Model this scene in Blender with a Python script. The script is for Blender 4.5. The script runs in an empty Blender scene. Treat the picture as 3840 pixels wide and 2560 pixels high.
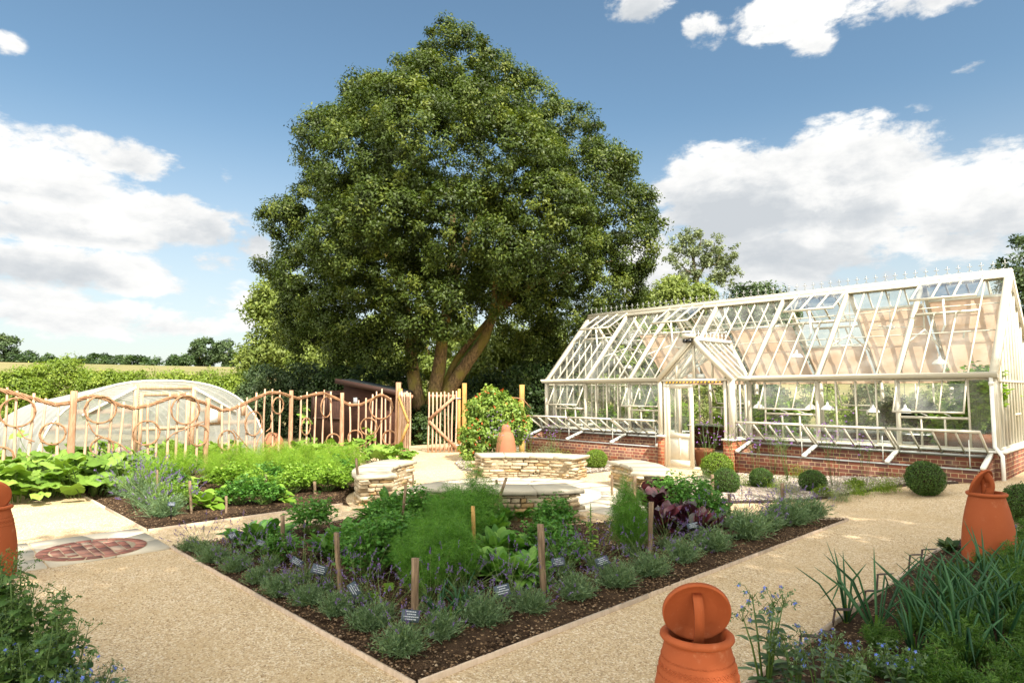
import bpy, math, random
import numpy as np
from math import cos, sin, pi, radians, atan, atan2, hypot, tan, sqrt
S = bpy.context.scene
# ------------------------------------------------------------------ camera
FPX = 2416.0; PITCH = atan(185/FPX); HEAD = radians(136.24); CAMZ = 1.77
cam_d = bpy.data.cameras.new('camera'); cam = bpy.data.objects.new('camera', cam_d)
S.collection.objects.link(cam); S.camera = cam
cam_d.sensor_fit = 'HORIZONTAL'; cam_d.sensor_width = 36; cam_d.lens = FPX/3840*36
cam_d.clip_start = .05; cam_d.clip_end = 3000
cam.location = (0, 0, CAMZ); cam.rotation_euler = (pi/2+PITCH, 0, HEAD-pi/2)
FW = np.array([cos(HEAD)*cos(PITCH), sin(HEAD)*cos(PITCH), sin(PITCH)])
RT = np.array([sin(HEAD), -cos(HEAD), 0.]); UP = np.cross(RT, FW)
CP = np.array([0, 0, CAMZ])
def ray(px, py): return FW*FPX + RT*(px-1920) - UP*(py-1280)
def onz(px, py, z=0.):
    d = ray(px, py); return CP + d*((z-CAMZ)/d[2])
def onx(px, py, x):
    d = ray(px, py); return CP + d*(x/d[0])
def ony(px, py, y):
    d = ray(px, py); return CP + d*(y/d[1])
def atd(px, py, depth):                       # point on the sight line at a given depth
    d = ray(px, py); return CP + d*(depth/FPX)
# ------------------------------------------------------------------ light
SUN_AZ, SUN_EL = radians(-14), radians(47)
sd = bpy.data.lights.new('sun', 'SUN'); sun = bpy.data.objects.new('sun', sd); S.collection.objects.link(sun)
sd.energy = 3.9; sd.angle = radians(.55); sd.color = (1, .93, .82)
SUNV = np.array([cos(SUN_AZ)*cos(SUN_EL), sin(SUN_AZ)*cos(SUN_EL), sin(SUN_EL)])
sun.rotation_euler = (pi/2-SUN_EL, 0, SUN_AZ+pi/2); sun.location = (20, -5, 30)
S.view_settings.view_transform = 'Standard'; S.view_settings.look = 'None'
S.view_settings.exposure = 1.28; S.view_settings.gamma = 1.0
S.render.engine = 'CYCLES'
S.cycles.use_denoising = True
S.cycles.max_bounces = 7; S.cycles.transparent_max_bounces = 28; S.cycles.diffuse_bounces = 4
S.cycles.glossy_bounces = 3; S.cycles.transmission_bounces = 4
S.cycles.caustics_reflective = False; S.cycles.caustics_refractive = False
S.cycles.sample_clamp_indirect = 8

# node helper -----------------------------------------------------------
class NT:
    def __init__(s, tree): s.t = tree; tree.nodes.clear()
    def n(s, typ, **kw):
        nd = s.t.nodes.new(typ)
        for k, v in kw.items():
            if k == 'inp':
                for kk, vv in v.items(): s.set(nd, kk, vv)
            else: setattr(nd, k, v)
        return nd
    def set(s, nd, k, v):
        sock = nd.inputs[k]
        if isinstance(v, bpy.types.NodeSocket): s.t.links.new(v, sock)
        else:
            if hasattr(sock.default_value, '__len__') and not isinstance(v, (int, float)) and len(sock.default_value) == 4 and len(v) == 3: v = (*v, 1)
            sock.default_value = v
    def math(s, op, a, b=0., c=None, clamp=False):
        nd = s.n('ShaderNodeMath', operation=op, use_clamp=clamp)
        s.set(nd, 0, a); s.set(nd, 1, b)
        if c is not None: s.set(nd, 2, c)
        return nd.outputs[0]
    def mix(s, f, a, b, typ='MIX'):
        nd = s.n('ShaderNodeMix', data_type='RGBA', blend_type=typ)
        for k, v in ((0, f), (6, a), (7, b)):
            sock = nd.inputs[k]
            if isinstance(v, bpy.types.NodeSocket): s.t.links.new(v, sock)
            else: sock.default_value = (*v, 1) if (not isinstance(v, (int, float)) and len(v) == 3) else v
        return nd.outputs[2]
    def noise(s, vec, scale, detail=3, rough=.55, out=0, dist=0.):
        nd = s.n('ShaderNodeTexNoise'); 
        if vec is not None: s.set(nd, 'Vector', vec)
        s.set(nd, 'Scale', scale); s.set(nd, 'Detail', detail); s.set(nd, 'Roughness', rough); s.set(nd, 'Distortion', dist)
        return nd.outputs[out]
    def ramp(s, f, stops, interp='LINEAR'):
        nd = s.n('ShaderNodeValToRGB'); cr = nd.color_ramp; cr.interpolation = interp
        while len(cr.elements) > 1: cr.elements.remove(cr.elements[-1])
        cr.elements[0].position = stops[0][0]; cr.elements[0].color = (*stops[0][1], 1)
        for p, c in stops[1:]:
            e = cr.elements.new(p); e.color = (*c, 1)
        s.set(nd, 0, f); return nd.outputs[0]
    def smooth(s, v, a, b):
        nd = s.n('ShaderNodeMapRange', interpolation_type='SMOOTHSTEP')
        s.set(nd, 0, v); s.set(nd, 1, a); s.set(nd, 2, b); s.set(nd, 3, 0.); s.set(nd, 4, 1.)
        return nd.outputs[0]
# ------------------------------------------------------------------ sky with clouds
W = bpy.data.worlds.new('World'); S.world = W; W.use_nodes = True
nt = NT(W.node_tree)
sky = nt.n('ShaderNodeTexSky', sky_type='NISHITA', sun_disc=False)
sky.sun_elevation = SUN_EL; sky.sun_rotation = pi/2-SUN_AZ; sky.altitude = 100; sky.air_density = 1.0; sky.dust_density = .8; sky.ozone_density = 1.4
tc = nt.n('ShaderNodeTexCoord').outputs['Generated']
HF = (cos(HEAD), sin(HEAD), 0); HR = (sin(HEAD), -cos(HEAD), 0)
def dot(v):
    nd = nt.n('ShaderNodeVectorMath', operation='DOT_PRODUCT'); nt.set(nd, 0, tc); nt.set(nd, 1, v); return nd.outputs['Value']
az = nt.math('ARCTAN2', dot(HR), dot(HF))
dz = dot((0, 0, 1)); el = nt.math('ARCSINE', dz)
cv = nt.n('ShaderNodeCombineXYZ'); nt.set(cv, 0, az); nt.set(cv, 1, nt.math('MULTIPLY', el, 1.9)); cvec = cv.outputs[0]
n1 = nt.noise(cvec, 8.0, 9, .62, dist=.25); n2 = nt.noise(cvec, 3.2, 6, .55)
n3 = nt.noise(cvec, 22, 5, .6)
def sky_dir(px, py):
    d = ray(px, py); d = d/np.linalg.norm(d)
    return atan2(d@np.array(HR), d@np.array(HF)), math.asin(d[2])
# (px, py, half width px, half height px, strength)
blobs = [(150,690,330,130,1.0),(430,590,240,80,.8),(640,830,300,110,1.0),(200,840,460,90,1.0),(180,1000,480,95,1.0),(480,1050,240,70,.8),(330,1190,560,80,.85),(130,1120,300,60,.7),(950,910,110,90,.75),(60,560,260,140,.8),
         (2750,760,330,250,1.2),(3150,720,320,260,1.25),(3330,640,240,190,1.0),(2520,700,170,90,.6),(3700,760,330,200,1.05),(2900,960,520,130,1.1),(2480,1010,200,170,.9),(2600,1200,500,110,.8),
         (2960,50,230,110,.85),(2640,110,110,80,.6),(2400,10,150,90,.9),(3500,-20,330,70,.8),(3030,150,120,80,.7),(3640,250,60,30,.55),(850,660,50,45,.5),(20,160,60,40,.55),(800,980,150,50,.6),(900,1140,200,100,.6),
         (3150,1040,420,60,.55),(3760,960,260,60,.45),(-700,700,500,300,1.1),(4700,600,500,300,1.0),(-1400,300,500,200,.8),(5600,900,600,300,1.0)]
msk = None; top = None
for px, py, a, b, st in blobs:
    u0, v0 = sky_dir(px, py); a /= FPX*1.15; b /= FPX*1.15
    du = nt.math('DIVIDE', nt.math('SUBTRACT', az, u0), a); dv = nt.math('DIVIDE', nt.math('SUBTRACT', el, v0), b)
    r2 = nt.math('ADD', nt.math('MULTIPLY', du, du), nt.math('MULTIPLY', dv, dv))
    m = nt.math('MULTIPLY', nt.math('MAXIMUM', nt.math('SUBTRACT', 1., nt.math('MULTIPLY', r2, .62)), 0.), st)
    t = nt.math('MULTIPLY', m, nt.math('ADD', nt.math('MULTIPLY', dv, .5), .5))
    msk = m if msk is None else nt.math('MAXIMUM', msk, m)
    top = t if top is None else nt.math('MAXIMUM', top, t)
dens = nt.math('ADD', msk, nt.math('MULTIPLY', nt.math('SUBTRACT', nt.math('ADD', nt.math('MULTIPLY', n1, .68), nt.math('MULTIPLY', n3, .32)), .5), 2.9))
cl = nt.smooth(dens, .32, .70)
cl = nt.math('MULTIPLY', cl, nt.smooth(msk, .0, .34))
shade = nt.math('ADD', nt.math('MULTIPLY', nt.math('SUBTRACT', n2, .5), 2.8), nt.math('ADD', nt.math('MULTIPLY', top, .75), nt.math('MULTIPLY', nt.math('SUBTRACT', n1, .5), 3.0)))
edge = nt.smooth(dens, 1.15, .5)
shade = nt.math('ADD', shade, nt.math('MULTIPLY', edge, .45))
ccol = nt.ramp(shade, [(0., (.585, .62, .655)), (.3, (.69, .715, .735)), (.6, (.86, .865, .86)), (1., (1.02, 1.01, .98))])
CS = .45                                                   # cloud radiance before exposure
back = nt.smooth(dot(HF), .62, -.25)                       # extra-bright unseen cloud, added behind the view to fill the shaded foreground
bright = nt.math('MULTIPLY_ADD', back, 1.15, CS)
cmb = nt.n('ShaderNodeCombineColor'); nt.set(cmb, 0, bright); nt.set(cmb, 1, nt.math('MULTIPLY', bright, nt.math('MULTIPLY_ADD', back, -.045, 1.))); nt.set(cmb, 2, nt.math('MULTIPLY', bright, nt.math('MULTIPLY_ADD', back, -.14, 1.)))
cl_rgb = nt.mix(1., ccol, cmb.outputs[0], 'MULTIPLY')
cl = nt.math('MAXIMUM', cl, nt.math('MULTIPLY', nt.math('MULTIPLY', nt.smooth(nt.math('ADD', n1, nt.math('MULTIPLY', back, .32)), .50, .68), back), nt.smooth(dz, -.02, .06)))  # added cloud cover outside the view, part of the fill for the shade
SKY_K = .067
skc = nt.mix(1., sky.outputs[0], (SKY_K*.98, SKY_K*1.10, SKY_K*1.02), 'MULTIPLY')
# thin pale veil of moisture low over the horizon
hz = nt.math('MULTIPLY', nt.smooth(el, .42, -.02), .74)
skc = nt.mix(hz, skc, (.355, .352, .345))
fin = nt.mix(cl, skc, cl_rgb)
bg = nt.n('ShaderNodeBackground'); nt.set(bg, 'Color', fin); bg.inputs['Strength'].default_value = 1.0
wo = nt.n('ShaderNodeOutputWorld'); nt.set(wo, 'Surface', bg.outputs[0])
# ------------------------------------------------------------------ mesh building
R = np.random.default_rng(11); random.seed(4)
COL = S.collection
def nrm(v):
    v = np.asarray(v, float); return v/np.maximum(np.linalg.norm(v, axis=-1, keepdims=True), 1e-9)
class MB:
    def __init__(s): s.V = []; s.L = []; s.C = []; s.T = []; s.U = []; s.nv = 0; s.M = []
    def arr(s, V, F, tint=None, mat=0):        # V (n,k,3) template repeats, F list of index tuples into k
        V = np.asarray(V, float)
        if V.ndim == 2: V = V[None]
        n, k, _ = V.shape
        F = [tuple(f) for f in F]
        flat = np.array([i for f in F for i in f]); cnt = np.array([len(f) for f in F])
        s.V.append(V.reshape(-1, 3))
        s.L.append((flat[None]+np.arange(n)[:, None]*k+s.nv).ravel()); s.C.append(np.tile(cnt, n))
        t = np.zeros(n) if tint is None else np.broadcast_to(np.asarray(tint, float), (n,))
        s.T.append(np.repeat(t, len(F))); s.M.append(np.full(n*len(F), mat))
        s.nv += n*k; return s
    def box(s, c, sz, rz=0, tint=0., R3=None, mat=0):
        x, y, z = np.array(sz)/2.
        V = np.array([[a*x, b*y, d*z] for d in (-1, 1) for a, b in ((-1, -1), (1, -1), (1, 1), (-1, 1))])
        if R3 is not None: V = V@np.asarray(R3).T
        elif rz: V = V@np.array([[cos(rz), -sin(rz), 0], [sin(rz), cos(rz), 0], [0, 0, 1]]).T
        return s.arr(V+np.array(c), BOXF, tint, mat)
    def span(s, x0, x1, y0, y1, z0, z1, tint=0.): return s.box(((x0+x1)/2, (y0+y1)/2, (z0+z1)/2), (x1-x0, y1-y0, z1-z0), tint=tint)
    def bar(s, p0, p1, w, h, up=(0, 0, 1), tint=0., mat=0):
        p0 = np.array(p0, float); p1 = np.array(p1, float); d = p1-p0; L = np.linalg.norm(d); d = d/L
        u = np.array(up, float); sd_ = nrm(np.cross(d, u)); u = np.cross(sd_, d)
        return s.box((p0+p1)/2, (w, L, h), R3=np.stack([sd_, d, u], 1), tint=tint, mat=mat)
    def tube(s, pts, r, n=6, tint=0., cap=True, mat=0):
        pts = np.asarray(pts, float); m = len(pts); r = np.broadcast_to(np.asarray(r, float), (m,))
        d = np.gradient(pts, axis=0); d = nrm(d); ref = np.array([0, 0, 1.]) if abs(d[:, 2]).mean() < .8 else np.array([1., 0, 0])
        a = nrm(np.cross(d, ref)); b = np.cross(d, a)
        th = np.arange(n)*2*pi/n
        V = pts[:, None]+(a[:, None]*np.cos(th)[None, :, None]+b[:, None]*np.sin(th)[None, :, None])*r[:, None, None]
        F = [(i*n+j, i*n+(j+1) % n, (i+1)*n+(j+1) % n, (i+1)*n+j) for i in range(m-1) for j in range(n)]
        if cap: F += [tuple(range(n))[::-1], tuple((m-1)*n+j for j in range(n))]
        return s.arr(V.reshape(-1, 3), F, tint, mat)
    def lathe(s, prof, n=32, c=(0, 0, 0), tint=0., cap=False, mat=0):
        th = np.arange(n)*2*pi/n; V = []
        for r_, z in prof: V += [(r_*cos(t)+c[0], r_*sin(t)+c[1], z+c[2]) for t in th]
        m = len(prof)
        F = [(i*n+j, i*n+(j+1) % n, (i+1)*n+(j+1) % n, (i+1)*n+j) for i in range(m-1) for j in range(n)]
        if cap: F += [tuple((m-1)*n+j for j in range(n))]
        return s.arr(V, F, tint, mat)
    def poly(s, pts, tint=0.): return s.arr(np.array(pts, float), [tuple(range(len(pts)))], tint)
    def prism(s, xy, z0, z1, tint=0.):
        n = len(xy); V = [(x, y, z0) for x, y in xy]+[(x, y, z1) for x, y in xy]
        F = [tuple(range(n))[::-1], tuple(range(n, 2*n))]+[(i, (i+1) % n, n+(i+1) % n, n+i) for i in range(n)]
        return s.arr(V, F, tint)
    def build(s, name, mat, parent=None, smooth=False, org=None, uv=False):
        V = np.concatenate(s.V); L = np.concatenate(s.L).astype(np.int32); C = np.concatenate(s.C).astype(np.int32)
        T = np.concatenate(s.T)
        if org is None: org = parent_world(parent) if parent is not None else np.zeros(3)
        V = V-np.array(org)
        me = bpy.data.meshes.new(name)
        me.vertices.add(len(V)); me.vertices.foreach_set('co', V.astype(np.float32).ravel())
        me.loops.add(len(L)); me.loops.foreach_set('vertex_index', L)
        me.polygons.add(len(C)); st = np.concatenate([[0], np.cumsum(C)[:-1]]).astype(np.int32)
        me.polygons.foreach_set('loop_start', st); me.polygons.foreach_set('loop_total', C)
        mats = mat if isinstance(mat, (list, tuple)) else [mat]
        for m_ in mats: me.materials.append(m_)
        if len(mats) > 1: me.polygons.foreach_set('material_index', np.concatenate(s.M).astype(np.int32))
        me.update(calc_edges=True)
        if smooth: me.polygons.foreach_set('use_smooth', np.ones(len(C), bool))
        at = me.attributes.new('tint', 'FLOAT', 'FACE'); at.data.foreach_set('value', T.astype(np.float32))
        if uv:                                    # metre-scaled box mapping
            nm = np.zeros(len(C)*3, np.float32); me.polygons.foreach_get('normal', nm); nm = nm.reshape(-1, 3)
            nl = np.repeat(nm, C, axis=0); co = (V+np.array(org))[L]
            U = np.where(abs(nl[:, 2:3]) > .7, co[:, :2], np.where(abs(nl[:, :1]) > abs(nl[:, 1:2]), co[:, [1, 2]], co[:, [0, 2]]))
            lay = me.uv_layers.new(name='UVMap'); lay.data.foreach_set('uv', U.astype(np.float32).ravel())
        o = bpy.data.objects.new(name, me); COL.objects.link(o)
        if parent is not None: o.parent = parent
        else: o.location = tuple(org)
        return o
BOXF = [(3, 2, 1, 0), (4, 5, 6, 7), (0, 1, 5, 4), (1, 2, 6, 5), (2, 3, 7, 6), (3, 0, 4, 7)]
WLOC = {}
def parent_world(p):
    v = np.zeros(3)
    while p is not None: v = v+np.array(p.location); p = p.parent
    return v
def tag(o, label=None, cat=None, group=None, kind=None):
    if label: o['label'] = label
    if cat: o['category'] = cat
    if group: o['group'] = group
    if kind: o['kind'] = kind
    return o
def empty(name, loc, label=None, cat=None, group=None):
    o = bpy.data.objects.new(name, None); COL.objects.link(o); o.location = tuple(loc); o.empty_display_size = .2
    return tag(o, label, cat, group)
def single(mb, name, mat, org, label, cat, group=None, **kw):
    return tag(mb.build(name, mat, org=org, **kw), label, cat, group)
def struct(mb, name, mat, **kw): return tag(mb.build(name, mat, **kw), kind='structure')
def dup(root, loc, rz=0, sc=1., label=None, group=None):
    r = root.copy(); COL.objects.link(r); r.location = tuple(loc); r.rotation_euler = (0, 0, rz)
    r.scale = (sc,)*3 if isinstance(sc, (int, float)) else sc
    if label: r['label'] = label
    if group: r['group'] = group
    for ch in list(root.children):
        c = ch.copy(); COL.objects.link(c); c.parent = r
        for g_ in ch.children:
            d = g_.copy(); COL.objects.link(d); d.parent = c
    return r
class Kind:                                      # first use moves the prototype itself, later uses copy it
    def __init__(s, *protos): s.p = list(protos); s.used = [False]*len(protos); s.i = 0
    def put(s, loc, rz=None, sc=1., label=None, group=None, k=None):
        k = s.i % len(s.p) if k is None else k; s.i += 1
        rz = random.uniform(0, 6.28) if rz is None else rz
        if not s.used[k]:
            s.used[k] = True; r = s.p[k]; r.location = tuple(loc); r.rotation_euler = (0, 0, rz)
            r.scale = (sc,)*3 if isinstance(sc, (int, float)) else sc
            if label: r['label'] = label
            if group: r['group'] = group
            return r
        return dup(s.p[k], loc, rz, sc, label, group)
# ------------------------------------------------------------------ foliage arrays
def rdir(n, rng=R): return nrm(rng.normal(size=(n, 3)))
def quadleaf(mb, P, D, N, L, Wd, tint, mat=0):
    P = np.asarray(P, float); D = nrm(D); Sd = nrm(np.cross(D, N)); Nn = np.cross(Sd, D)
    L = np.broadcast_to(np.asarray(L, float), (len(P),))[:, None]; Wd = np.broadcast_to(np.asarray(Wd, float), (len(P),))[:, None]
    V = np.stack([P, P+D*L*.45+Sd*Wd*.5+Nn*Wd*.15, P+D*L-Nn*L*.08, P+D*L*.45-Sd*Wd*.5+Nn*Wd*.15], 1)
    mb.arr(V, [(0, 1, 2, 3)], tint, mat)
def strips(mb, P, D, N, L, Wd, droop, ns, prof, fold=.15, tint=0., wav=0., mat=0):
    n = len(P); D = nrm(D); Sd = nrm(np.cross(D, N)); Nn = np.cross(Sd, D)
    L = np.broadcast_to(np.asarray(L, float), (n,))[:, None]; Wd = np.broadcast_to(np.asarray(Wd, float), (n,))[:, None]
    droop = np.broadcast_to(np.asarray(droop, float), (n,))[:, None]
    rows = []
    for i in range(ns+1):
        t = i/ns; w = prof(t)
        c = P+D*L*t+np.array([0, 0, -1.])*droop*L*t*t
        wv = R.normal(size=(n, 2))*wav*w
        rows += [c+Sd*Wd*w*.5+Nn*Wd*(fold*w+wv[:, :1]), c, c-Sd*Wd*w*.5+Nn*Wd*(fold*w+wv[:, 1:])]
    F = []
    for i in range(ns):
        a = i*3; F += [(a, a+1, a+4, a+3), (a+1, a+2, a+5, a+4)]
    mb.arr(np.stack(rows, 1), F, tint, mat)
def blades(mb, P, D, L, Wd, droop, ns, tint=0., tip=.15, mat=0, side=None):
    n = len(P); D = nrm(D); Sd = nrm(np.cross(D, rdir(n))) if side is None else side
    L = np.broadcast_to(np.asarray(L, float), (n,))[:, None]; Wd = np.broadcast_to(np.asarray(Wd, float), (n,))[:, None]
    droop = np.broadcast_to(np.asarray(droop, float), (n,))[:, None]; rows = []
    for i in range(ns+1):
        t = i/ns; w = 1-(1-tip)*t; c = P+D*L*t+np.array([0, 0, -1.])*droop*L*t*t
        rows += [c+Sd*Wd*w*.5, c-Sd*Wd*w*.5]
    mb.arr(np.stack(rows, 1), [(2*i, 2*i+1, 2*i+3, 2*i+2) for i in range(ns)], tint, mat)
P_OVAL = lambda t: max(.06, sin(pi*min(1, t**.8))**.8)
P_SPOON = lambda t: .09 if t < .35 else max(.08, sin(pi*(t-.3)/.72)**.7)
P_LANCE = lambda t: max(.05, sin(pi*t**.7))
# ------------------------------------------------------------------ materials
MAT = {}
def newmat(name):
    m = bpy.data.materials.new(name); m.use_nodes = True; MAT[name] = m; return m, NT(m.node_tree)
def out(nt, sh, disp=None):
    o = nt.n('ShaderNodeOutputMaterial'); nt.set(o, 'Surface', sh)
def bsdf(nt, col, rough=.8, bump=None, spec=.3, metal=0., bstr=.4, bdist=.02):
    b = nt.n('ShaderNodeBsdfPrincipled'); nt.set(b, 'Base Color', col); nt.set(b, 'Roughness', rough)
    nt.set(b, 'Specular IOR Level', spec); nt.set(b, 'Metallic', metal)
    if bump is not None:
        bp = nt.n('ShaderNodeBump'); nt.set(bp, 'Height', bump); nt.set(bp, 'Strength', bstr); nt.set(bp, 'Distance', bdist)
        nt.set(b, 'Normal', bp.outputs[0])
    return b.outputs[0]
def gpos(nt): return nt.n('ShaderNodeNewGeometry').outputs['Position']
def opos(nt): return nt.n('ShaderNodeTexCoord').outputs['Object']
def tint(nt): return nt.n('ShaderNodeAttribute', attribute_name='tint').outputs['Fac']
def leafmat(name, c0, c1, c2, trans=.3, rough=.5, spec=.35, tcol=(1.15, 1.2, .45)):
    m, nt = newmat(name)
    col = nt.ramp(tint(nt), [(0, c0), (.5, c1), (1, c2)])
    col = nt.mix(.5, col, nt.mix(nt.noise(gpos(nt), 2.2, 2), col, (1.35, 1.3, 1.2), 'MULTIPLY'))
    b = bsdf(nt, col, rough, spec=spec)
    tr = nt.n('ShaderNodeBsdfTranslucent'); nt.set(tr, 'Color', nt.mix(1., col, tcol, 'MULTIPLY'))
    mx = nt.n('ShaderNodeMixShader'); nt.set(mx, 0, trans); nt.set(mx, 1, b); nt.set(mx, 2, tr.outputs[0]); out(nt, mx.outputs[0]); return m
def plain(name, col, rough=.6, spec=.3, var=.12, scale=6., metal=0., bump=0., emit=None):
    m, nt = newmat(name)
    n = nt.noise(opos(nt), scale, 5)
    c = nt.mix(n, tuple(np.array(col)*(1-var)), tuple(np.minimum(1, np.array(col)*(1+var))))
    out(nt, bsdf(nt, c, rough, n if bump else None, spec, metal, bump)); return m
# foliage
leafmat('oak_leaf', (.020, .032, .005), (.054, .088, .012), (.150, .182, .028), .26, .5, .3)
leafmat('far_leaf', (.030, .055, .020), (.050, .085, .028), (.085, .125, .036), .15)
leafmat('hedge_leaf', (.10, .16, .018), (.17, .25, .03), (.28, .34, .05), .34)
leafmat('dark_leaf', (.018, .040, .012), (.04, .078, .018), (.075, .12, .028), .2)
leafmat('ash_leaf', (.10, .15, .025), (.17, .22, .045), (.27, .32, .08), .34)
leafmat('shade_leaf', (.10, .14, .03), (.15, .19, .05), (.2, .24, .07), .42)
leafmat('box_leaf', (.028, .062, .012), (.052, .11, .018), (.10, .18, .03), .2)
leafmat('box_bright', (.07, .13, .012), (.14, .23, .02), (.24, .34, .035), .25)
leafmat('lavender_leaf', (.06, .12, .055), (.12, .20, .095), (.21, .30, .155), .25)
leafmat('lavender_flower', (.09, .05, .17), (.14, .08, .26), (.22, .15, .36), .1, tcol=(1, .9, 1.1))
leafmat('verbena_flower', (.22, .06, .42), (.38, .14, .60), (.55, .28, .75), .1, tcol=(1, .9, 1.1))
leafmat('fennel_leaf', (.045, .13, .012), (.08, .21, .022), (.14, .30, .035), .3)
leafmat('dill_leaf', (.12, .24, .02), (.22, .38, .03), (.36, .50, .07), .4)
leafmat('chard_leaf', (.04, .12, .02), (.075, .19, .032), (.14, .28, .055), .3, .5)
leafmat('spinach_leaf', (.055, .16, .022), (.11, .25, .036), (.19, .35, .065), .32, .48)
leafmat('parsley_leaf', (.035, .12, .018), (.075, .20, .03), (.14, .29, .05), .3)
leafmat('lettuce_leaf', (.10, .20, .02), (.18, .32, .035), (.30, .43, .07), .35)
leafmat('squash_leaf', (.10, .19, .025), (.17, .29, .045), (.25, .37, .07), .32)
leafmat('beet_leaf', (.022, .008, .012), (.05, .014, .022), (.12, .03, .04), .15, .28, .6, tcol=(1.3, .5, .5))
leafmat('bean_leaf', (.10, .18, .025), (.18, .28, .045), (.28, .36, .07), .32)
leafmat('carrot_leaf', (.030, .085, .012), (.06, .14, .018), (.11, .20, .032), .3)
leafmat('leek_leaf', (.013, .055, .02), (.024, .088, .030), (.048, .135, .05), .15, .5)
leafmat('kale_leaf', (.04, .09, .02), (.075, .15, .032), (.14, .22, .055), .25)
leafmat('borage_leaf', (.05, .10, .04), (.09, .16, .065), (.17, .25, .13), .22)
leafmat('borage_flower', (.08, .12, .50), (.12, .20, .68), (.22, .32, .85), .15, tcol=(1, 1, 1.1))
leafmat('red_flower', (.6, .06, .02), (.75, .12, .04), (.8, .25, .10), .2, tcol=(1, .8, .8))
leafmat('pink_flower', (.5, .05, .14), (.62, .12, .22), (.7, .3, .35), .2, tcol=(1, .8, .8))
leafmat('white_flower', (.7, .68, .6), (.8, .78, .7), (.85, .8, .5), .1, tcol=(1, 1, 1))
leafmat('sage_leaf', (.10, .13, .06), (.17, .21, .10), (.26, .30, .16), .25)
leafmat('dry_grass', (.16, .18, .06), (.26, .27, .09), (.38, .36, .14), .3)
leafmat('heuchera_leaf', (.035, .015, .03), (.07, .03, .05), (.12, .06, .08), .15)
leafmat('stem_green', (.08, .14, .03), (.12, .19, .05), (.18, .25, .08), .1)
# woods
def wood(name, c0, c1, rough=.75, sc=(3, 3, .5), bump=.25):
    m, nt = newmat(name)
    mp = nt.n('ShaderNodeMapping'); nt.set(mp, 'Vector', opos(nt)); nt.set(mp, 'Scale', sc)
    a = nt.noise(mp.outputs[0], 9, 6, .6); b = nt.noise(opos(nt), 2.3, 4)
    c = nt.mix(nt.smooth(a, .35, .65), c0, c1); c = nt.mix(nt.math('MULTIPLY', b, .5), c, tuple(np.array(c0)*.6))
    t = tint(nt); c = nt.mix(nt.math('MULTIPLY', t, .5), c, tuple(np.array(c1)*1.15))
    out(nt, bsdf(nt, c, rough, a, .2, 0, bump, .01)); return m
wood('pale_wood', (.36, .19, .11), (.56, .345, .22)); wood('picket_wood', (.43, .26, .165), (.66, .45, .32))
wood('willow', (.24, .12, .06), (.43, .25, .14), sc=(1, 1, 1)); wood('stake_wood', (.16, .11, .07), (.34, .24, .15))
wood('yellow_wood', (.42, .24, .07), (.60, .38, .13)); wood('edging_wood', (.42, .31, .22), (.62, .49, .37))
wood('dark_wood', (.035, .015, .010), (.075, .034, .022)); wood('shed_wood', (.035, .013, .008), (.07, .027, .015), sc=(.4, .4, 6))
wood('tunnel_wood', (.45, .28, .17), (.62, .44, .30))
def barkmat(name, c0, c1, moss):
    m, nt = newmat(name)
    mp = nt.n('ShaderNodeMapping'); nt.set(mp, 'Vector', opos(nt)); nt.set(mp, 'Scale', (4, 4, 1.4))
    a = nt.noise(mp.outputs[0], 5, 8, .68); b = nt.noise(opos(nt), 1.6, 4)
    c = nt.mix(nt.smooth(a, .36, .64), c0, c1); c = nt.mix(nt.smooth(b, .42, .62), c, moss)
    out(nt, bsdf(nt, c, .9, a, .15, 0, .9, .05)); return m
barkmat('bark', (.09, .062, .035), (.32, .22, .11), (.24, .20, .05)); barkmat('grey_bark', (.08, .065, .05), (.20, .17, .13), (.14, .13, .07))
# paint, glass, metals
plain('cream_paint', (.59, .545, .44), .42, .4, .04, 3.); plain('white_paint', (.80, .79, .74), .4, .4, .04)
plain('white_enamel', (.82, .82, .80), .25, .5, .03); plain('black_metal', (.018, .016, .015), .45, .5, .2)
plain('rust_steel', (.045, .028, .022), .6, .4, .3); plain('black_plastic', (.012, .012, .013), .3, .5)
plain('slate_label', (.055, .075, .10), .5, .4, .15); plain('letter_paint', (.42, .45, .48), .5)
plain('yellow_paint', (.75, .42, .02), .5); plain('grey_felt', (.10, .115, .11), .9, .2, .25, 3.)
plain('grey_metal', (.42, .43, .42), .4, .5, .08, metal=.6); plain('sill_stone', (.60, .58, .52), .7, .2, .1, 4.)
plain('compost', (.035, .024, .016), .95, .1, .4, 30.); plain('white_plastic', (.8, .8, .79), .4, .4, .03)
plain('red_clay', (.34, .14, .075), .8, .2, .12, 9.); plain('brown_paint', (.045, .022, .016), .6, .2, .2)
plain('blue_door_glass', (.25, .30, .32), .2, .5)
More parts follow.
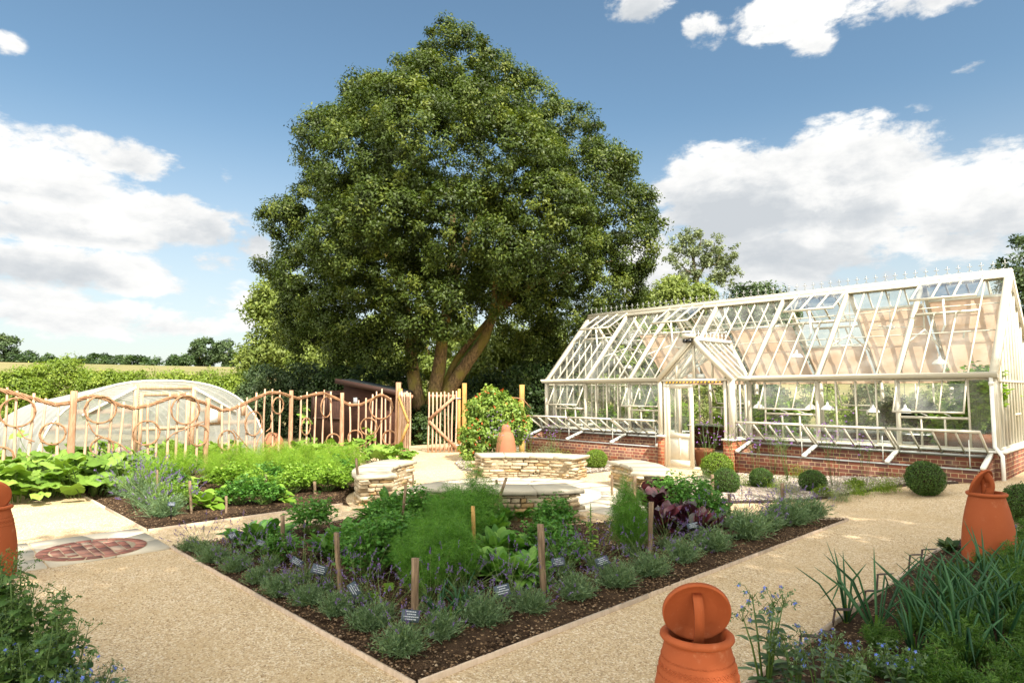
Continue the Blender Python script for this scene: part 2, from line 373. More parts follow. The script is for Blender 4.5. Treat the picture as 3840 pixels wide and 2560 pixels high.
def glassmat(name, tintc, refl=.06, dirt=.05, rough=.0):
    m, nt = newmat(name)
    lw = nt.n('ShaderNodeLayerWeight'); nt.set(lw, 'Blend', .22)
    tr = nt.n('ShaderNodeBsdfTransparent'); nt.set(tr, 'Color', tintc)
    gl = nt.n('ShaderNodeBsdfGlossy'); nt.set(gl, 'Roughness', rough+.01); nt.set(gl, 'Color', (.9, .9, .9))
    df = nt.n('ShaderNodeBsdfDiffuse'); nt.set(df, 'Color', (.75, .75, .70))
    f = nt.math('ADD', nt.math('MULTIPLY', lw.outputs['Fresnel'], .55), refl, clamp=True)
    d = nt.math('MULTIPLY', nt.smooth(nt.noise(gpos(nt), 2.5, 5), .3, .8), dirt)
    m1 = nt.n('ShaderNodeMixShader'); nt.set(m1, 0, f); nt.set(m1, 1, tr.outputs[0]); nt.set(m1, 2, gl.outputs[0])
    m2 = nt.n('ShaderNodeMixShader'); nt.set(m2, 0, d); nt.set(m2, 1, m1.outputs[0]); nt.set(m2, 2, df.outputs[0]); out(nt, m2.outputs[0]); return m
glassmat('glass', (.95, .97, .95), .035, .17)
def sheetmat(name, col, tr_, tl, rough=.35):
    m, nt = newmat(name)
    w = nt.n('ShaderNodeTexWave', bands_direction='X'); nt.set(w, 'Vector', gpos(nt)); nt.set(w, 'Scale', .9); nt.set(w, 'Distortion', 6.); nt.set(w, 'Detail', 3.)
    b = bsdf(nt, col, rough, nt.noise(gpos(nt), 1.7, 4, .6), .5, 0, .8, .12)
    t = nt.n('ShaderNodeBsdfTranslucent'); nt.set(t, 'Color', col); p = nt.n('ShaderNodeBsdfTransparent')
    m1 = nt.n('ShaderNodeMixShader'); nt.set(m1, 0, tl); nt.set(m1, 1, b); nt.set(m1, 2, t.outputs[0])
    m2 = nt.n('ShaderNodeMixShader'); nt.set(m2, 0, nt.math('MULTIPLY', nt.math('ADD', nt.noise(gpos(nt), 1.1, 3), .5), tr_)); nt.set(m2, 1, m1.outputs[0]); nt.set(m2, 2, p.outputs[0]); out(nt, m2.outputs[0]); return m
sheetmat('polythene', (.54, .55, .53), .24, .40); sheetmat('polythene_end', (.52, .53, .49), .50, .45)
m, nt = newmat('blind_cloth')
b = bsdf(nt, (.78, .57, .42), .9, None, .1); t = nt.n('ShaderNodeBsdfTranslucent'); nt.set(t, 'Color', (.80, .55, .39))
mx = nt.n('ShaderNodeMixShader'); nt.set(mx, 0, .72); nt.set(mx, 1, b); nt.set(mx, 2, t.outputs[0]); out(nt, mx.outputs[0])
# terracotta
m, nt = newmat('terracotta')
n = nt.noise(opos(nt), 4, 5); n2_ = nt.noise(opos(nt), 70, 3)
mp = nt.n('ShaderNodeMapping'); nt.set(mp, 'Vector', opos(nt)); nt.set(mp, 'Scale', (.3, .3, 30))
rg = nt.noise(mp.outputs[0], 2.5, 3)
c = nt.mix(n, (.275, .062, .020), (.37, .095, .032)); c = nt.mix(nt.math('MULTIPLY', nt.smooth(n2_, .66, .8), .35), c, (.62, .27, .13)); st = nt.noise(opos(nt), 9, 7, .7); c = nt.mix(nt.math('MULTIPLY', nt.smooth(st, .56, .74), .45), c, (.50, .24, .14)); c = nt.mix(nt.math('MULTIPLY', nt.smooth(nt.noise(opos(nt), 5.5, 6, .7), .58, .72), .4), c, (.20, .06, .025))
out(nt, bsdf(nt, c, .75, nt.math('ADD', nt.math('MULTIPLY', rg, .10), nt.math('MULTIPLY', n2_, .12)), .2, 0, .22, .003))
# brick
m, nt = newmat('brick')
uv = nt.n('ShaderNodeUVMap').outputs[0]
bk = nt.n('ShaderNodeTexBrick', offset=.5, squash=.5, squash_frequency=2)
nt.set(bk, 'Vector', uv); nt.set(bk, 'Scale', 1.); nt.set(bk, 'Brick Width', .225); nt.set(bk, 'Row Height', .075); nt.set(bk, 'Mortar Size', .0065); nt.set(bk, 'Mortar Smooth', .2); nt.set(bk, 'Bias', -.1)
nt.set(bk, 'Color1', (.215, .075, .046)); nt.set(bk, 'Color2', (.095, .05, .045)); nt.set(bk, 'Mortar', (.38, .28, .165))
nz = nt.noise(uv, 3.5, 5); nz2 = nt.noise(uv, 45, 4)
c = nt.mix(.45, bk.outputs[0], nt.mix(nz2, (.55, .5, .5), (1.5, 1.4, 1.35)), 'MULTIPLY'); c = nt.mix(nt.math('MULTIPLY', nt.smooth(nz, .5, .8), .35), c, (.42, .30, .22))
out(nt, bsdf(nt, c, .9, nt.math('SUBTRACT', nt.math('MULTIPLY', nz2, .25), bk.outputs['Fac']), .15, 0, .6, .008))
m, nt = newmat('brick_bright')
bk = nt.n('ShaderNodeTexBrick', offset=.5, squash=.5, squash_frequency=2); uv = nt.n('ShaderNodeUVMap').outputs[0]
nt.set(bk, 'Vector', uv); nt.set(bk, 'Scale', 1.); nt.set(bk, 'Brick Width', .225); nt.set(bk, 'Row Height', .075); nt.set(bk, 'Mortar Size', .0065); nt.set(bk, 'Mortar Smooth', .2)
nt.set(bk, 'Color1', (.36, .09, .042)); nt.set(bk, 'Color2', (.19, .07, .045)); nt.set(bk, 'Mortar', (.42, .30, .16))
nz2 = nt.noise(uv, 45, 4)
c = nt.mix(.4, bk.outputs[0], nt.mix(nz2, (.6, .55, .5), (1.4, 1.35, 1.3)), 'MULTIPLY')
out(nt, bsdf(nt, c, .9, nt.math('SUBTRACT', nt.math('MULTIPLY', nz2, .25), bk.outputs['Fac']), .15, 0, .6, .008))
# stones
m, nt = newmat('wall_stone')
n = nt.noise(gpos(nt), 9, 6, .65); n2_ = nt.noise(gpos(nt), 60, 4)
c = nt.ramp(tint(nt), [(0, (.30, .235, .15)), (.35, (.46, .385, .27)), (.7, (.56, .485, .36)), (1, (.42, .29, .15))])
c = nt.mix(nt.smooth(n, .3, .75), nt.mix(1., c, (.72, .70, .66), 'MULTIPLY'), nt.mix(1., c, (1.15, 1.12, 1.08), 'MULTIPLY'))
out(nt, bsdf(nt, c, .9, nt.math('ADD', n, nt.math('MULTIPLY', n2_, .35)), .15, 0, .8, .02))
m, nt = newmat('slab_stone')
n = nt.noise(gpos(nt), 2.6, 6, .6); n2_ = nt.noise(gpos(nt), 55, 4)
c = nt.ramp(nt.math('ADD', nt.math('MULTIPLY', tint(nt), .5), nt.math('MULTIPLY', n, .6)), [(.15, (.28, .26, .21)), (.5, (.40, .36, .28)), (.9, (.50, .44, .33))])
c = nt.mix(.35, c, nt.mix(n2_, (.6, .6, .6), (1.4, 1.4, 1.4)), 'MULTIPLY')
out(nt, bsdf(nt, c, .85, nt.math('ADD', n, nt.math('MULTIPLY', n2_, .3)), .2, 0, .35, .01))
m, nt = newmat('paving_stone')
n = nt.noise(gpos(nt), 3.2, 6, .6); n2_ = nt.noise(gpos(nt), 80, 4)
c = nt.ramp(nt.math('ADD', nt.math('MULTIPLY', tint(nt), .5), nt.math('MULTIPLY', n, .6)), [(.15, (.46, .41, .32)), (.55, (.54, .475, .37)), (.95, (.61, .55, .45))])
c = nt.mix(.3, c, nt.mix(n2_, (.6, .6, .6), (1.4, 1.4, 1.4)), 'MULTIPLY')
out(nt, bsdf(nt, c, .85, nt.math('ADD', n, nt.math('MULTIPLY', n2_, .3)), .2, 0, .3, .006))
m, nt = newmat('mosaic_tile')
n = nt.noise(gpos(nt), 40, 5); c = nt.ramp(tint(nt), [(0, (.15, .075, .06)), (.45, (.29, .115, .085)), (.8, (.38, .20, .15)), (1, (.42, .33, .25))])
c = nt.mix(.4, c, nt.mix(n, (.5, .5, .5), (1.5, 1.5, 1.5)), 'MULTIPLY'); out(nt, bsdf(nt, c, .8, n, .2, 0, .4, .004))
m, nt = newmat('mosaic_mortar'); n = nt.noise(gpos(nt), 60, 3); out(nt, bsdf(nt, nt.mix(n, (.36, .28, .18), (.5, .4, .28)), .9))
# ground materials
m, nt = newmat('path_gravel')
g = gpos(nt)
v = nt.n('ShaderNodeTexVoronoi', feature='F1'); nt.set(v, 'Vector', g); nt.set(v, 'Scale', 84.)
v2 = nt.n('ShaderNodeTexVoronoi', feature='F1'); nt.set(v2, 'Vector', g); nt.set(v2, 'Scale', 150.)
hs = nt.n('ShaderNodeSeparateColor'); nt.set(hs, 0, v.outputs['Color']); hs2 = nt.n('ShaderNodeSeparateColor'); nt.set(hs2, 0, v2.outputs['Color'])
c = nt.ramp(hs.outputs[0], [(0, (.20, .12, .06)), (.2, (.42, .29, .155)), (.6, (.57, .415, .24)), (.85, (.70, .56, .37)), (1, (.84, .76, .60))])
c2 = nt.ramp(hs2.outputs[1], [(0, (.32, .22, .12)), (.5, (.57, .435, .28)), (1, (.70, .59, .44))])
c = nt.mix(.35, c, c2)
big = nt.noise(g, 1.1, 6, .6); mid = nt.noise(g, 9, 5, .65)
c = nt.mix(nt.math('MULTIPLY', nt.smooth(big, .42, .68), .5), c, (.47, .335, .18)); c = nt.mix(nt.math('MULTIPLY', nt.smooth(mid, .5, .8), .35), c, (.72, .61, .45))
hgt = nt.math('ADD', nt.math('MULTIPLY', v.outputs['Distance'], -1.), nt.math('MULTIPLY', mid, .6))
out(nt, bsdf(nt, c, .95, hgt, .1, 0, .55, .008))
m, nt = newmat('soil')
g = gpos(nt); a = nt.noise(g, 14, 8, .7); b_ = nt.noise(g, 1.6, 4)
v = nt.n('ShaderNodeTexVoronoi'); nt.set(v, 'Vector', g); nt.set(v, 'Scale', 75.); hs = nt.n('ShaderNodeSeparateColor'); nt.set(hs, 0, v.outputs['Color'])
c = nt.mix(nt.smooth(a, .3, .7), (.022, .013, .008), (.085, .052, .030)); c = nt.mix(nt.math('MULTIPLY', nt.smooth(b_, .4, .7), .4), c, (.10, .065, .04))
c = nt.mix(nt.smooth(hs.outputs[0], .93, .95), c, (.34, .22, .12))
out(nt, bsdf(nt, c, .95, nt.math('ADD', a, nt.math('MULTIPLY', v.outputs['Distance'], -.4)), .1, 0, 1., .03))
m, nt = newmat('white_gravel')
g = gpos(nt); v = nt.n('ShaderNodeTexVoronoi'); nt.set(v, 'Vector', g); nt.set(v, 'Scale', 34.); hs = nt.n('ShaderNodeSeparateColor'); nt.set(hs, 0, v.outputs['Color'])
c = nt.ramp(hs.outputs[0], [(0, (.12, .09, .07)), (.3, (.25, .20, .155)), (.7, (.36, .30, .24)), (1, (.52, .46, .40))])
out(nt, bsdf(nt, c, .9, nt.math('MULTIPLY', v.outputs['Distance'], -1.), .15, 0, 1., .02))
m, nt = newmat('pebble')
c = nt.ramp(tint(nt), [(0, (.15, .11, .085)), (.3, (.29, .235, .185)), (.7, (.40, .34, .28)), (1, (.62, .57, .50))]); out(nt, bsdf(nt, c, .85, None, .2))
m, nt = newmat('soil_chip')
c = nt.ramp(tint(nt), [(0, (.03, .018, .011)), (.55, (.09, .055, .032)), (.86, (.20, .125, .07)), (1, (.36, .27, .18))]); out(nt, bsdf(nt, c, .9, None, .2))
m, nt = newmat('path_chip')
c = nt.ramp(tint(nt), [(0, (.24, .15, .07)), (.5, (.52, .38, .22)), (1, (.74, .64, .48))]); out(nt, bsdf(nt, c, .9, None, .2))
m, nt = newmat('field')
g = gpos(nt); mp = nt.n('ShaderNodeMapping'); nt.set(mp, 'Vector', g); nt.set(mp, 'Scale', (1, .25, 1))
a = nt.noise(mp.outputs[0], .35, 8, .7); b_ = nt.noise(g, .03, 4)
c = nt.ramp(nt.math('ADD', nt.math('MULTIPLY', a, .7), nt.math('MULTIPLY', b_, .4)), [(.35, (.09, .13, .035)), (.5, (.19, .185, .075)), (.7, (.33, .25, .14))])
out(nt, bsdf(nt, c, .95, nt.noise(g, 3, 6, .7), .1, 0, .8, .15))
# ------------------------------------------------------------------ ground
def ss(t): t = np.clip(t, 0, 1); return t*t*(3-2*t)
def gz(x, y): return .20*ss((np.asarray(y)-9.8)/3.2)*ss((np.asarray(x)+6.6)/3.6)+.10*ss((np.asarray(x)+3.)/1.6)*ss((np.asarray(y)-5.)/3)
def G(px, py):
    z = 0.
    for _ in range(6): p = onz(px, py, z); z = float(gz(p[0], p[1]))
    return p
def terr(x, y):
    r = np.hypot(x, y); a = np.arctan2(y, x)
    up = ss((r-34)/190.); k = .55+.45*ss((a-radians(140))/radians(15))
    return -.08+9.3*up*k+.35*np.sin(x*.05+1)*ss((r-60)/60)
def gridmesh(mb, X, Y, zf):
    xx, yy = np.meshgrid(X, Y); V = np.stack([xx, yy, zf(xx, yy)], -1).reshape(-1, 3); n = len(X)
    mb.arr(V, [(j*n+i, j*n+i+1, (j+1)*n+i+1, (j+1)*n+i) for j in range(len(Y)-1) for i in range(n-1)])
mb = MB(); rr = np.concatenate([[0.5], np.geomspace(6, 900, 60)]); th = np.linspace(0, 2*pi, 145)
V = np.array([(r*cos(t), r*sin(t), 0) for r in rr for t in th]); V[:, 2] = terr(V[:, 0], V[:, 1])
mb.arr(V, [(j*145+i, j*145+i+1, (j+1)*145+i+1, (j+1)*145+i) for j in range(len(rr)-1) for i in range(144)])
mb.poly([(.5*cos(t), .5*sin(t), -.08) for t in th[:-1]])
struct(mb, 'field_ground', MAT['field'], smooth=True)
mb = MB(); gridmesh(mb, np.arange(-17.5, 7.01, .5), np.arange(-6, 24.01, .5), gz)
struct(mb, 'gravel_path', MAT['path_gravel'], smooth=True)
CX, CY = -8.2, 7.85
def arc(r, a0, a1, n=10, c=(CX, CY)): return [(c[0]+r*cos(radians(a)), c[1]+r*sin(radians(a))) for a in np.linspace(a0, a1, n)]
def inside(x, y, poly):
    x = np.asarray(x); y = np.asarray(y); c = np.zeros(x.shape, bool); n = len(poly)
    for i in range(n):
        x0, y0 = poly[i]; x1, y1 = poly[(i+1) % n]
        c ^= ((y0 > y) != (y1 > y)) & (x < (x1-x0)*(y-y0)/(y1-y0+1e-12)+x0)
    return c
def bed(name, poly, mat, h=.03, mound=.05, step=.06):
    mb = MB(); mb.poly([(x, y, float(gz(x, y))+.008) for x, y in poly])
    P = np.array(poly); X = np.arange(P[:, 0].min(), P[:, 0].max(), step); Y = np.arange(P[:, 1].min(), P[:, 1].max(), step)
    xx, yy = np.meshgrid(X, Y); n = len(X)
    # distance to the boundary
    d = np.full(xx.shape, 9.)
    for i in range(len(poly)):
        a = P[i]; b = P[(i+1) % len(poly)]; ab = b-a; t = np.clip(((xx-a[0])*ab[0]+(yy-a[1])*ab[1])/(ab@ab+1e-9), 0, 1)
        d = np.minimum(d, np.hypot(xx-a[0]-ab[0]*t, yy-a[1]-ab[1]*t))
    ins = inside(xx, yy, poly)
    nz = R.random(xx.shape); nz = (nz+np.roll(nz, 1, 0)+np.roll(nz, 1, 1))/3
    zz = gz(xx, yy)+.012+h*ss(d/.25)+mound*(nz-.5)*ss(d/.12)
    idx = -np.ones(xx.shape, int); keep = ins; idx[keep] = np.arange(keep.sum())
    F = [(idx[j, i], idx[j, i+1], idx[j+1, i+1], idx[j+1, i]) for j in range(len(Y)-1) for i in range(n-1) if keep[j, i] and keep[j, i+1] and keep[j+1, i] and keep[j+1, i+1]]
    mb.arr(np.stack([xx[keep], yy[keep], zz[keep]], 1), F)
    return struct(mb, name, mat, smooth=True)
BX0, BX1, BY0 = -8.02, -3.30, 2.36
bed_c = [(BX0, BY0), (BX1, BY0), (BX1, 9.55), (-4.46, 8.42), (-5.42, 7.5)]+arc(2.80, -10, -78, 10)+[(BX0, 5.0)]
bed('soil_bed', bed_c, MAT['soil'])
bed_l = [(-13.5, 2.42), (-9.18, 2.42), (-9.18, 5.15)]+arc(2.80, 254, 196, 8)+[(-12.2, 7.3), (-15.3, 9.0), (-15.6, 6.5), (-14.4, 4.3), (-14.0, 2.42)]
bed('soil_bed', bed_l, MAT['soil'])
bed('soil_bed', [(-17.2, -1.5), (-13.75, -1.5), (-13.75, 2.38), (-14.0, 2.42), (-14.4, 4.3), (-15.6, 6.5), (-15.3, 9.0), (-16.8, 8.8)], MAT['soil'])
bed_r = [(-1.90, 3.3), (-1.90, 8.7), (3.5, 8.9), (3.5, 3.3)]
bed('soil_bed', bed_r, MAT['soil'], .05)
bed('soil_bed', [(-8.4, .72), (-4.6, .72), (-1.9, -.9), (-1.9, -3), (-9.5, -3), (-9.5, .4)], MAT['soil'])
bed_g = [(-7.0, 12.95), (-6.95, 11.0)]+arc(2.85, 72, 22, 9)+[(-4.98, 9.75), (-4.3, 10.55), (-3.75, 11.6), (-3.35, 12.4), (-2.75, 13.05)]
bed('white_gravel_bed', bed_g, MAT['white_gravel'], .03, .03, .08)
bed_h = [(-8.85, 12.95), (-8.95, 11.0)]+arc(2.85, 106, 148, 9)+[(-11.3, 9.25), (-12.4, 9.95), (-13.3, 11.1), (-13.9, 12.6), (-14.4, 14.5), (-13.1, 14.5), (-13.1, 12.95)]
bed('white_gravel_bed', bed_h, MAT['white_gravel'], .03, .03, .08)
# loose stones and chips
def scatter(name, poly, n, s0, s1, mat, label, cat, zoff=.01, flat=.6, dens=None):
    P = np.array(poly); x = R.uniform(P[:, 0].min(), P[:, 0].max(), n*3); y = R.uniform(P[:, 1].min(), P[:, 1].max(), n*3)
    k = inside(x, y, poly)
    if dens is not None: k &= R.random(len(x)) < dens(x, y)
    x, y = x[k][:n], y[k][:n]; n = len(x)
    s = R.uniform(s0, s1, n)**1.0
    T = np.array([[1, 0, 0], [-.3, .9, .1], [-.9, -.2, 0], [.2, -.8, .05], [0, .05, .75], [0, 0, -.6]])
    V = T[None]*R.uniform(.6, 1.3, (n, 6, 3)); V[:, :, 2] *= flat
    a = R.uniform(0, 2*pi, n); ca, sa = np.cos(a), np.sin(a)
    X = V[:, :, 0]*ca[:, None]-V[:, :, 1]*sa[:, None]; Y = V[:, :, 0]*sa[:, None]+V[:, :, 1]*ca[:, None]
    V = np.stack([X, Y, V[:, :, 2]], -1)*s[:, None, None]
    V += np.stack([x, y, gz(x, y)+zoff+s*.2], -1)[:, None]
    mb = MB(); mb.arr(V, [(0, 1, 4), (1, 2, 4), (2, 3, 4), (3, 0, 4), (1, 0, 5), (2, 1, 5), (3, 2, 5), (0, 3, 5)], R.random(n))
    return tag(mb.build(name, mat), label, cat, kind='stuff')
scatter('white_pebbles', bed_g, 16000, .012, .034, MAT['pebble'], 'pale angular gravel covering the border in front of the brick cold frame', 'gravel', .04)
scatter('white_pebbles', bed_h, 9000, .014, .034, MAT['pebble'], 'pale angular gravel around the far curved stone bench', 'gravel', .04)
scatter('bark_chips', bed_c, 26000, .005, .019, MAT['soil_chip'], 'brown crumbs and chips over the soil of the central bed', 'mulch', .035)
scatter('bark_chips', bed_l, 9000, .006, .022, MAT['soil_chip'], 'brown crumbs and chips over the soil of the bed beside the wicker fence', 'mulch', .035)
scatter('bark_chips', bed_r, 6000, .005, .018, MAT['soil_chip'], 'dark crumbs over the soil under the onions', 'mulch', .055)
scatter('path_grit', [(-9, -.5), (-1.4, -.5), (-1.4, 2.3), (-1.4, 9), (-3.2, 9), (-3.2, 2.3), (-9, 2.3)], 30000, .003, .0075, MAT['path_chip'], 'fine loose grit on the sandy gravel path', 'grit', .0, .8)
scatter('loose_stones', [(-9, .8), (-1.95, .8), (-1.95, 9), (-3.25, 9), (-3.25, 2.3), (-9, 2.3)], 500, .005, .010, MAT['path_chip'], 'sparse stones and crumbs lying loose on the gravel path', 'grit', .0, .7)
# ------------------------------------------------------------------ timber edging
def edging(pts, label, h=.045, w=.021):
    mb = MB()
    for (x0, y0), (x1, y1) in zip(pts[:-1], pts[1:]):
        z0, z1 = float(gz(x0, y0)), float(gz(x1, y1)); n = max(1, int(hypot(x1-x0, y1-y0)/1.8))
        for k in range(n):
            a, b = k/n, (k+1)/n-.0015/n
            o1, o2 = random.uniform(-.006, .006), random.uniform(-.006, .006); mb.bar((x0+(x1-x0)*a+o1, y0+(y1-y0)*a+o1, z0+(z1-z0)*a+h/2-.033+o2*.5), (x0+(x1-x0)*b+o2, y0+(y1-y0)*b+o2, z0+(z1-z0)*b+h/2-.033+o1*.5), w, h+.04, tint=random.random())
    c = np.mean(np.array(pts), 0)
    single(mb, 'timber_edging', MAT['edging_wood'], (pts[0][0], pts[0][1], 0), label, 'edging', 'pale timber boards edging the beds')
edging([(BX0, BY0), (BX1, BY0)], 'pale timber edging board of the central bed on the side of the brick mosaic')
edging([(BX1, BY0+.015), (BX1, 9.55)], 'long pale timber edging board of the central bed beside the near terracotta pot')
edging([(BX1-.02, 9.56), (-4.46, 8.42), (-5.42, 7.5)], 'timber edging at the far pointed end of the central bed')
edging([(BX0, BY0+.02), (BX0, 5.0)], 'timber edging of the central bed along the path to the stone benches')
edging([(-13.5, 2.40), (-9.18, 2.40)], 'pale timber edging beside the pale lavender of the left bed')
edging([(-9.18, 2.42), (-9.18, 5.15)], 'timber edging of the left bed along the path to the stone benches')
edging([(-1.92, 3.3), (-1.92, 8.7)], 'dark shaded timber edging of the onion bed')
mb = MB()
for pl in (bed_g[10:], bed_h[12:18]):
    for (x0, y0), (x1, y1) in zip(pl[:-1], pl[1:]): mb.bar((x0, y0, float(gz(x0, y0))+.015), (x1, y1, float(gz(x1, y1))+.015), .015, .05)
single(mb, 'steel_edging', MAT['rust_steel'], (-4.98, 9.75, 0), 'thin rusty steel strip holding the pale gravel border', 'edging')
# ------------------------------------------------------------------ paving
def flag(mb, poly, z, t=.03, tnt=None, jit=.006):
    poly = [(x+random.uniform(-jit, jit), y+random.uniform(-jit, jit)) for x, y in poly]
    mb.prism(poly, z-t, z+random.uniform(-.002, .002), random.random() if tnt is None else tnt)
mb = MB()
rings = [0, .55, 1.05, 1.55, 2.02]
for i in range(4):
    n = (5, 9, 14, 18)[i]; off = random.uniform(0, 1)
    for k in range(n):
        a0 = (k+off)/n*2*pi+.008/max(rings[i], .3); a1 = (k+1+off)/n*2*pi-.008/max(rings[i], .3)
        m_ = 4; r0, r1 = rings[i]+.006, rings[i+1]-.006
        pl = [(CX+r1*cos(a0+(a1-a0)*j/m_), CY+r1*sin(a0+(a1-a0)*j/m_)) for j in range(m_+1)]
        pl += [(CX+r0*cos(a1-(a1-a0)*j/m_), CY+r0*sin(a1-(a1-a0)*j/m_)) for j in range(m_+1)] if i else [(CX, CY)]
        flag(mb, pl, .014, jit=.002)
def crazy(mb, x0, x1, y0, y1, nx, ny, z=.014):
    gx = [[x0+(x1-x0)*(i+(random.uniform(-.28, .28) if 0 < i < nx else 0))/nx for i in range(nx+1)] for j in range(ny+1)]
    gy = [[y0+(y1-y0)*(j+(random.uniform(-.28, .28) if 0 < j < ny else 0))/ny for i in range(nx+1)] for j in range(ny+1)]
    for j in range(ny):
        for i in range(nx):
            q = np.array([(gx[j][i], gy[j][i]), (gx[j][i+1], gy[j][i+1]), (gx[j+1][i+1], gy[j+1][i+1]), (gx[j+1][i], gy[j+1][i])]); c = q.mean(0); q = c+(q-c)*(1-.012/np.linalg.norm(q-c, axis=1)[:, None])
            flag(mb, [tuple(p) for p in q], z, jit=.004)
crazy(mb, -6.15, -5.45, 7.45, 9.0, 1, 3)
struct(mb, 'circular_paving', MAT['paving_stone'])
mb = MB()
slabs = [(-9.40, -8.98), (-8.98, -8.05)]
crazy(mb, -9.42, -7.98, 1.22, 2.36, 3, 2); crazy(mb, -9.42, -7.98, .75, 1.215, 3, 1)
struct(mb, 'slab_paving', MAT['paving_stone'])
# brick mosaic disc
MX, MY, MR = -8.52, 1.70, .53
root = empty('brick_mosaic', (MX, MY, .015), 'round mosaic of red and plum brick pieces let into the pale slabs', 'mosaic')
mb = MB(); mb.prism([(MX+MR*cos(t), MY+MR*sin(t)) for t in np.linspace(0, 2*pi, 40)[:-1]], .0, .0185)
mb.build('mortar', MAT['mosaic_mortar'], root)
mb = MB(); nb = 19
for k in range(nb):
    a0, a1 = k/nb*2*pi+.02, (k+1)/nb*2*pi-.02
    mb.prism([(MX+r*cos(a), MY+r*sin(a)) for r, a in ((MR-.01, a0), (MR-.01, (a0+a1)/2), (MR-.01, a1), (MR-.115, a1), (MR-.115, a0))], .0, .023, random.choice([.1, .3, .5, .6, .3]))
y = -.385; row = 0
while y < .38:
    hgt = random.choice([.085, .11, .12]); x = -.42+random.uniform(-.1, 0)
    while x < .42:
        w_ = random.choice([.07, .12, .2, .24]); cnr = [(x, y), (x+w_-.012, y), (x+w_-.012, y+hgt-.012), (x, y+hgt-.012)]
        q = []
        for a, b in cnr:
            r_ = hypot(a, b); f = min(1, (MR-.128)/max(r_, 1e-6)); q.append((a*f, b*f))
        if hypot(*np.mean(q, 0)) < .37: mb.prism([(MX+a, MY+b) for a, b in q], .0, .023+random.uniform(-.001, .001), random.choice([.05, .3, .45, .6, .75, .75, .95]))
        x += w_
    y += hgt
mb.build('brick_pieces', MAT['mosaic_tile'], root)
# ------------------------------------------------------------------ dry stone benches
def bench(a0, a1, label, r0=2.12, r1=2.66, z0=-.03):
    am = radians((a0+a1)/2); root = empty('stone_bench', (CX+2.4*cos(am), CY+2.4*sin(am), 0), label, 'bench', 'curved dry stone benches round the paved circle')
    def P(r, a): return np.array([CX+r*cos(radians(a)), CY+r*sin(radians(a))])
    cor = []  # outline segments: outer arc, inner arc, ends
    n = 7; out_ = [P(r1, a) for a in np.linspace(a0, a1, n)]; inn = [P(r0, a) for a in np.linspace(a1, a0, n)]
    ring = out_+inn
    mb = MB(); cz = z0
    ctr = np.mean(ring, 0)
    core = [c_+(ctr-c_)/np.linalg.norm(ctr-c_)*.10 for c_ in ring]
    mb.prism([tuple(p) for p in core], z0, .38, .1)
    L = [np.linalg.norm(ring[(i+1) % len(ring)]-ring[i]) for i in range(len(ring))]; tot = sum(L); cum = np.concatenate([[0], np.cumsum(L)])
    def at(s):
        s = s % tot; i = min(int(np.searchsorted(cum, s, 'right')-1), len(ring)-1); t = (s-cum[i])/L[i]
        p = ring[i]*(1-t)+ring[(i+1) % len(ring)]*t; d = (ring[(i+1) % len(ring)]-ring[i])/L[i]; return p, d
    while cz < .375:
        ch = random.choice([.035, .045, .055, .065]); ch = min(ch, .392-cz); s = random.uniform(0, .2); s_end = s+tot
        while s < s_end-.03:
            w_ = min(random.choice([.08, .13, .18, .24, .32]), s_end-s)
            p, d = at(s+w_/2); nn = np.array([d[1], -d[0]]); t_ = random.random()
            dep = random.uniform(.13, .16); pr = random.uniform(-.016, .016)
            c = np.array([*(p-nn*(dep/2-pr)), cz+ch/2])
            hw, hd, hh = (w_-.010)/2, dep/2, (ch-.008)/2
            # chamfered irregular stone: outer face ring inset
            V = []
            for fx, oy in ((1., -1), (1., .78), (.86, 1.0)):
                for sx, sz in ((-1, -1), (1, -1), (1, 1), (-1, 1)):
                    k = .80 if fx < 1 else 1.
                    V.append((sx*hw*fx+random.uniform(-.006, .006), oy*hd+random.uniform(-.005, .005), sz*hh*k+random.uniform(-.003, .003)))
            V = np.array(V); W_ = c+V[:, :1]*np.array([d[0], d[1], 0])+V[:, 1:2]*np.array([nn[0], nn[1], 0])+V[:, 2:]*np.array([0, 0, 1.])
            F = [(3, 2, 1, 0), (8, 9, 10, 11)]+[(4*r_+i, 4*r_+(i+1) % 4, 4*(r_+1)+(i+1) % 4, 4*(r_+1)+i) for r_ in (0, 1) for i in range(4)]
            mb.arr(W_, F, t_ if random.random() > .12 else 1.)
            s += w_
        cz += ch
    mb.build('stone_wall', MAT['wall_stone'], root)
    mb = MB(); k = 4; e = 1.6; cuts = [a0-e]+[a0+(a1-a0)*(i+random.uniform(-.15, .15))/k for i in range(1, k)]+[a1+e]
    for i in range(k):
        b0, b1 = cuts[i]+.10, cuts[i+1]-.10; m_ = 4
        ro = [tuple(P(r1+.05+random.uniform(-.008, .008), a)) for a in np.linspace(b0, b1, m_)]; ri = [tuple(P(r0-.05+random.uniform(-.008, .008), a)) for a in np.linspace(b1, b0, m_)]
        pl = ro+ri; t_ = random.random(); zt = .448+random.uniform(-.003, .003); c = np.mean(np.array(pl), 0); pi_ = [tuple(c+(np.array(q)-c)*.975) for q in pl]
        N_ = len(pl); V = [(x, y, .392) for x, y in pi_]+[(x+random.uniform(-.004, .004), y+random.uniform(-.004, .004), .407) for x, y in pl]+[(x, y, zt-.012) for x, y in pl]+[(x, y, zt) for x, y in pi_]
        F = [tuple(range(N_))[::-1], tuple(range(3*N_, 4*N_))]+[(r_*N_+i2, r_*N_+(i2+1) % N_, (r_+1)*N_+(i2+1) % N_, (r_+1)*N_+i2) for r_ in range(3) for i2 in range(N_)]
        mb.arr(V, F, t_)
    mb.build('seat_slab', MAT['slab_stone'], root)
bench(-74, -24, 'shaded dry stone bench behind the feathery fennel')
bench(198, 253, 'curved dry stone bench at the end of the dill bed')
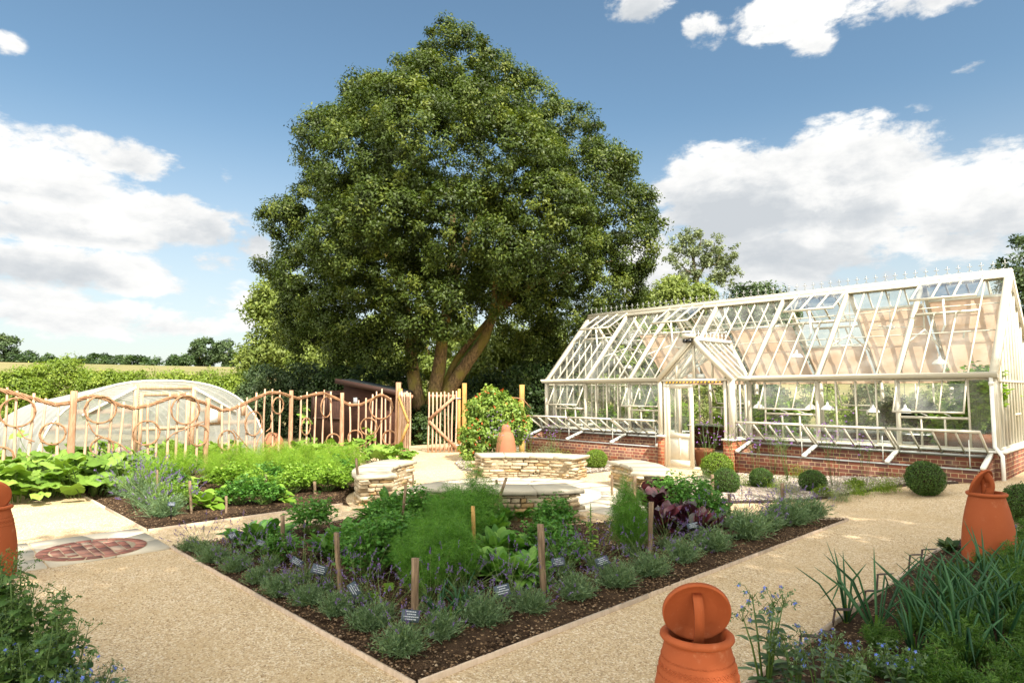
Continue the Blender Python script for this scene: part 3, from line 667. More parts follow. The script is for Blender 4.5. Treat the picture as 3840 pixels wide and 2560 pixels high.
bench(101, 152, 'sunlit curved dry stone bench between the two small box balls')
bench(27, 74, 'dry stone bench in front of the greenhouse door')
# ------------------------------------------------------------------ greenhouse
GX = [-13.03, -11.555, -10.08, -8.605, -6.81, -5.325, -3.835, -2.33]
YF, YR, YB, ZE, ZR = 13.9, 15.97, 18.04, 2.03, 4.10
YP = 13.10
XC = (GX[3]+GX[4])/2; HW = (GX[4]-GX[3])/2; ZP = ZE+HW
gh = empty('greenhouse', (GX[0], YF, 0), 'long cream framed greenhouse on a low brick wall with a gabled porch and crested ridge', 'greenhouse')
CR, GL = MAT['cream_paint'], MAT['glass']
mb = MB(); t = .11; zb = -.12; zt = .70
mb.span(GX[0]-t, GX[3], YF-t, YF+t, zb, zt); mb.span(GX[4], GX[7]+t, YF-t, YF+t, zb, zt)
mb.span(GX[0]-t, GX[0]+t, YF+t+.002, YB+t, zb, zt); mb.span(GX[7]-t, GX[7]+t, YF+t+.002, YB+t, zb, zt)
mb.span(GX[0]+t+.002, GX[7]-t-.002, YB-t, YB+t, zb, zt)
mb.build('brick_base', MAT['brick'], gh, uv=True)
mb = MB()
mb.span(GX[3]-.06, GX[3]+.10, YP-.06, YF-t-.002, zb, zt); mb.build('porch_brick_pier', MAT['brick_bright'], gh, uv=True); mb = MB(); mb.span(GX[4]-.20, GX[4]+.02, YP-.06, YF-t-.002, zb, zt)
mb.build('porch_brick_pier', MAT['brick_bright'], gh, uv=True)
mb = MB(); e = .145; s0, s1 = .70, .735
for a in ((GX[0]-e, GX[3]+.0, YF-e, YF+e), (GX[4], GX[7]+e, YF-e, YF+e), (GX[0]-e, GX[0]+e, YF+e+.002, YB+e), (GX[7]-e, GX[7]+e, YF+e+.002, YB+e), (GX[0]+e+.002, GX[7]-e-.002, YB-e, YB+e),
          (GX[3]-.09, GX[3]+.13, YP-.09, YF-e-.002), (GX[4]-.23, GX[4]+.05, YP-.09, YF-e-.002)): mb.span(*a, s0, s1)
mb.build('sill', MAT['white_paint'], gh)
# corner and bay posts
for i, x in enumerate(GX):
    for y in (YF, YB):
        if y == YB and i in (3, 4): pass
        mb = MB(); w = .10 if i in (0, 3, 4, 7) else .075; mb.span(x-w/2, x+w/2, y-.035, y+.035, .735, 2.0); mb.span(x-w/2+.015, x+w/2-.015, y-.05, y-.0355, .735, 2.0); mb.build('post', CR, gh)
def bars(x0, x1, n, skip=()): return [x0+(x1-x0)*k/n for k in range(1, n)]
WIN = {0: (1, 4), 2: (0, 3), 4: (1, 4), 6: (0, 3)}       # panes covered by the opening lights in each bay
front_win = []
for bay in range(7):
    x0, x1 = GX[bay], GX[bay+1]
    if bay == 3: continue
    for side, y in ((0, YF), (1, YB)):
        mb = MB(); mg = MB(); has = bay in WIN
        pw = (x1-x0)/4
        for k in range(1, 4):
            x = x0+pw*k
            if has and WIN[bay][0] < k < WIN[bay][1]: z1 = 1.28
            else: z1 = 2.0
            mb.span(x-.014, x+.014, y-.028, y+.022, .737, z1)
        mb.span(x0+.03, x1-.03, y-.03, y+.03, .737, .765); mb.span(x0+.03, x1-.03, y-.03, y+.03, 1.965, 2.0)
        if has:
            a, b = x0+pw*WIN[bay][0], x0+pw*WIN[bay][1]
            mb.span(a+.015, b-.015, y-.03, y+.03, 1.255, 1.298)
        for k in range(4):
            a, b = x0+pw*k+.012, x0+pw*(k+1)-.012; z1 = 1.265 if has and WIN[bay][0] <= k < WIN[bay][1] else 1.975
            mg.poly([(a, y, .75), (b, y, .75), (b, y, z1), (a, y, z1)])
        fr = mb.build('wall_frame', CR, gh); mg.build('pane', GL, fr)
        if has:
            a, b = x0+pw*WIN[bay][0]+.012, x0+pw*WIN[bay][1]-.012; ang = radians(30); H_ = .68; sg = -1 if side == 0 else 1
            dn = np.array([0, sg*sin(ang), -cos(ang)]); o = np.array([0, y+sg*.035, 1.965]); upv = (0, sg*cos(ang), sin(ang))
            mb = MB(); mg = MB()
            for k in range(4):
                x = a+(b-a)*k/3; mb.bar(np.array([x, 0, 0])+o, np.array([x, 0, 0])+o+dn*H_, .028 if k in (0, 3) else .020, .03, upv)
            mb.bar(np.array([a, 0, 0])+o+dn*(H_-.012), np.array([b, 0, 0])+o+dn*(H_-.012), .035, .026, dn); mb.bar(np.array([a, 0, 0])+o+dn*.0, np.array([b, 0, 0])+o, .028, .026, dn)
            q = [np.array([a, 0, 0])+o+dn*.01, np.array([b, 0, 0])+o+dn*.01, np.array([b, 0, 0])+o+dn*(H_-.02), np.array([a, 0, 0])+o+dn*(H_-.02)]; mg.poly(q)
            wn = mb.build('opening_window', CR, gh); mg.build('pane', GL, wn)
            mb = MB()
            for k in (1, 2):
                x = a+(b-a)*k/3; e1 = np.array([x, 0, 0])+o+dn*(H_-.03); mb.bar(e1, (x+.09, y-sg*.02, 1.31), .012, .012)
            mb.build('window_stay', MAT['white_paint'], wn)
# gable ends
for i, x in ((0, GX[0]), (1, GX[7])):
    mb = MB(); mg = MB(); n = 14; ys = np.linspace(YF, YB, n+1)
    for k, y in enumerate(ys):
        if 0 < k < n: mb.span(x-.022, x+.022, y-.014, y+.014, .737, ZE+min(y-YF, YB-y)-.03)
    mb.span(x-.03, x+.03, YF+.035, YB-.035, .737, .765); mb.span(x-.03, x+.03, YF+.035, YB-.035, 1.93, 1.965)
    if i: mb.span(x-.028, x+.028, ys[6], ys[8], 1.30, 1.33)
    for k in range(n):
        a, b = ys[k]+.012, ys[k+1]-.012; za, zb_ = ZE+min(a-YF, YB-a)-.03, ZE+min(b-YF, YB-b)-.03
        mg.poly([(x, a, .75), (x, b, .75), (x, b, zb_), (x, a, za)])
    fr = mb.build('gable_frame', CR, gh); mg.build('pane', GL, fr)
    for sgn, yy in ((1, YF), (-1, YB)):
        mb = MB(); up = (0, -sgn, 1)
        mb.bar((x, yy-sgn*.02, ZE-.0), (x, YR-sgn*.01, ZR+.0), .11, .10, up); mb.bar((x+(.062 if i else -.062), yy-sgn*.03, ZE-.04), (x+(.062 if i else -.062), YR-sgn*.01, ZR-.02), .014, .13, up)
        mb.build('end_rafter', CR, gh)
# roof frames, vents, purlins
def valley(x): return max(0., HW-abs(x-XC))+.0          # height above the eave of the porch valley
for bay in range(7):
    x0, x1 = GX[bay], GX[bay+1]; n = 4 if bay != 3 else 5; pw = (x1-x0)/n
    for side in (0, 1):
        sg = 1 if side == 0 else -1; ye = YF if side == 0 else YB; up = (0, -sg, 1)
        def RP(x, h, off=0.): return np.array([x, ye+sg*h-sg*off*.707, ZE+h+off*.707])
        mb = MB(); mg = MB(); has = bay in WIN; top_h = ZR-ZE-.03
        hb = lambda x: (valley(x) if (bay == 3 and side == 0) else 0.)
        for k in range(1, n):
            x = x0+pw*k; hi = top_h-.74 if has and WIN[bay][0] < k < WIN[bay][1] else top_h
            if hb(x) < hi: mb.bar(RP(x, hb(x)), RP(x, hi), .026, .045, up)
        if has:
            a, b = x0+pw*WIN[bay][0], x0+pw*WIN[bay][1]; mb.bar(RP(a, top_h-.74, .005), RP(b, top_h-.74, .005), .045, .04, up)
        for k in range(n):
            a, b = x0+pw*k+.01, x0+pw*(k+1)-.01; hi = top_h-.74 if has and WIN[bay][0] <= k < WIN[bay][1] else top_h
            pts = [RP(a, hb(a)), RP(b, hb(b))]
            if bay == 3 and side == 0 and a < XC < b: pts = [RP(a, hb(a)), RP(XC, hb(XC)), RP(b, hb(b))]
            mg.poly(pts+[RP(b, hi), RP(a, hi)])
        fr = mb.build('roof_frame', CR, gh); mg.build('pane', GL, fr)
        if has:
            a, b = x0+pw*WIN[bay][0]+.012, x0+pw*WIN[bay][1]-.012; tilt = radians(45-(17 if side == 0 else 9)); H_ = 1.06
            o = RP(0, top_h, .06); o[0] = 0; dn = np.array([0, -sg*cos(tilt), -sin(tilt)]); upv = (0, -sg*sin(tilt), cos(tilt)); mb = MB(); mg = MB()
            for k in range(4):
                x = a+(b-a)*k/3; mb.bar(np.array([x, 0, 0])+o, np.array([x, 0, 0])+o+dn*H_, .032, .034, upv)
            mb.bar(np.array([a-.02, 0, 0])+o+dn*H_, np.array([b+.02, 0, 0])+o+dn*H_, .045, .036, dn)
            mg.poly([np.array([a, 0, 0])+o, np.array([b, 0, 0])+o, np.array([b, 0, 0])+o+dn*H_, np.array([a, 0, 0])+o+dn*H_])
            rv = mb.build('roof_vent', CR, gh); mg.build('pane', GL, rv)
            mb = MB(); xm = (a+b)/2; mb.tube([np.array([xm, 0, 0])+o+dn*(H_-.1), RP(xm, top_h-.9, -.12), RP(xm-.05, top_h-1.0, -.2)], .022, 6); mb.build('vent_opener', MAT['white_enamel'], rv)
for i, x in enumerate(GX):
    if i in (0, 7): continue
    for sg, ye in ((1, YF), (-1, YB)):
        mb = MB(); up = (0, -sg, 1); mb.bar((x, ye, ZE), (x, YR, ZR-(.0)), .085, .10, up); mb.bar((x, ye-sg*.03, ZE+.04), (x, YR, ZR+.07), .045, .03, up)
        mb.build('rafter', CR, gh)
for h in (.93, 1.50):
    for sg, ye in ((1, YF), (-1, YB)):
        mb = MB(); yy, zz = ye+sg*(h+.05), ZE+h-.05; mb.tube([(GX[0], yy, zz), (GX[7], yy, zz)], .014, 6); mb.build('purlin', CR, gh)
mb = MB()
for x in (GX[1], GX[2], GX[5], GX[6]):
    mb.bar((x, YF+.75, ZE+.7), (x, YR, ZE+1.05), .03, .03); mb.bar((x, YB-.75, ZE+.7), (x, YR, ZE+1.05), .03, .03); mb.bar((x, YR, ZE+1.05), (x, YR, ZR-.05), .025, .025, (1, 0, 0))
mb.build('tie_brace', MAT['white_paint'], gh)
# gutters, ridge, cresting
def gutter(mb, p0, p1, inn):
    p0, p1 = np.array(p0, float), np.array(p1, float); inn = np.array(inn, float)
    prof = [(.0, .10), (-.13, .10), (-.135, .07), (-.115, .035), (-.07, .0), (.0, .0)]
    V = [p+(-inn)*(-u)+np.array([0, 0, v]) for p in (p0, p1) for u, v in prof]; n = len(prof)
    mb.arr(V, [tuple(range(n)), tuple(range(2*n-1, n-1, -1))]+[(i, (i+1) % n, n+(i+1) % n, n+i) for i in range(n)])
mb = MB(); gutter(mb, (GX[0]-.10, YF-.03, 2.0), (GX[3]-.02, YF-.03, 2.0), (0, 1, 0)); gutter(mb, (GX[4]+.02, YF-.03, 2.0), (GX[7]+.08, YF-.03, 2.0), (0, 1, 0))
mb.span(GX[0], GX[7], YB+.03, YB+.14, 2.0, 2.09); mb.build('gutter', CR, gh)
mb = MB(); gutter(mb, (GX[4]+.0, YP+.02, 1.985), (GX[4]+.0, YF-.16, 1.985), (-1, 0, 0)); gutter(mb, (GX[3], YF-.16, 1.985), (GX[3], YP+.02, 1.985), (1, 0, 0)); mb.build('porch_gutter', CR, gh)
mb = MB()
mb.prism([(0, 0)]*0 or [(GX[0]-.06, YR-.09), (GX[7]+.06, YR-.09), (GX[7]+.06, YR+.09), (GX[0]-.06, YR+.09)], ZR-.03, ZR+.075)
mb.span(GX[0]-.06, GX[7]+.06, YR-.05, YR+.05, ZR+.0755, ZR+.10)
for sg in (-1, 1): mb.bar((GX[0]-.06, YR+sg*.13, ZR-.05), (GX[7]+.06, YR+sg*.13, ZR-.05), .10, .02, (0, sg, 1))
mb.build('ridge', CR, gh)
def finials(mb, p0, p1, n, h):
    p0, p1 = np.array(p0, float), np.array(p1, float); d = (p1-p0)/n; dl = np.linalg.norm(d); du = d/dl; up = np.array([0, 0, 1.])
    for k in range(n+1):
        c = p0+d*k
        mb.bar(c+up*h*.18, c+up*h*.95, .010, .009, du); mb.bar(c-du*h*.2+up*h*.66, c+du*h*.2+up*h*.66, .010, .012)
        for f, w_ in ((.86, .07), (.45, .05)): mb.box(c+up*h*f, (w_*h, .014, w_*h), R3=np.stack([nrm(du+up), np.cross(du, up), nrm(up-du)], 1))
        mb.box(c+up*h*.93, (.11*h, .012, .11*h), R3=np.stack([nrm(du+up), np.cross(du, up), nrm(up-du)], 1))
        for sg in (-1, 1): mb.box(c+du*sg*h*.2+up*h*.70, (.07*h, .012, .07*h), R3=np.stack([nrm(du+up), np.cross(du, up), nrm(up-du)], 1))
        if k < n:
            m_ = 7; pts = [c+du*dl*(j/m_)+up*h*(.30*(2*j/m_-1)**2) for j in range(m_+1)]
            for a, b in zip(pts[:-1], pts[1:]): mb.bar(a, b, .008, .009)
mb = MB(); finials(mb, (GX[0]+.02, YR, ZR+.10), (GX[7]-.05, YR, ZR+.10), 54, .19); mb.build('ridge_cresting', MAT['grey_metal'], gh)  # cream cresting coloured grey: its backlit darkness against the sky put into the colour
# downpipe
mb = MB(); xd = GX[7]+.0
mb.tube([(xd-.02, YF-.085, 2.0), (xd-.02, YF-.085, 1.0), (xd-.02, YF-.085, .80), (xd+.10, YF-.20, .66), (xd+.10, YF-.20, .5), (xd+.10, YF-.20, .1)], .032, 8)
mb.tube([(xd-.02, YF-.085, 1.93), (xd-.02, YF-.085, 1.87)], .042, 8); mb.build('downpipe', MAT['white_paint'], gh, smooth=True)
# ---- porch
P0, P1 = GX[3], GX[4]
for x, w in ((P0, .10), (P1, .12)):
    mb = MB(); mb.span(x-w/2, x+w/2, YP-.04, YP+.04, .737, 2.05); mb.build('porch_post', CR, gh)
mb = MB()
for x in (P0+.13, P1-.15): mb.span(x-.03, x+.03, YP-.03, YP+.05, .02, 1.985)
mb.span(P0+.05, P1-.06, YP-.045, YP+.045, 1.985, 2.04); mb.span(P0+.16, P1-.18, YP-.02, YP+.3, -.0, .05)
mb.build('door_frame', CR, gh)
mb = MB(); xs = P0+.17; k = 0
while xs < P1-.20:
    w = .045; mb.prism([(0, 0)], 0, 0) if False else None
    V = [(xs, YP-.052, 1.945), (xs+w, YP-.052, 1.945), (xs+w+.02, YP-.052, 1.978), (xs+.02, YP-.052, 1.978)]
    V2 = [(a, YP-.046, c) for a, b, c in V]; mb.arr(V+V2, [(0, 1, 2, 3), (7, 6, 5, 4), (0, 4, 5, 1), (1, 5, 6, 2), (2, 6, 7, 3), (3, 7, 4, 0)], 0, k % 2); xs += w; k += 1
mb.build('hazard_tape', [MAT['yellow_paint'], MAT['black_plastic']], gh)
mb = MB(); mg = MB()
for x in (XC, XC-.45, XC+.45, P0+.13, P1-.15): mb.span(x-(.025 if x == XC else .018), x+(.025 if x == XC else .018), YP-.03, YP+.03, 2.041, ZP-abs(x-XC)-.06)
xs = [P0+.06, P0+.13, XC-.45, XC, XC+.45, P1-.15, P1-.06]
for a, b in zip(xs[:-1], xs[1:]): mg.poly([(a, YP, 2.041), (b, YP, 2.041), (b, YP, ZP-abs(b-XC)-.04), (a, YP, ZP-abs(a-XC)-.04)])
fr = mb.build('porch_gable', CR, gh); mg.build('pane', GL, fr)
for sg in (-1, 1):
    mb = MB(); xe = XC+sg*(HW+.05); mb.bar((xe, YP-.05, ZE-.02), (XC+sg*.0, YP-.05, ZP+.03), .06, .11, (sg, 0, 1)); mb.bar((XC+sg*HW, YP+.02, ZE-.05), (XC, YP+.02, ZP-.08), .07, .05, (sg, 0, 1)); mb.build('bargeboard', CR, gh)
    mb = MB(); mg = MB(); ys = [YP+.06, YP+.36, YP+.63, YF-.02]
    def SP(y, h): return np.array([XC+sg*(HW-h), y, ZE+h])
    for y in (YP+.36, YP+.63, YP+.90, YP+1.2, YP+1.45):
        h0 = max(0, y-YF); mb.bar(SP(y, h0), SP(y, HW-.03), .024, .04, (sg, 0, 1))
    mb.bar(SP(YF-.02, .0), SP(YF+HW-.03, HW-.03), .09, .035, (0, 0, 1))
    yy = [YP+.02, YP+.36, YP+.63, YP+.90, YP+1.2, YP+1.45, YF+HW-.01]
    for a, b in zip(yy[:-1], yy[1:]): mg.poly([SP(a, max(0, a-YF)), SP(b, max(0, b-YF)), SP(b, HW-.02), SP(a, HW-.02)])
    fr = mb.build('porch_roof_frame', CR, gh); mg.build('pane', GL, fr)
    x = P0 if sg < 0 else P1
    mb = MB(); mg = MB()
    for y in (YP+.36, YP+.62): mb.span(x-.02, x+.02, y-.015, y+.015, .737, 1.99)
    mb.span(x-.03, x+.03, YP+.045, YF-.04, .737, .77)
    for a, b in ((YP+.04, YP+.35), (YP+.37, YP+.61), (YP+.63, YF-.04)): mg.poly([(x, a, .76), (x, b, .76), (x, b, 1.99), (x, a, 1.99)])
    fr = mb.build('porch_side_frame', CR, gh); mg.build('pane', GL, fr)
mb = MB(); mb.span(XC-.07, XC+.07, YP-.06, YF+HW-.05, ZP-.01, ZP+.06); finials(mb, (XC, YP+.05, ZP+.06), (XC, YF+HW-.2, ZP+.06), 8, .16); mb.build('porch_ridge', MAT['white_paint'], gh)
def door(hx, hy, ang, w=.70, z0=.05, z1=1.93):
    d = np.array([cos(ang), sin(ang), 0]); nn = np.array([-sin(ang), cos(ang), 0]); o = np.array([hx, hy, 0]); R3 = np.stack([d, nn, [0, 0, 1]], 1)
    def bx(mb, a, b, c, e_, th=.045): mb.box(o+d*(a+b)/2+np.array([0, 0, (c+e_)/2]), (b-a, th, e_-c), R3=R3)
    mb = MB(); bx(mb, 0, .095, z0, z1); bx(mb, w-.095, w, z0, z1); bx(mb, .095, w-.095, z1-.10, z1); bx(mb, .095, w-.095, .70, .80); bx(mb, .095, w-.095, z0, z0+.14)
    bx(mb, w/2-.018, w/2+.018, z0+.14, .70, .04); bx(mb, w/2-.014, w/2+.014, .80, z1-.10, .035); bx(mb, .095, w-.095, z0+.14, .70, .02)
    dr = mb.build('door', CR, gh)
    mg = MB(); a, b = o+d*.095, o+d*(w-.095); mg.poly([a+[0, 0, .8], b+[0, 0, .8], b+[0, 0, z1-.1], a+[0, 0, z1-.1]]); mg.build('pane', GL, dr)
    mb = MB(); p = o+d*(w-.05)+np.array([0, 0, 1.0]); mb.bar(p-nn*.045-d*.0, p-nn*.045-d*.10, .018, .018); mb.bar(p, p-nn*.05, .016, .016, (1, 0, 0)); mb.build('handle', MAT['grey_metal'], dr)
door(P0+.16, YP-.005, 0.)
door(P1-.19, YP+.03, radians(97))
mb = MB(); c = np.array([XC-.05, YP-.17, ZP-.03])
mb.box(c+[0, .06, .11], (.26, .18, .10)); mb.build('sensor_box', MAT['cream_paint'], gh)
mb = MB(); mb.tube([c+[-.09, 0, 0], c+[-.02, -.02, 0]], .05, 10); mb.tube([c+[.02, -.02, 0], c+[.10, 0, 0]], .05, 10); mb.bar(c+[0, .1, 0], c+[0, -.0, 0], .03, .03); mb.build('floodlight', MAT['black_plastic'], gh)
mb = MB(); mb.span(XC-.20, XC-.05, YP+.06, YP+.075, 2.06, 2.15); mb.span(XC+.0, XC+.22, YP+.06, YP+.075, 2.06, 2.15); mb.build('paper_notice', MAT['white_plastic'], gh)
# floor, blinds
mb = MB(); mb.span(GX[0]+.12, GX[7]-.12, YF+.12, YB-.12, .0, .035); mb.span(P0+.11, P1-.21, YP+.3, YF+.1, .0, .03); mb.build('floor_slab', MAT['paving_stone'], gh)
def blind(x0, x1, h0, h1):
    mb = MB(); off = .13; n = 8; V = []
    for j in range(n+1):
        h = h0+(h1-h0)*j/n; s_ = .012*sin(j*2.1)
        for x in (x0, x1): V.append((x, YB-h-off*.707, ZE+h-off*.707+s_))
    mb.arr(V, [(2*j, 2*j+1, 2*j+3, 2*j+2) for j in range(n)]); b_ = mb.build('blind', MAT['blind_cloth'], gh, smooth=True)
    mb = MB(); mb.tube([(x0, YB-h1-.1, ZE+h1-.1), (x1, YB-h1-.1, ZE+h1-.1)], .03, 6); mb.build('roller', MAT['white_paint'], b_)
for i, (h0, h1) in {1: (.02, 1.55), 2: (.02, 1.45), 3: (.02, 1.50), 4: (.02, .95), 5: (.02, 1.72), 6: (.02, 1.78)}.items(): blind(GX[i]+.06, GX[i+1]-.06, h0, h1)
# ------------------------------------------------------------------ cold frames
def coldframe(x0, x1, divs, lids, label, zf=.45, zk=.64):
    root = empty('cold_frame', (x0, YP, 0), label, 'cold frame', 'brick cold frames along the front of the greenhouse')
    ya, yb = YP+.02, YF-.115
    mb = MB(); mb.span(x0, x1, ya, ya+.11, -.12, zf-.012)
    for x in (x0, x1):
        xx0, xx1 = (x, x+.11) if x == x0 else (x-.11, x)
        V = [(a, b, c) for a in (xx0, xx1) for b, c in ((ya+.112, -.12), (yb, -.12), (yb, zk-.02), (ya+.112, zf-.02))]
        mb.arr(V, [(0, 1, 2, 3), (7, 6, 5, 4), (0, 4, 5, 1), (1, 5, 6, 2), (2, 6, 7, 3), (3, 7, 4, 0)])
    mb.build('brick_wall', MAT['brick'], root, uv=True)
    mb = MB(); mb.span(x0-.005, x1+.005, ya-.012, ya+.12, zf-.0115, zf+.008); mb.build('front_coping', MAT['grey_metal'], root)
    mb = MB(); mb.span(x0+.03, x1-.03, yb-.03, yb+.004, zk-.03, zk+.015); mb.build('hinge_rail', MAT['grey_metal'], root)
    for x in [x0+.055]+divs+[x1-.055]:
        mb = MB(); mb.bar((x, ya-.03, zf+.035), (x, yb, zk+.035), .07, .055); mb.build('divider_rail', MAT['white_paint'], root)
    mb = MB(); mb.span(x0+.112, x1-.112, ya+.112, yb, .0, .30); mb.build('compost', MAT['compost'], root)
    for a, b, n, ang in lids:
        A = radians(ang); dn = np.array([0, -cos(A), sin(A)]); o = np.array([0, yb-.01, zk+.02]); L_ = .78; upv = (0, sin(A), cos(A)); mb = MB(); mg = MB()
        for k in range(n+1):
            x = a+(b-a)*k/n; mb.bar(np.array([x, 0, 0])+o, np.array([x, 0, 0])+o+dn*L_, .030 if k in (0, n) else .020, .036, upv)
        mb.bar(np.array([a-.012, 0, 0])+o+dn*L_, np.array([b+.012, 0, 0])+o+dn*L_, .04, .034, dn)
        mg.poly([np.array([a, 0, 0])+o, np.array([b, 0, 0])+o, np.array([b, 0, 0])+o+dn*L_, np.array([a, 0, 0])+o+dn*L_])
        ld = mb.build('glazed_lid', CR, root); mg.build('pane', GL, ld)
        mb = MB(); x = b-.30*(b-a)/n if b < x1-.3 else b-.2; e1 = np.array([x, 0, 0])+o+dn*.5; mb.bar(e1, (x, e1[1], zf+.02), .014, .014, (1, 0, 0)); mb.build('lid_prop', MAT['white_paint'], ld)
coldframe(GX[0]-.11, GX[3]-.07, [GX[1]-.0, GX[2]+.0], [(GX[0]-.02, GX[1]-.03, 4, 31), (GX[1]+.03, GX[2]-.03, 4, 31), (GX[2]+.03, GX[3]-.12, 4, 31)], 'brick cold frame with its glazed lids propped open, left of the greenhouse porch')
coldframe(GX[4]+.03, GX[7]-.02, [GX[5], GX[6]], [(GX[4]+.08, GX[5]-.03, 4, 34), (GX[5]+.03, GX[6]-.03, 4, 33), (GX[6]+.03, GX[7]-.10, 4, 33)], 'brick cold frame with its glazed lids propped open, right of the greenhouse porch')
# ------------------------------------------------------------------ things inside the greenhouse
def staging(x0, x1, y0, y1, label):
    root = empty('staging_bench', (x0, y0, .035), label, 'staging', 'staging benches inside the greenhouse'); mb = MB()
    for k in range(6): mb.span(x0, x1, y0+(y1-y0)*k/6+.008, y0+(y1-y0)*(k+1)/6-.008, .74, .765)
    mb.build('bench_top', MAT['grey_metal'], root)
    n = max(2, int((x1-x0)/1.2)+1)
    for k in range(n):
        for y in (y0+.03, y1-.03):
            mb = MB(); x = x0+.04+(x1-x0-.08)*k/(n-1); mb.span(x-.018, x+.018, y-.018, y+.018, .035, .74); mb.build('leg', MAT['grey_metal'], root)
staging(GX[0]+.25, GX[3]-.1, YF+.2, YF+.75, 'slatted staging inside the greenhouse behind the left cold frame')
staging(GX[4]+.1, GX[6]+.1, YF+.2, YF+.75, 'slatted staging inside the greenhouse behind the right cold frame')
staging(GX[0]+.25, GX[6], YB-.85, YB-.2, 'long slatted staging along the back glass wall')
def lamp_proto():
    root = empty('pendant_lamp', (0, 0, 0), 'white enamel pendant lamp', 'lamp', 'white enamel lamps hanging in the greenhouse')
    mb = MB(); mb.lathe([(.0, .20), (.03, .20), (.035, .15), (.045, .13), (.10, .10), (.15, .055), (.175, .01), (.18, .0), (.172, .0), (.145, .05), (.09, .09), (.03, .12)], 20); mb.build('shade', MAT['white_enamel'], root, smooth=True)
    mb = MB(); mb.tube([(0, 0, .2), (.005, 0, .6), (0, 0, 1.0)], .006, 5); mb.build('cord', MAT['black_plastic'], root)
    mb = MB(); mb.lathe([(.0, .23), (.025, .23), (.028, .19), (0, .19)], 10); mb.build('cap', MAT['grey_metal'], root); return root
lampk = Kind(lamp_proto())
for (px, py, y), lb in (((2988, 1340, 15.6), 'white enamel lamp high inside the greenhouse above the first window right of the porch'), ((3524, 1365, 15.4), 'white enamel lamp high inside, above the window nearest the greenhouse corner'),
      ((2845, 1530, 15.2), 'white enamel lamp low behind the glass beside the porch'), ((3103, 1536, 14.9), 'white enamel lamp hanging low in the gap between the two open windows'),
      ((3042, 1534, 15.0), 'white enamel lamp half hidden by the right end of the first open window'), ((3274, 1545, 16.2), 'dull enamel lamp below the middle of the blank wall bay'),
      ((3395, 1548, 15.3), 'white enamel lamp low behind the left half of the corner window'), ((2347, 1290, 16.3), 'small pale lamp high in the greenhouse left of the porch roof'), ((2355, 1380, 15.8), 'small pale lamp lower down inside, left of the porch gable')):
    p = ony(px, py, y); lampk.put(p, 0, .8, lb)
root = empty('ceiling_fan', ony(3339, 1225, 16.0), 'pale ceiling fan hanging from the ridge over the right half of the greenhouse', 'fan')
mb = MB(); p = np.array(root.location); mb.tube([p+[0, 0, 0], p+[0, 0, .75]], .012, 6); mb.lathe([(0, .05), (.07, .04), (.10, 0), (.08, -.05), (0, -.07)], 14, p); mb.build('motor', MAT['white_enamel'], root)
for k in range(3):
    mb = MB(); a = .4+k*2.094; mb.bar(p+[cos(a)*.1, sin(a)*.1, -.02], p+[cos(a)*.62, sin(a)*.62, -.02], .10, .012); mb.build('blade', MAT['white_enamel'], root)
# ------------------------------------------------------------------ wicker fence
def bent(p0, p1, r0, r1, amp, n=7):
    p0, p1 = np.array(p0, float), np.array(p1, float); t = np.linspace(0, 1, n)[:, None]
    a = R.uniform(0, 6.3, 2); off = np.concatenate([np.sin(t*5+a[0])*amp, np.sin(t*4+a[1])*amp, t*0], 1)
    return p0+(p1-p0)*t+off, np.linspace(r0, r1, n)
fpath = np.array([(-14.95, .2), (-14.75, 1.5), (-14.5, 3.0), (-14.55, 4.4), (-15.0, 5.9), (-15.9, 7.6), (-16.75, 8.9), (-16.6, 9.25), (-15.55, 10.15)])
fcum = np.concatenate([[0], np.cumsum(np.linalg.norm(np.diff(fpath, axis=0), axis=1))])
def fp(s): return np.array([np.interp(s, fcum, fpath[:, 0]), np.interp(s, fcum, fpath[:, 1])])
def s_of_px(px):                                  # fence station seen at an image column
    ss_ = np.linspace(0, fcum[-1], 1500); best = None
    P = np.array([fp(s) for s in ss_]); v = np.concatenate([P, np.ones((len(P), 1))], 1)-CP; k = v@FW; x = 1920+FPX*(v@RT)/k
    return ss_[np.argmin(abs(x-px))]
def z_of(py, p):
    d = hypot(p[0], p[1]); az_ = atan2(p[1], p[0]); dirp = np.array([cos(az_), sin(az_), 0])
    lo, hi = -2., 8.
    for _ in range(40):
        m_ = (lo+hi)/2; v = np.array([p[0], p[1], m_])-CP; y = 1280-FPX*(v@UP)/(v@FW)
        if y > py: lo = m_
        else: hi = m_
    return lo
fence = empty('woven_fence', (*fp(4.), 0), 'rustic fence of peeled poles with a wavy woven top rail and willow hoops', 'fence')
wave = [(-40, 1450), (0, 1464), (60, 1478), (130, 1497), (200, 1517), (258, 1510), (330, 1484), (372, 1488), (440, 1518), (500, 1530), (560, 1518), (640, 1488), (690, 1489), (760, 1510), (830, 1540), (870, 1533), (940, 1500), (1000, 1473), (1042, 1472), (1115, 1494), (1170, 1480), (1210, 1473), (1262, 1494), (1310, 1517), (1350, 1518), (1400, 1493), (1430, 1477), (1465, 1503), (1487, 1530)]
wx = np.array([w_[0] for w_ in wave], float); wy = np.array([w_[1] for w_ in wave], float)
for px, top, r in ((270, 1465, .062), (775, 1492, .052), (1090, 1463, .052), (1282, 1472, .058)):
    p = fp(s_of_px(px)); mb = MB(); pts, rr_ = bent((*p, -.1), (*p, z_of(top, p)), r*1.15, r*.92, .006); mb.tube(pts, rr_, 10); mb.build('post', MAT['pale_wood'], fence, smooth=False)
pick = [15, 57, 118, 165, 215, 322, 370, 418, 458, 505, 550, 590, 632, 668, 700, 742, 828, 860, 895, 925, 958, 990, 1020, 1045, 1125, 1150, 1182, 1212, 1240, 1312, 1345, 1372, 1395, 1411, 1430, 1447, 1467]
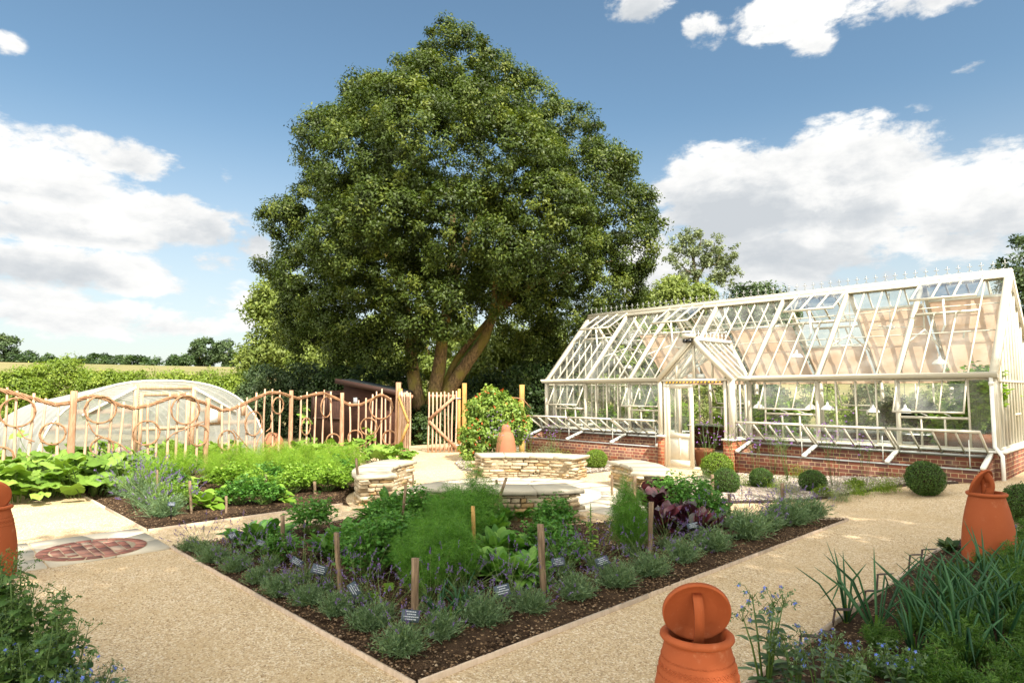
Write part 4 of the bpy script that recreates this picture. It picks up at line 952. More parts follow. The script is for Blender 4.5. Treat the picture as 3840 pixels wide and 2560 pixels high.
for px in pick:
    s = s_of_px(px); p = fp(s); zt = z_of(np.interp(px, wx, wy)-random.uniform(8, 22), p); mb = MB(); lean = random.uniform(-.06, .06); q = fp(s-lean)
    pts, rr_ = bent((*q, -.05), (*p, zt), random.uniform(.024, .034), random.uniform(.017, .024), .012); mb.tube(pts, rr_, 7, tint=random.random()); mb.build('picket', MAT['picket_wood'], fence)
pxs = np.arange(-40, 1488, 9.); base = []
for px in pxs:
    p = fp(s_of_px(px)); base.append((*p, z_of(np.interp(px, wx, wy), p)))
base = np.array(base); dd = nrm(np.gradient(base, axis=0)); nn_ = np.cross(dd, [0, 0, 1.])
mb = MB()
for k in range(6):
    ph = k*1.05; tt = np.arange(len(base)); rad_ = .030
    pts = base+nn_*(np.cos(tt*.33+ph)*rad_)[:, None]+np.cross(dd, nn_)*(np.sin(tt*.33+ph)*rad_+.004*np.sin(tt*1.3+k))[:, None]
    mb.tube(pts, .0125, 5, tint=k/6)
mb.build('woven_rail', MAT['willow'], fence)
rings_ = [(62, 1545, 60, 56), (198, 1625, 50, 42), (373, 1535, 55, 52), (385, 1677, 45, 39), (548, 1622, 52, 47), (690, 1536, 55, 55), (742, 1632, 37, 40), (847, 1650, 37, 38), (945, 1587, 50, 47), (1035, 1520, 31, 32), (1142, 1598, 34, 33), (1217, 1525, 38, 40), (1335, 1640, 30, 29), (1385, 1598, 26, 33), (1430, 1525, 27, 46), (8, 1715, 45, 42), (1010, 1650, 38, 30), (1250, 1650, 22, 26), (1478, 1640, 22, 28)]
for px, py, a, b in rings_:
    p = fp(s_of_px(px)); z = z_of(py, p); s = s_of_px(px); z2 = z_of(py-b, p); rad_ = z2-z; mb = MB()
    tdir = nrm(fp(s+.15)-fp(s-.15)); nf = np.array([tdir[1], -tdir[0]]); nf = nf if nf@(-p) > 0 else -nf
    for k in range(3):
        th_ = np.linspace(0, 2*pi, 33)[:-1]; th_ = np.append(th_, th_[0]); rr_ = rad_+.011*np.cos(th_*4+k*2.1)-.01
        off = .045+.011*np.sin(th_*4+k*2.1)
        pts = np.stack([p[0]+tdir[0]*rr_*np.cos(th_)+nf[0]*off, p[1]+tdir[1]*rr_*np.cos(th_)+nf[1]*off, z+rr_*np.sin(th_)], 1); mb.tube(pts, .0095, 5, tint=k/3+.2, cap=False)
    mb.build('willow_hoop', MAT['willow'], fence)
for pts_ in ([(325, 1580), (350, 1625), (400, 1645), (450, 1665), (480, 1690), (497, 1715)], [(620, 1650), (650, 1622), (690, 1608), (735, 1590), (760, 1580)], [(1010, 1555), (1014, 1580), (1010, 1605), (995, 1617)], [(60, 1600), (90, 1640), (130, 1655)], [(1430, 1572), (1415, 1605), (1400, 1640), (1370, 1665), (1330, 1680)], [(870, 1610), (905, 1650), (940, 1690)], [(985, 1615), (965, 1650), (960, 1690)]):
    mb = MB(); pts = []
    ax = np.array([q[0] for q in pts_]); ay = np.array([q[1] for q in pts_])
    for t in np.linspace(0, len(pts_)-1, 14):
        px, py = np.interp(t, range(len(pts_)), ax), np.interp(t, range(len(pts_)), ay); p = fp(s_of_px(px)); pts.append((p[0]+.06, p[1], z_of(py, p)))
    mb.tube(pts, .012, 5, tint=.4); mb.build('willow_loop', MAT['willow'], fence)
# gate
GP0 = np.array(onz(1490, 1707)); GP1 = np.array(onz(1740, 1694))
def post_thing(p, top, r, mat, label):
    z = z_of(top, p); mb = MB(); pts, rr_ = bent((p[0], p[1], -.1), (p[0], p[1], z), r*1.05, r*.95, .004); mb.tube(pts, rr_, 12)
    return single(mb, 'gate_post', mat, (p[0], p[1], 0), label, 'post', 'round posts by the gate')
post_thing(GP0, 1433, .075, MAT['pale_wood'], 'thick pale round gate post where the wavy fence ends')
post_thing(GP1, 1436, .072, MAT['yellow_wood'], 'round honey coloured gate post beside the half open gate leaf')
GP2 = np.array(onz(1957, 1700)); post_thing(GP2, 1442, .078, MAT['yellow_wood'], 'round honey coloured post behind the scarlet runner beans')
def gate(root, h, f, brace, label):
    root = empty('picket_gate', (h[0], h[1], 0), label, 'gate', 'picket gate leaves')
    h = np.array(h[:2]); f = np.array(f[:2]); w = np.linalg.norm(f-h); d = (f-h)/w; n = np.array([-d[1], d[0]]); n = n if n@(-h) > 0 else -n
    def q(t, z, off=0.): return (*(h+d*t+n*off), z)
    mb = MB(); mb.bar(q(.05, .02), q(.05, 1.83), .085, .09, (*n, 0)); mb.build('hinge_stile', MAT['yellow_wood'], root)
    k = int(w/.115)
    for i in range(k):
        t = .13+(w-.15)*i/(k-1); mb = MB(); pts, rr_ = bent(q(t+random.uniform(-.01, .01), .0, .05), q(t, 1.74+random.uniform(-.03, .03), .05), .026, .022, .008); mb.tube(pts, rr_, 7, tint=random.random()); mb.build('picket', MAT['picket_wood'], root)
    for z in (.10, 1.62):
        mb = MB(); mb.bar(q(.08, z), q(w, z), .035, .085); mb.build('rail', MAT['pale_wood'], root)
    mb = MB(); mb.bar(q(.12, .12, .10), q(w-.03, .90, .10), .035, .085); mb.bar(q(w-.03, .95, .10), q(.18, 1.60, .10), .035, .085); mb.build('brace', MAT['pale_wood'] if brace else MAT['yellow_wood'], root)
    mb = MB(); mb.bar(q(.0, 1.55, .06), q(.22, 1.55, .06), .012, .035); mb.bar(q(.0, .2, .06), q(.22, .2, .06), .012, .035); mb.build('hinge', MAT['grey_metal'], root)
g1 = GP1+np.array([0, 0, 0.]); d_ = nrm(RT[:2]); g1f = onz(1604, 1695); gate(None, (GP1+nrm(g1f-GP1)*.10)[:2], g1f[:2], 1, 'half open picket gate leaf with a zigzag diagonal brace, hung from the honey coloured post')
g0f = onz(1530, 1716); g0f = GP0+nrm(g0f-GP0)*1.0; gate(None, (GP0+nrm(g0f-GP0)*.10)[:2], g0f[:2], 0, 'picket gate leaf standing open edge-on to us beside the thick pale gate post')
# ------------------------------------------------------------------ polytunnel
def polytunnel(xf, yc, hw, ht, length, label, full=True, rz=0.):
    root = empty('polytunnel', (xf, yc, 0), label, 'polytunnel', 'polytunnels')
    def A(t, x=0., k=1.): return (xf-x, yc-hw*k*cos(t)*abs(cos(t))**-.18 if abs(cos(t)) > 1e-6 else yc, max(0, ht*k*sin(t)**.92*(1-.026*x)))
    th_ = np.linspace(0.0, pi, 29); nx = 40 if full else 10
    mb = MB(); V = []
    for i in range(nx+1):
        x = length*i/nx; sag = 1-.012*abs(sin(i*pi/2.))
        for t in th_: p = A(t, x, sag if 0 < i < nx else 1); V.append((p[0], p[1]+.0, p[2]))
    n = len(th_); mb.arr(V, [(i*n+j, i*n+j+1, (i+1)*n+j+1, (i+1)*n+j) for i in range(nx) for j in range(n-1)]); mb.build('cover', MAT['polythene'], root, smooth=True)
    for i in range(0, nx+1, 4):
        mb = MB(); x = length*i/nx; mb.tube([np.array(A(t, x, .985)) for t in th_], .022, 6); mb.build('hoop', MAT['white_paint'], root, smooth=True)
    if not full: return
    for xo, k in ((0, 1), (length, -1)):
        mb = MB(); dw = .62 if xo == 0 else 0.0; zt = 1.78
        pts = [A(t, xo) for t in th_]; L_ = [p for p in pts if p[1] <= yc-dw]; R_ = [p for p in pts if p[1] >= yc+dw]; X0 = xf-xo
        if xo: mb.poly(pts)
        else:
            mb.poly(L_+[(X0, yc-dw, L_[-1][2]), (X0, yc-dw, 0)]); mb.poly([(X0, yc+dw, 0), (X0, yc+dw, R_[0][2])]+R_); M_ = [p for p in pts if yc-dw < p[1] < yc+dw]
            mb.poly([(X0, yc-dw, zt), (X0, yc-dw, L_[-1][2])]+M_+[(X0, yc+dw, R_[0][2]), (X0, yc+dw, zt)])
        mb.build('end_cover', MAT['polythene_end'], root)
    x = xf+.03; TW = MAT['tunnel_wood']
    for s in (-1, 1):
        mb = MB(); mb.span(x-.02, x+.04, yc+s*.66-.05, yc+s*.66+.05, 0, 1.93); mb.build('door_post', TW, root)
        mb = MB(); mb.bar((x, yc+s*.66, 1.86), (x, yc+s*1.75, 1.20), .05, .10, (1, 0, 0)); mb.build('corner_brace', MAT['white_paint'], root)
        for z, wd in ((.35, 1.), (.92, 1.), (1.28, .78)):
            mb = MB(); mb.span(x-.11, x-.06, yc+min(s*.72, s*hw*.93*wd), yc+max(s*.72, s*hw*.93*wd), z-.055, z+.055); mb.build('end_rail', TW, root)
        mb = MB(); mb.span(x-.03, x+.03, yc+s*1.95-.05, yc+s*1.95+.05, 1.1, 1.48); mb.build('end_stud', TW, root)
    mb = MB(); mb.span(x-.03, x+.03, yc-.72, yc+.72, 1.80, 1.90); mb.build('door_head', TW, root)
    # door leaf slightly open
    dr = MB()
    for a, b, z0, z1 in ((-.58, -.50, .05, 1.74), (.50, .58, .05, 1.74), (-.5, .5, 1.64, 1.74), (-.5, .5, .05, .2), (-.5, .5, .80, .88)): dr.span(x+.0, x+.04, yc+a, yc+b, z0, z1)
    d_ = dr.build('door', TW, root); mg = MB(); mg.poly([(x+.02, yc-.5, .2), (x+.02, yc+.5, .2), (x+.02, yc+.5, 1.64), (x+.02, yc-.5, 1.64)]); mg.build('pane', MAT['polythene_end'], d_)
    mb = MB(); mb.span(x+.01, x+.018, yc+1.03, yc+1.28, .94, 1.28); mb.build('notice_sheet', MAT['white_plastic'], root)
    mb = MB(); mb.span(x-.01, x+.009, yc+.96, yc+1.40, .90, 1.32); mb.build('notice_board', TW, root)
polytunnel(-17.8, 4.95, 2.62, 2.06, 9.0, 'milky polytunnel with a timber door end standing behind the wavy fence')
polytunnel(-1.6, 24.5, 2.2, 2.3, 3.2, 'white polytunnel glimpsed through the glass behind the greenhouse', False)
# ------------------------------------------------------------------ shed
def px_depth(px, py, depth): return atd(px, py, depth)
a = atd(1165, 1600, 22.0); b_ = atd(1286, 1600, 21.3); c = atd(1500, 1600, 20.4)
root = empty('shed', (a[0], a[1], 0), 'low dark brown timber shed with a sloping felt roof behind the fence', 'shed')
def wallp(mb, p, q, z0, z1a, z1b, t=.05):
    p, q = np.array(p[:2]), np.array(q[:2]); d = nrm(q-p); n = np.array([-d[1], d[0]])*t; V = [(*p, z0), (*q, z0), (*q, z1b), (*p, z1a)]; V2 = [(x+n[0], y+n[1], z) for x, y, z in V]; mb.arr(V+V2, [(0, 1, 2, 3), (7, 6, 5, 4), (0, 4, 5, 1), (1, 5, 6, 2), (2, 6, 7, 3), (3, 7, 4, 0)])
mb = MB(); back = np.array([-1.9, 1.6]); wallp(mb, b_, c, -.1, 2.02, 1.62); wallp(mb, b_[:2]+back, b_, -.1, 2.02, 2.02); mb.build('plank_wall', MAT['shed_wood'], root)
mb = MB(); wallp(mb, a, b_, -.1, 1.72, 1.80); mb.build('side_bay', MAT['dark_wood'], root)
mb = MB()
for t0, t1 in ((.05, .45), (.55, .93)):
    p, q = a+(b_-a)*t0, a+(b_-a)*t1
    for z0, z1 in ((1.62, 1.68), (.82, .88)): mb.bar((p[0]+.05, p[1], (z0+z1)/2), (q[0]+.05, q[1], (z0+z1)/2), .06, .06)
    for r_ in (p, q): mb.bar((r_[0]+.05, r_[1], .82), (r_[0]+.05, r_[1], 1.68), .06, .06, (1, 0, 0))
mb.build('window_frame', MAT['brown_paint'], root)
mb = MB(); u = nrm((c-b_)[:2]); pa, pb = b_[:2]-u*.25, c[:2]+u*.2
V = [(*(pa+np.array([.18, -.18])), 2.08), (*(pb+np.array([.18, -.18])), 1.64), (*(pb+back), 1.72), (*(pa+back), 2.16)]; V2 = [(x, y, z+.06) for x, y, z in V]
mb.arr(V+V2, [(0, 1, 2, 3), (7, 6, 5, 4), (0, 4, 5, 1), (1, 5, 6, 2), (2, 6, 7, 3), (3, 7, 4, 0)]); mb.build('roof', MAT['grey_felt'], root)
mb = MB(); mb.bar((*(pa+np.array([.2, -.2])), 2.10), (*(pb+np.array([.2, -.2])), 1.66), .04, .16); mb.build('fascia', MAT['brown_paint'], root)
mb = MB(); p = b_+(c-b_)*.24; mb.box((p[0]+.08, p[1]-.08, 1.42), (.12, .12, .26), .6); mb.build('bulkhead_light', MAT['grey_metal'], root)
mb = MB(); p = b_+(c-b_)*.60
for k in (0, .34): mb.bar((p[0]+.06+u[0]*k, p[1]-.06+u[1]*k, .2), (p[0]+.06+u[0]*k, p[1]-.06+u[1]*k, 1.70), .07, .03, (1, 0, 0))
mb.bar((p[0]+.06, p[1]-.06, 1.70), (p[0]+.06+u[0]*.34, p[1]-.06+u[1]*.34, 1.70), .05, .06); mb.build('door', MAT['dark_wood'], root)
# ------------------------------------------------------------------ terracotta rhubarb forcers
def forcer(name='rhubarb_forcer', deco=True, H_=.62):
    root = empty(name, (0, 0, 0), '', 'rhubarb forcer', 'terracotta rhubarb forcers standing round the paths')
    k = H_/.62
    prof = [(.215, 0), (.222, .02), (.225, .10), (.222, .2), (.212, .30), (.198, .39), (.180, .47), (.160, .545), (.150, .578), (.147, .588), (.150, .592), (.163, .597), (.170, .607), (.168, .618), (.158, .625), (.145, .626), (.132, .618), (.128, .600), (.132, .57), (.15, .5), (.17, .35)]
    mb = MB(); mb.lathe([(r, z*k) for r, z in prof], 56); mb.build('body', MAT['terracotta'], root, smooth=True)
    if deco:
        mb = MB()
        def rad(z): return np.interp(z, [p_[1] for p_ in prof[:10]], [p_[0] for p_ in prof[:10]])
        for z, amp, wl, n in ((.525, .0028, 60, 240), (.455, .0028, 66, 264)):
            th2 = np.linspace(0, 2*pi, n+1); zz = z+amp*np.sign(np.sin(th2*wl)); mb.tube(np.stack([(rad(z)+.0008)*np.cos(th2), (rad(z)+.0008)*np.sin(th2), zz*k], 1), .0019, 4, cap=False)
        for ph in (0, pi):
            th2 = np.linspace(0, 2*pi, 289); zz = .490+.011*np.sin(th2*22+ph); mb.tube(np.stack([(rad(.49)+.0006+(zz-.49)*-.22)*np.cos(th2), (rad(.49)+.0006+(zz-.49)*-.22)*np.sin(th2), zz*k], 1), .0024, 4, cap=False)
        for j in range(44):
            t = (j+.5)/44*2*pi; mb.box(((rad(.49)+.0006)*cos(t), (rad(.49)+.0006)*sin(t), .49*k), (.005, .006, .005), t)
        mb.build('braided_band', MAT['terracotta'], root)
    return root, k
def lid(root, ctr, normal, up, handle=True, holes=True, R_=.150, hole=False):
    """disc lid stood on edge in the mouth of the forcer; 'normal' is the side that carries the strap handle"""
    n = nrm(normal); u = nrm(np.array(up)-n*(np.array(up)@n)); r = np.cross(u, n); Rm = np.stack([r, u, n], 1); ctr = np.array(ctr)
    mb = MB(); seg = 48; th2 = np.arange(seg)*2*pi/seg; V = []
    prof = [(.0, -.012), (R_*.9, -.012), (R_, -.004), (R_*1.0, .014), (R_*.965, .020), (R_*.92, .012), (R_*.6, .002), (.0, .020)]
    for rr_, h in prof[1:-1]: V += [(rr_*cos(t), rr_*sin(t), h) for t in th2]
    m_ = len(prof)-2; F = [(i*seg+j, i*seg+(j+1) % seg, (i+1)*seg+(j+1) % seg, (i+1)*seg+j) for i in range(m_-1) for j in range(seg)]
    F += [tuple(range(seg))[::-1], tuple((m_-1)*seg+j for j in range(seg))]
    mb.arr(np.array(V)@Rm.T+ctr, F); ld = mb.build('lid', MAT['terracotta'], root, smooth=False)
    for p in ld.data.polygons: p.use_smooth = len(p.vertices) == 4
    if handle:
        mb = MB(); t = np.linspace(0, pi, 15); hh = .088
        V = []
        for tt in t:
            cy, cz = -.22*R_+R_*(.88 if tt < pi/2 else .96)*cos(tt), .004+hh*sin(tt)**.7
            iy, iz = -.22*R_+R_*(.68 if tt < pi/2 else .84)*cos(tt), .000+(hh-.026)*sin(tt)**.7
            V += [(-.021, iy, iz), (.021, iy, iz), (.021, cy, cz), (-.021, cy, cz)]
        F = [(4*i+j, 4*i+(j+1) % 4, 4*(i+1)+(j+1) % 4, 4*(i+1)+j) for i in range(14) for j in range(4)]+[(3, 2, 1, 0), (56, 57, 58, 59)]
        mb.arr(np.array(V)@Rm.T+ctr, F); hd = mb.build('handle', MAT['terracotta'], ld)
    return ld
def setpot(px, py_rim, depth, H_, label, face, deco=True, dz=0.):
    p = atd(px, py_rim, depth); root, k = forcer('rhubarb_forcer', deco, H_); root['label'] = label; return root, p
# near pot: rim seen at (2615,2380)
p = atd(2613, 2372, 3.02); zr = p[2]
near, k = forcer(H_=.66); near['label'] = 'large terracotta rhubarb forcer in front, braided band, lid stood on edge in its mouth'
tw = nrm(np.array([-p[0], -p[1]])); f3 = np.array([tw[0], tw[1], 0.]); r3 = np.array([-tw[1], tw[0], 0])
lid(near, f3*-.01+np.array([0, 0, .66+.098]), f3*.90-np.array([0, 0, .38])+r3*.16, np.array([0, 0, 1.])+r3*-.04, R_=.158)
near.location = (p[0], p[1], zr-.66)
p2 = atd(3699, 1846, 6.2); zr2 = p2[2]
far, k = forcer(deco=False, H_=.70); far['label'] = 'terracotta rhubarb forcer at the far corner of the onion bed, lid pierced by a hole'
tw = nrm(np.array([-p2[0], -p2[1]])); f3 = np.array([tw[0], tw[1], 0.]); r3 = np.array([-tw[1], tw[0], 0])
l2 = lid(far, -r3*.045+np.array([0, 0, .70+.085])+f3*.0, r3*.80+f3*.42-np.array([0, 0, .42]), np.array([0, 0, 1.])-r3*-.0, handle=False, R_=.152)
# the strap lobe standing out of this lid, pierced by a round hole
mb = MB(); n_ = nrm(-(f3*-.75+r3*.55)); n_ = np.array([n_[0], n_[1], 0]); c0 = -r3*.035+np.array([0, 0, .775])
def lobe(mb, axis, c0, R0, th_=.022, hole=.022):
    side = np.cross(axis, [0, 0, 1.]); seg = 20; o_, i_ = [], []
    for t in np.linspace(-pi/2, pi/2, seg): o_.append(c0+axis*(.01+R0*.62*cos(t))+np.array([0, 0, R0*.86*sin(t)]))
    hc = c0+axis*(R0*.30)
    for t in np.linspace(-pi/2, pi/2, seg): i_.append(hc+axis*hole*cos(t)*1.0+np.array([0, 0, hole*sin(t)]))
    i2 = [hc-axis*hole*cos(t)+np.array([0, 0, hole*sin(t)]) for t in np.linspace(-pi/2, pi/2, seg)]; b2 = [c0+axis*.0+np.array([0, 0, R0*.86*sin(t)]) for t in np.linspace(-pi/2, pi/2, seg)]
    for A_, B_ in ((o_, i_), (i2, b2)):
        V = [q+side*s*th_/2 for s in (-1, 1) for A2 in (A_, B_) for q in A2]; n = seg
        F = []
        for j in range(n-1): F += [(j, j+1, n+j+1, n+j), (2*n+j, 3*n+j, 3*n+j+1, 2*n+j+1), (j, 2*n+j, 2*n+j+1, j+1), (n+j, n+j+1, 3*n+j+1, 3*n+j)]
        mb.arr(V, F)
ax = nrm(r3*-.92*-1+f3*.38); lobe(mb, np.array([ax[0], ax[1], 0]), c0+np.array([0, 0, .0]), .16); mb.build('handle', MAT['terracotta'], l2)
far.location = (p2[0], p2[1], zr2-.70)
p3 = atd(-32, 1912, 6.2); lf, k = forcer(H_=.66); lf['label'] = 'terracotta rhubarb forcer cut by the left edge of the picture'
tw = nrm(np.array([-p3[0], -p3[1]])); f3 = np.array([tw[0], tw[1], 0.]); r3 = np.array([-tw[1], tw[0], 0])
lid(lf, np.array([0, 0, .66+.095]), -f3+np.array([0, 0, .2]), np.array([0, 0, 1.])-r3*.1); lf.location = (p3[0], p3[1], 0)
# small bell shaped forcer beyond the far bench
p4 = atd(1897, 1690, 15.8); root = empty('rhubarb_forcer', (p4[0], p4[1], 0), 'small weathered conical terracotta forcer with a domed knob in front of the runner beans', 'rhubarb forcer', 'terracotta rhubarb forcers standing round the paths')
zt = z_of(1590, p4); mb = MB(); mb.lathe([(.26, 0), (.255, zt*.35), (.215, zt*.62), (.165, zt*.78), (.115, zt*.80), (.12, zt*.84), (.10, zt*.95), (.06, zt*.99), (0, zt)], 28, (p4[0], p4[1], 0)); mb.build('body', MAT['red_clay'], root, smooth=True)
# dome forcer half hidden in the dill bed by the fence
p5 = atd(1025, 1640, 16.6)
root = empty('terracotta_pot', (p5[0], p5[1], 0), 'rounded terracotta pot glimpsed behind the wavy fence by the polytunnel corner', 'pot'); zt = z_of(1622, p5); mb = MB(); mb.lathe([(.26, 0), (.27, zt*.5), (.24, zt*.75), (.16, zt*.92), (.05, zt), (0, zt)], 22, (p5[0], p5[1], 0)); mb.build('body', MAT['red_clay'], root, smooth=True)
# pots inside / by the porch
def clay_pot(x, y, z, r0, r1, h, label, name='clay_pot', mat='red_clay'):
    root = empty(name, (x, y, z), label, 'pot'); mb = MB(); mb.lathe([(0, 0), (r0, 0), (r1*.97, h*.82), (r1*1.08, h*.83), (r1*1.1, h), (r1*.98, h), (r1*.95, h*.9), (r1*.9, h*.88)], 28, (x, y, z)); mb.build('body', MAT[mat], root, smooth=True)
    mb = MB(); mb.lathe([(0, h*.93), (r1*.96, h*.92)], 20, (x, y, z)); mb.build('compost', MAT['compost'], root)
q = ony(2660, 1735, 13.9); clay_pot(q[0], 13.62, .035, .14, .24, .40, 'tapering pale terracotta pot inside the open porch doorway')
q = ony(3632, 1700, 14.75); clay_pot(q[0], 14.75, .035, .34, .50, .95, 'very large ribbed terracotta pot inside the greenhouse corner by the downpipe', 'large_pot')
# ------------------------------------------------------------------ stakes
stakes = [((1559, 2091), (1553, 2398), .044, 'thick squared stake at the front corner of the lavender, standing over a slate label'), ((1261, 1995), (1280, 2250), .040, 'split weathered stake in the lavender left of the big fennel'), ((1060, 1931), (1062, 2115), .036, 'upright stake among the tall lavender in front of the broad chard leaves'),
  ((1522, 1820), (1494, 2040), .030, 'long thin stake leaning to the right beside the parsley'), ((1549, 1778), (1549, 1860), .036, 'short dark stake against the shaded stone bench end, left of the parsley'), ((1773, 1897), (1781, 2120), .034, 'yellowish upright stake between the big fennel and the spinach'),
  ((1898, 1790), (1834, 1975), .034, 'stake leaning steeply to the right behind the spinach'), ((1862, 1797), (1862, 1900), .034, 'dark upright stake beside the leaning one in front of the stone bench'), ((2025, 1965), (2041, 2245), .046, 'thick cracked stake right of the spinach with lavender at its foot'),
  ((2442, 1881), (2434, 2105), .040, 'reddish brown stake in front of the dark beet leaves'), ((2380, 1785), (2380, 1880), .048, 'grey stake behind the small fennel, left of the dark beet leaves'), ((2295, 1780), (2295, 1860), .040, 'short mossy stake at the top of the small fennel'),
  ((2671, 1778), (2669, 1880), .044, 'grey stake in front of the bright box ball by the porch'), ((2735, 1850), (2733, 1958), .034, 'small dark stake at the right of the parsley beside the far lavender'), ((2934, 1810), (2936, 1945), .040, 'stake standing in the far lavender before the pale gravel'),
  ((711, 1802), (719, 1935), .034, 'thin stake in the left bed between chard and parsley'), ((848, 1858), (849, 1935), .036, 'short stake at the near edge of the left bed'), ((997, 1778), (1000, 1892), .036, 'upright stake in the middle of the left bed'),
  ((1180, 1804), (1182, 1862), .046, 'short square grey stake in the right part of the left bed'), ((1336, 1717), (1351, 1886), .034, 'crooked stake beside the left curved bench'), ((589, 1761), (597, 1890), .034, 'stake right of the pale lavender clump'),
  ((1092, 1690), (1092, 1760), .026, 'thin cane in the dill near the back of the left bed'), ((524, 1728), (526, 1810), .026, 'thin stake behind the pale lavender by the squash leaves')]
for (tx, ty), (bx, by), w, lb in stakes:
    b = G(bx, by); dep = (np.array([b[0], b[1], 0])-CP)@FW; t = atd(tx, ty, dep); mb = MB()
    if bx < tx-20: t = t+np.array([.0, .0, 0])
    n = 6; a_ = random.uniform(0, 1.5); V = []
    for i in range(n):
        f = i/(n-1); c_ = b*(1-f)+t*f+np.array([random.uniform(-.003, .003), random.uniform(-.003, .003), -.05*(1-f)])
        for u, v in ((-1, -1), (1, -1), (1, 1), (-1, 1)):
            s_ = w/2*random.uniform(.9, 1.08); V.append(c_+np.array([(u*cos(a_)-v*sin(a_))*s_, (u*sin(a_)+v*cos(a_))*s_*.8, random.uniform(-.004, .004) if i == n-1 else 0]))
    mb.arr(V, [(4*i+j, 4*i+(j+1) % 4, 4*(i+1)+(j+1) % 4, 4*(i+1)+j) for i in range(n-1) for j in range(4)]+[(3, 2, 1, 0), (4*n-4, 4*n-3, 4*n-2, 4*n-1)])
    single(mb, 'wooden_stake', MAT['yellow_wood' if 'yellowish' in lb else 'stake_wood'], (b[0], b[1], b[2]), lb, 'stake', 'wooden row stakes in the beds')
# slate plant labels (small tilted plates with white lettering on dark spikes)
labels = [((1540, 2308), .125, .08, -8, 'dark slate plant label with four white lines below the thick front stake'), ((1883, 2212), .12, .085, 14, 'slate plant label tilted right in the lavender below the spinach'), ((2093, 2106), .12, .075, 10, 'slate plant label with bold white lettering right of the cracked stake'), ((2258, 2104), .12, .08, 22, 'slate plant label below the bolted yellow lettuce'),
  ((2598, 1970), .13, .07, 15, 'slate plant label beside the dark beet leaves'), ((1328, 2208), .11, .07, -60, 'slate plant label turned almost on edge right of the split stake'), ((1197, 2135), .13, .08, -20, 'slate plant label in the tall lavender left of the split stake'), ((1113, 2105), .11, .06, -35, 'pale faced slate label just right of the chard stake'), ((980, 2036), .09, .06, -25, 'slate label at the foot of the broad chard leaves'), ((872, 2008), .07, .07, -65, 'small pale label left of the broad chard leaves'), ((643, 1889), .09, .06, -10, 'lone dark slate label beside the pale lavender in the left bed')]
for (px, py), w, h, roll, lb in labels:
    c = onz(px, py, .24); root = empty('plant_label', (c[0], c[1], 0), lb, 'plant label', 'slate plant labels in the beds')
    tw = nrm(np.array([-c[0], -c[1], 0])); r_ = np.array([-tw[1], tw[0], 0]); ro = radians(roll); up = nrm(np.array([0, 0, .80])-tw*.55); nn2 = nrm(np.cross(r_, up)); rr_ = r_*cos(ro)+up*sin(ro); uu = np.cross(nn2, rr_)
    Rm = np.stack([rr_, uu, nn2], 1); mb = MB(); mb.box(c, (w, h, .008), R3=Rm); mb.build('plate', MAT['slate_label'], root)
    mb = MB()
    for j, wd in enumerate((.45, .32, .62, .5)):
        yy = h*(.33-.21*j); x0 = -w*wd*.62
        while x0 < w*wd*.62:
            l_ = random.uniform(.06, .14)*w; mb.box(c+rr_*(x0+l_/2)+uu*yy+nn2*.0055, (l_*.8, h*.085, .002), R3=Rm); x0 += l_
    mb.build('lettering', MAT['letter_paint'], root)
    mb = MB(); mb.bar(c-nn2*.008, (c[0]+nn2[0]*.0-tw[0]*.02, c[1]-tw[1]*.02, .0), .018, .006, (tw[0], tw[1], 0)); mb.build('spike', MAT['black_plastic'], root)
# rusty steel plant markers seen from behind in the onion bed
mk = [((3292, 2151), (3285, 2232), 'rusty bent steel marker with a wide flat top at the edge of the onion bed'), ((3413, 2079), (3403, 2150), 'rusty steel marker between the widest one and the farthest one'), ((3459, 2059), (3446, 2138), 'farthest rusty steel marker of the onion bed, its plate tipped up'), ((3246, 2213), (3236, 2282), 'rusty steel marker among the tallest onion leaves'),
      ((3132, 2282), (3119, 2364), 'rusty steel marker left of the first onion clump'), ((3004, 2380), (2988, 2495), 'nearest upright steel marker behind the tall borage'), ((3076, 2367), (3060, 2442), 'steel marker with a ribbed grey plate behind the tall borage'), ((3640, 2535), (3630, 2600), 'steel marker at the bottom of the picture among the carrots'), ((3340, 2500), (3330, 2590), 'steel marker beside the blue borage flowers at the bottom')]
for (tx, ty), (bx, by), lb in mk:
    b = G(bx, by); dep = (b-CP)@FW; t = atd(tx, ty, dep); root = empty('plant_marker', (b[0], b[1], 0), lb, 'plant marker', 'steel plant markers along the onion bed')
    mb = MB(); mb.bar((b[0], b[1], 0), t, .020, .006, RT); mb.build('spike', MAT['rust_steel'], root)
    mb = MB(); d = nrm(np.array([1., -.12, .22])); pl = t+d*.06; s_ = nrm(np.cross(d, [0, 0, 1])); mb.box(pl, (.115, .075, .004), R3=np.stack([d, -s_, np.cross(d, -s_)], 1)); mb.build('plate', MAT['rust_steel'], root)
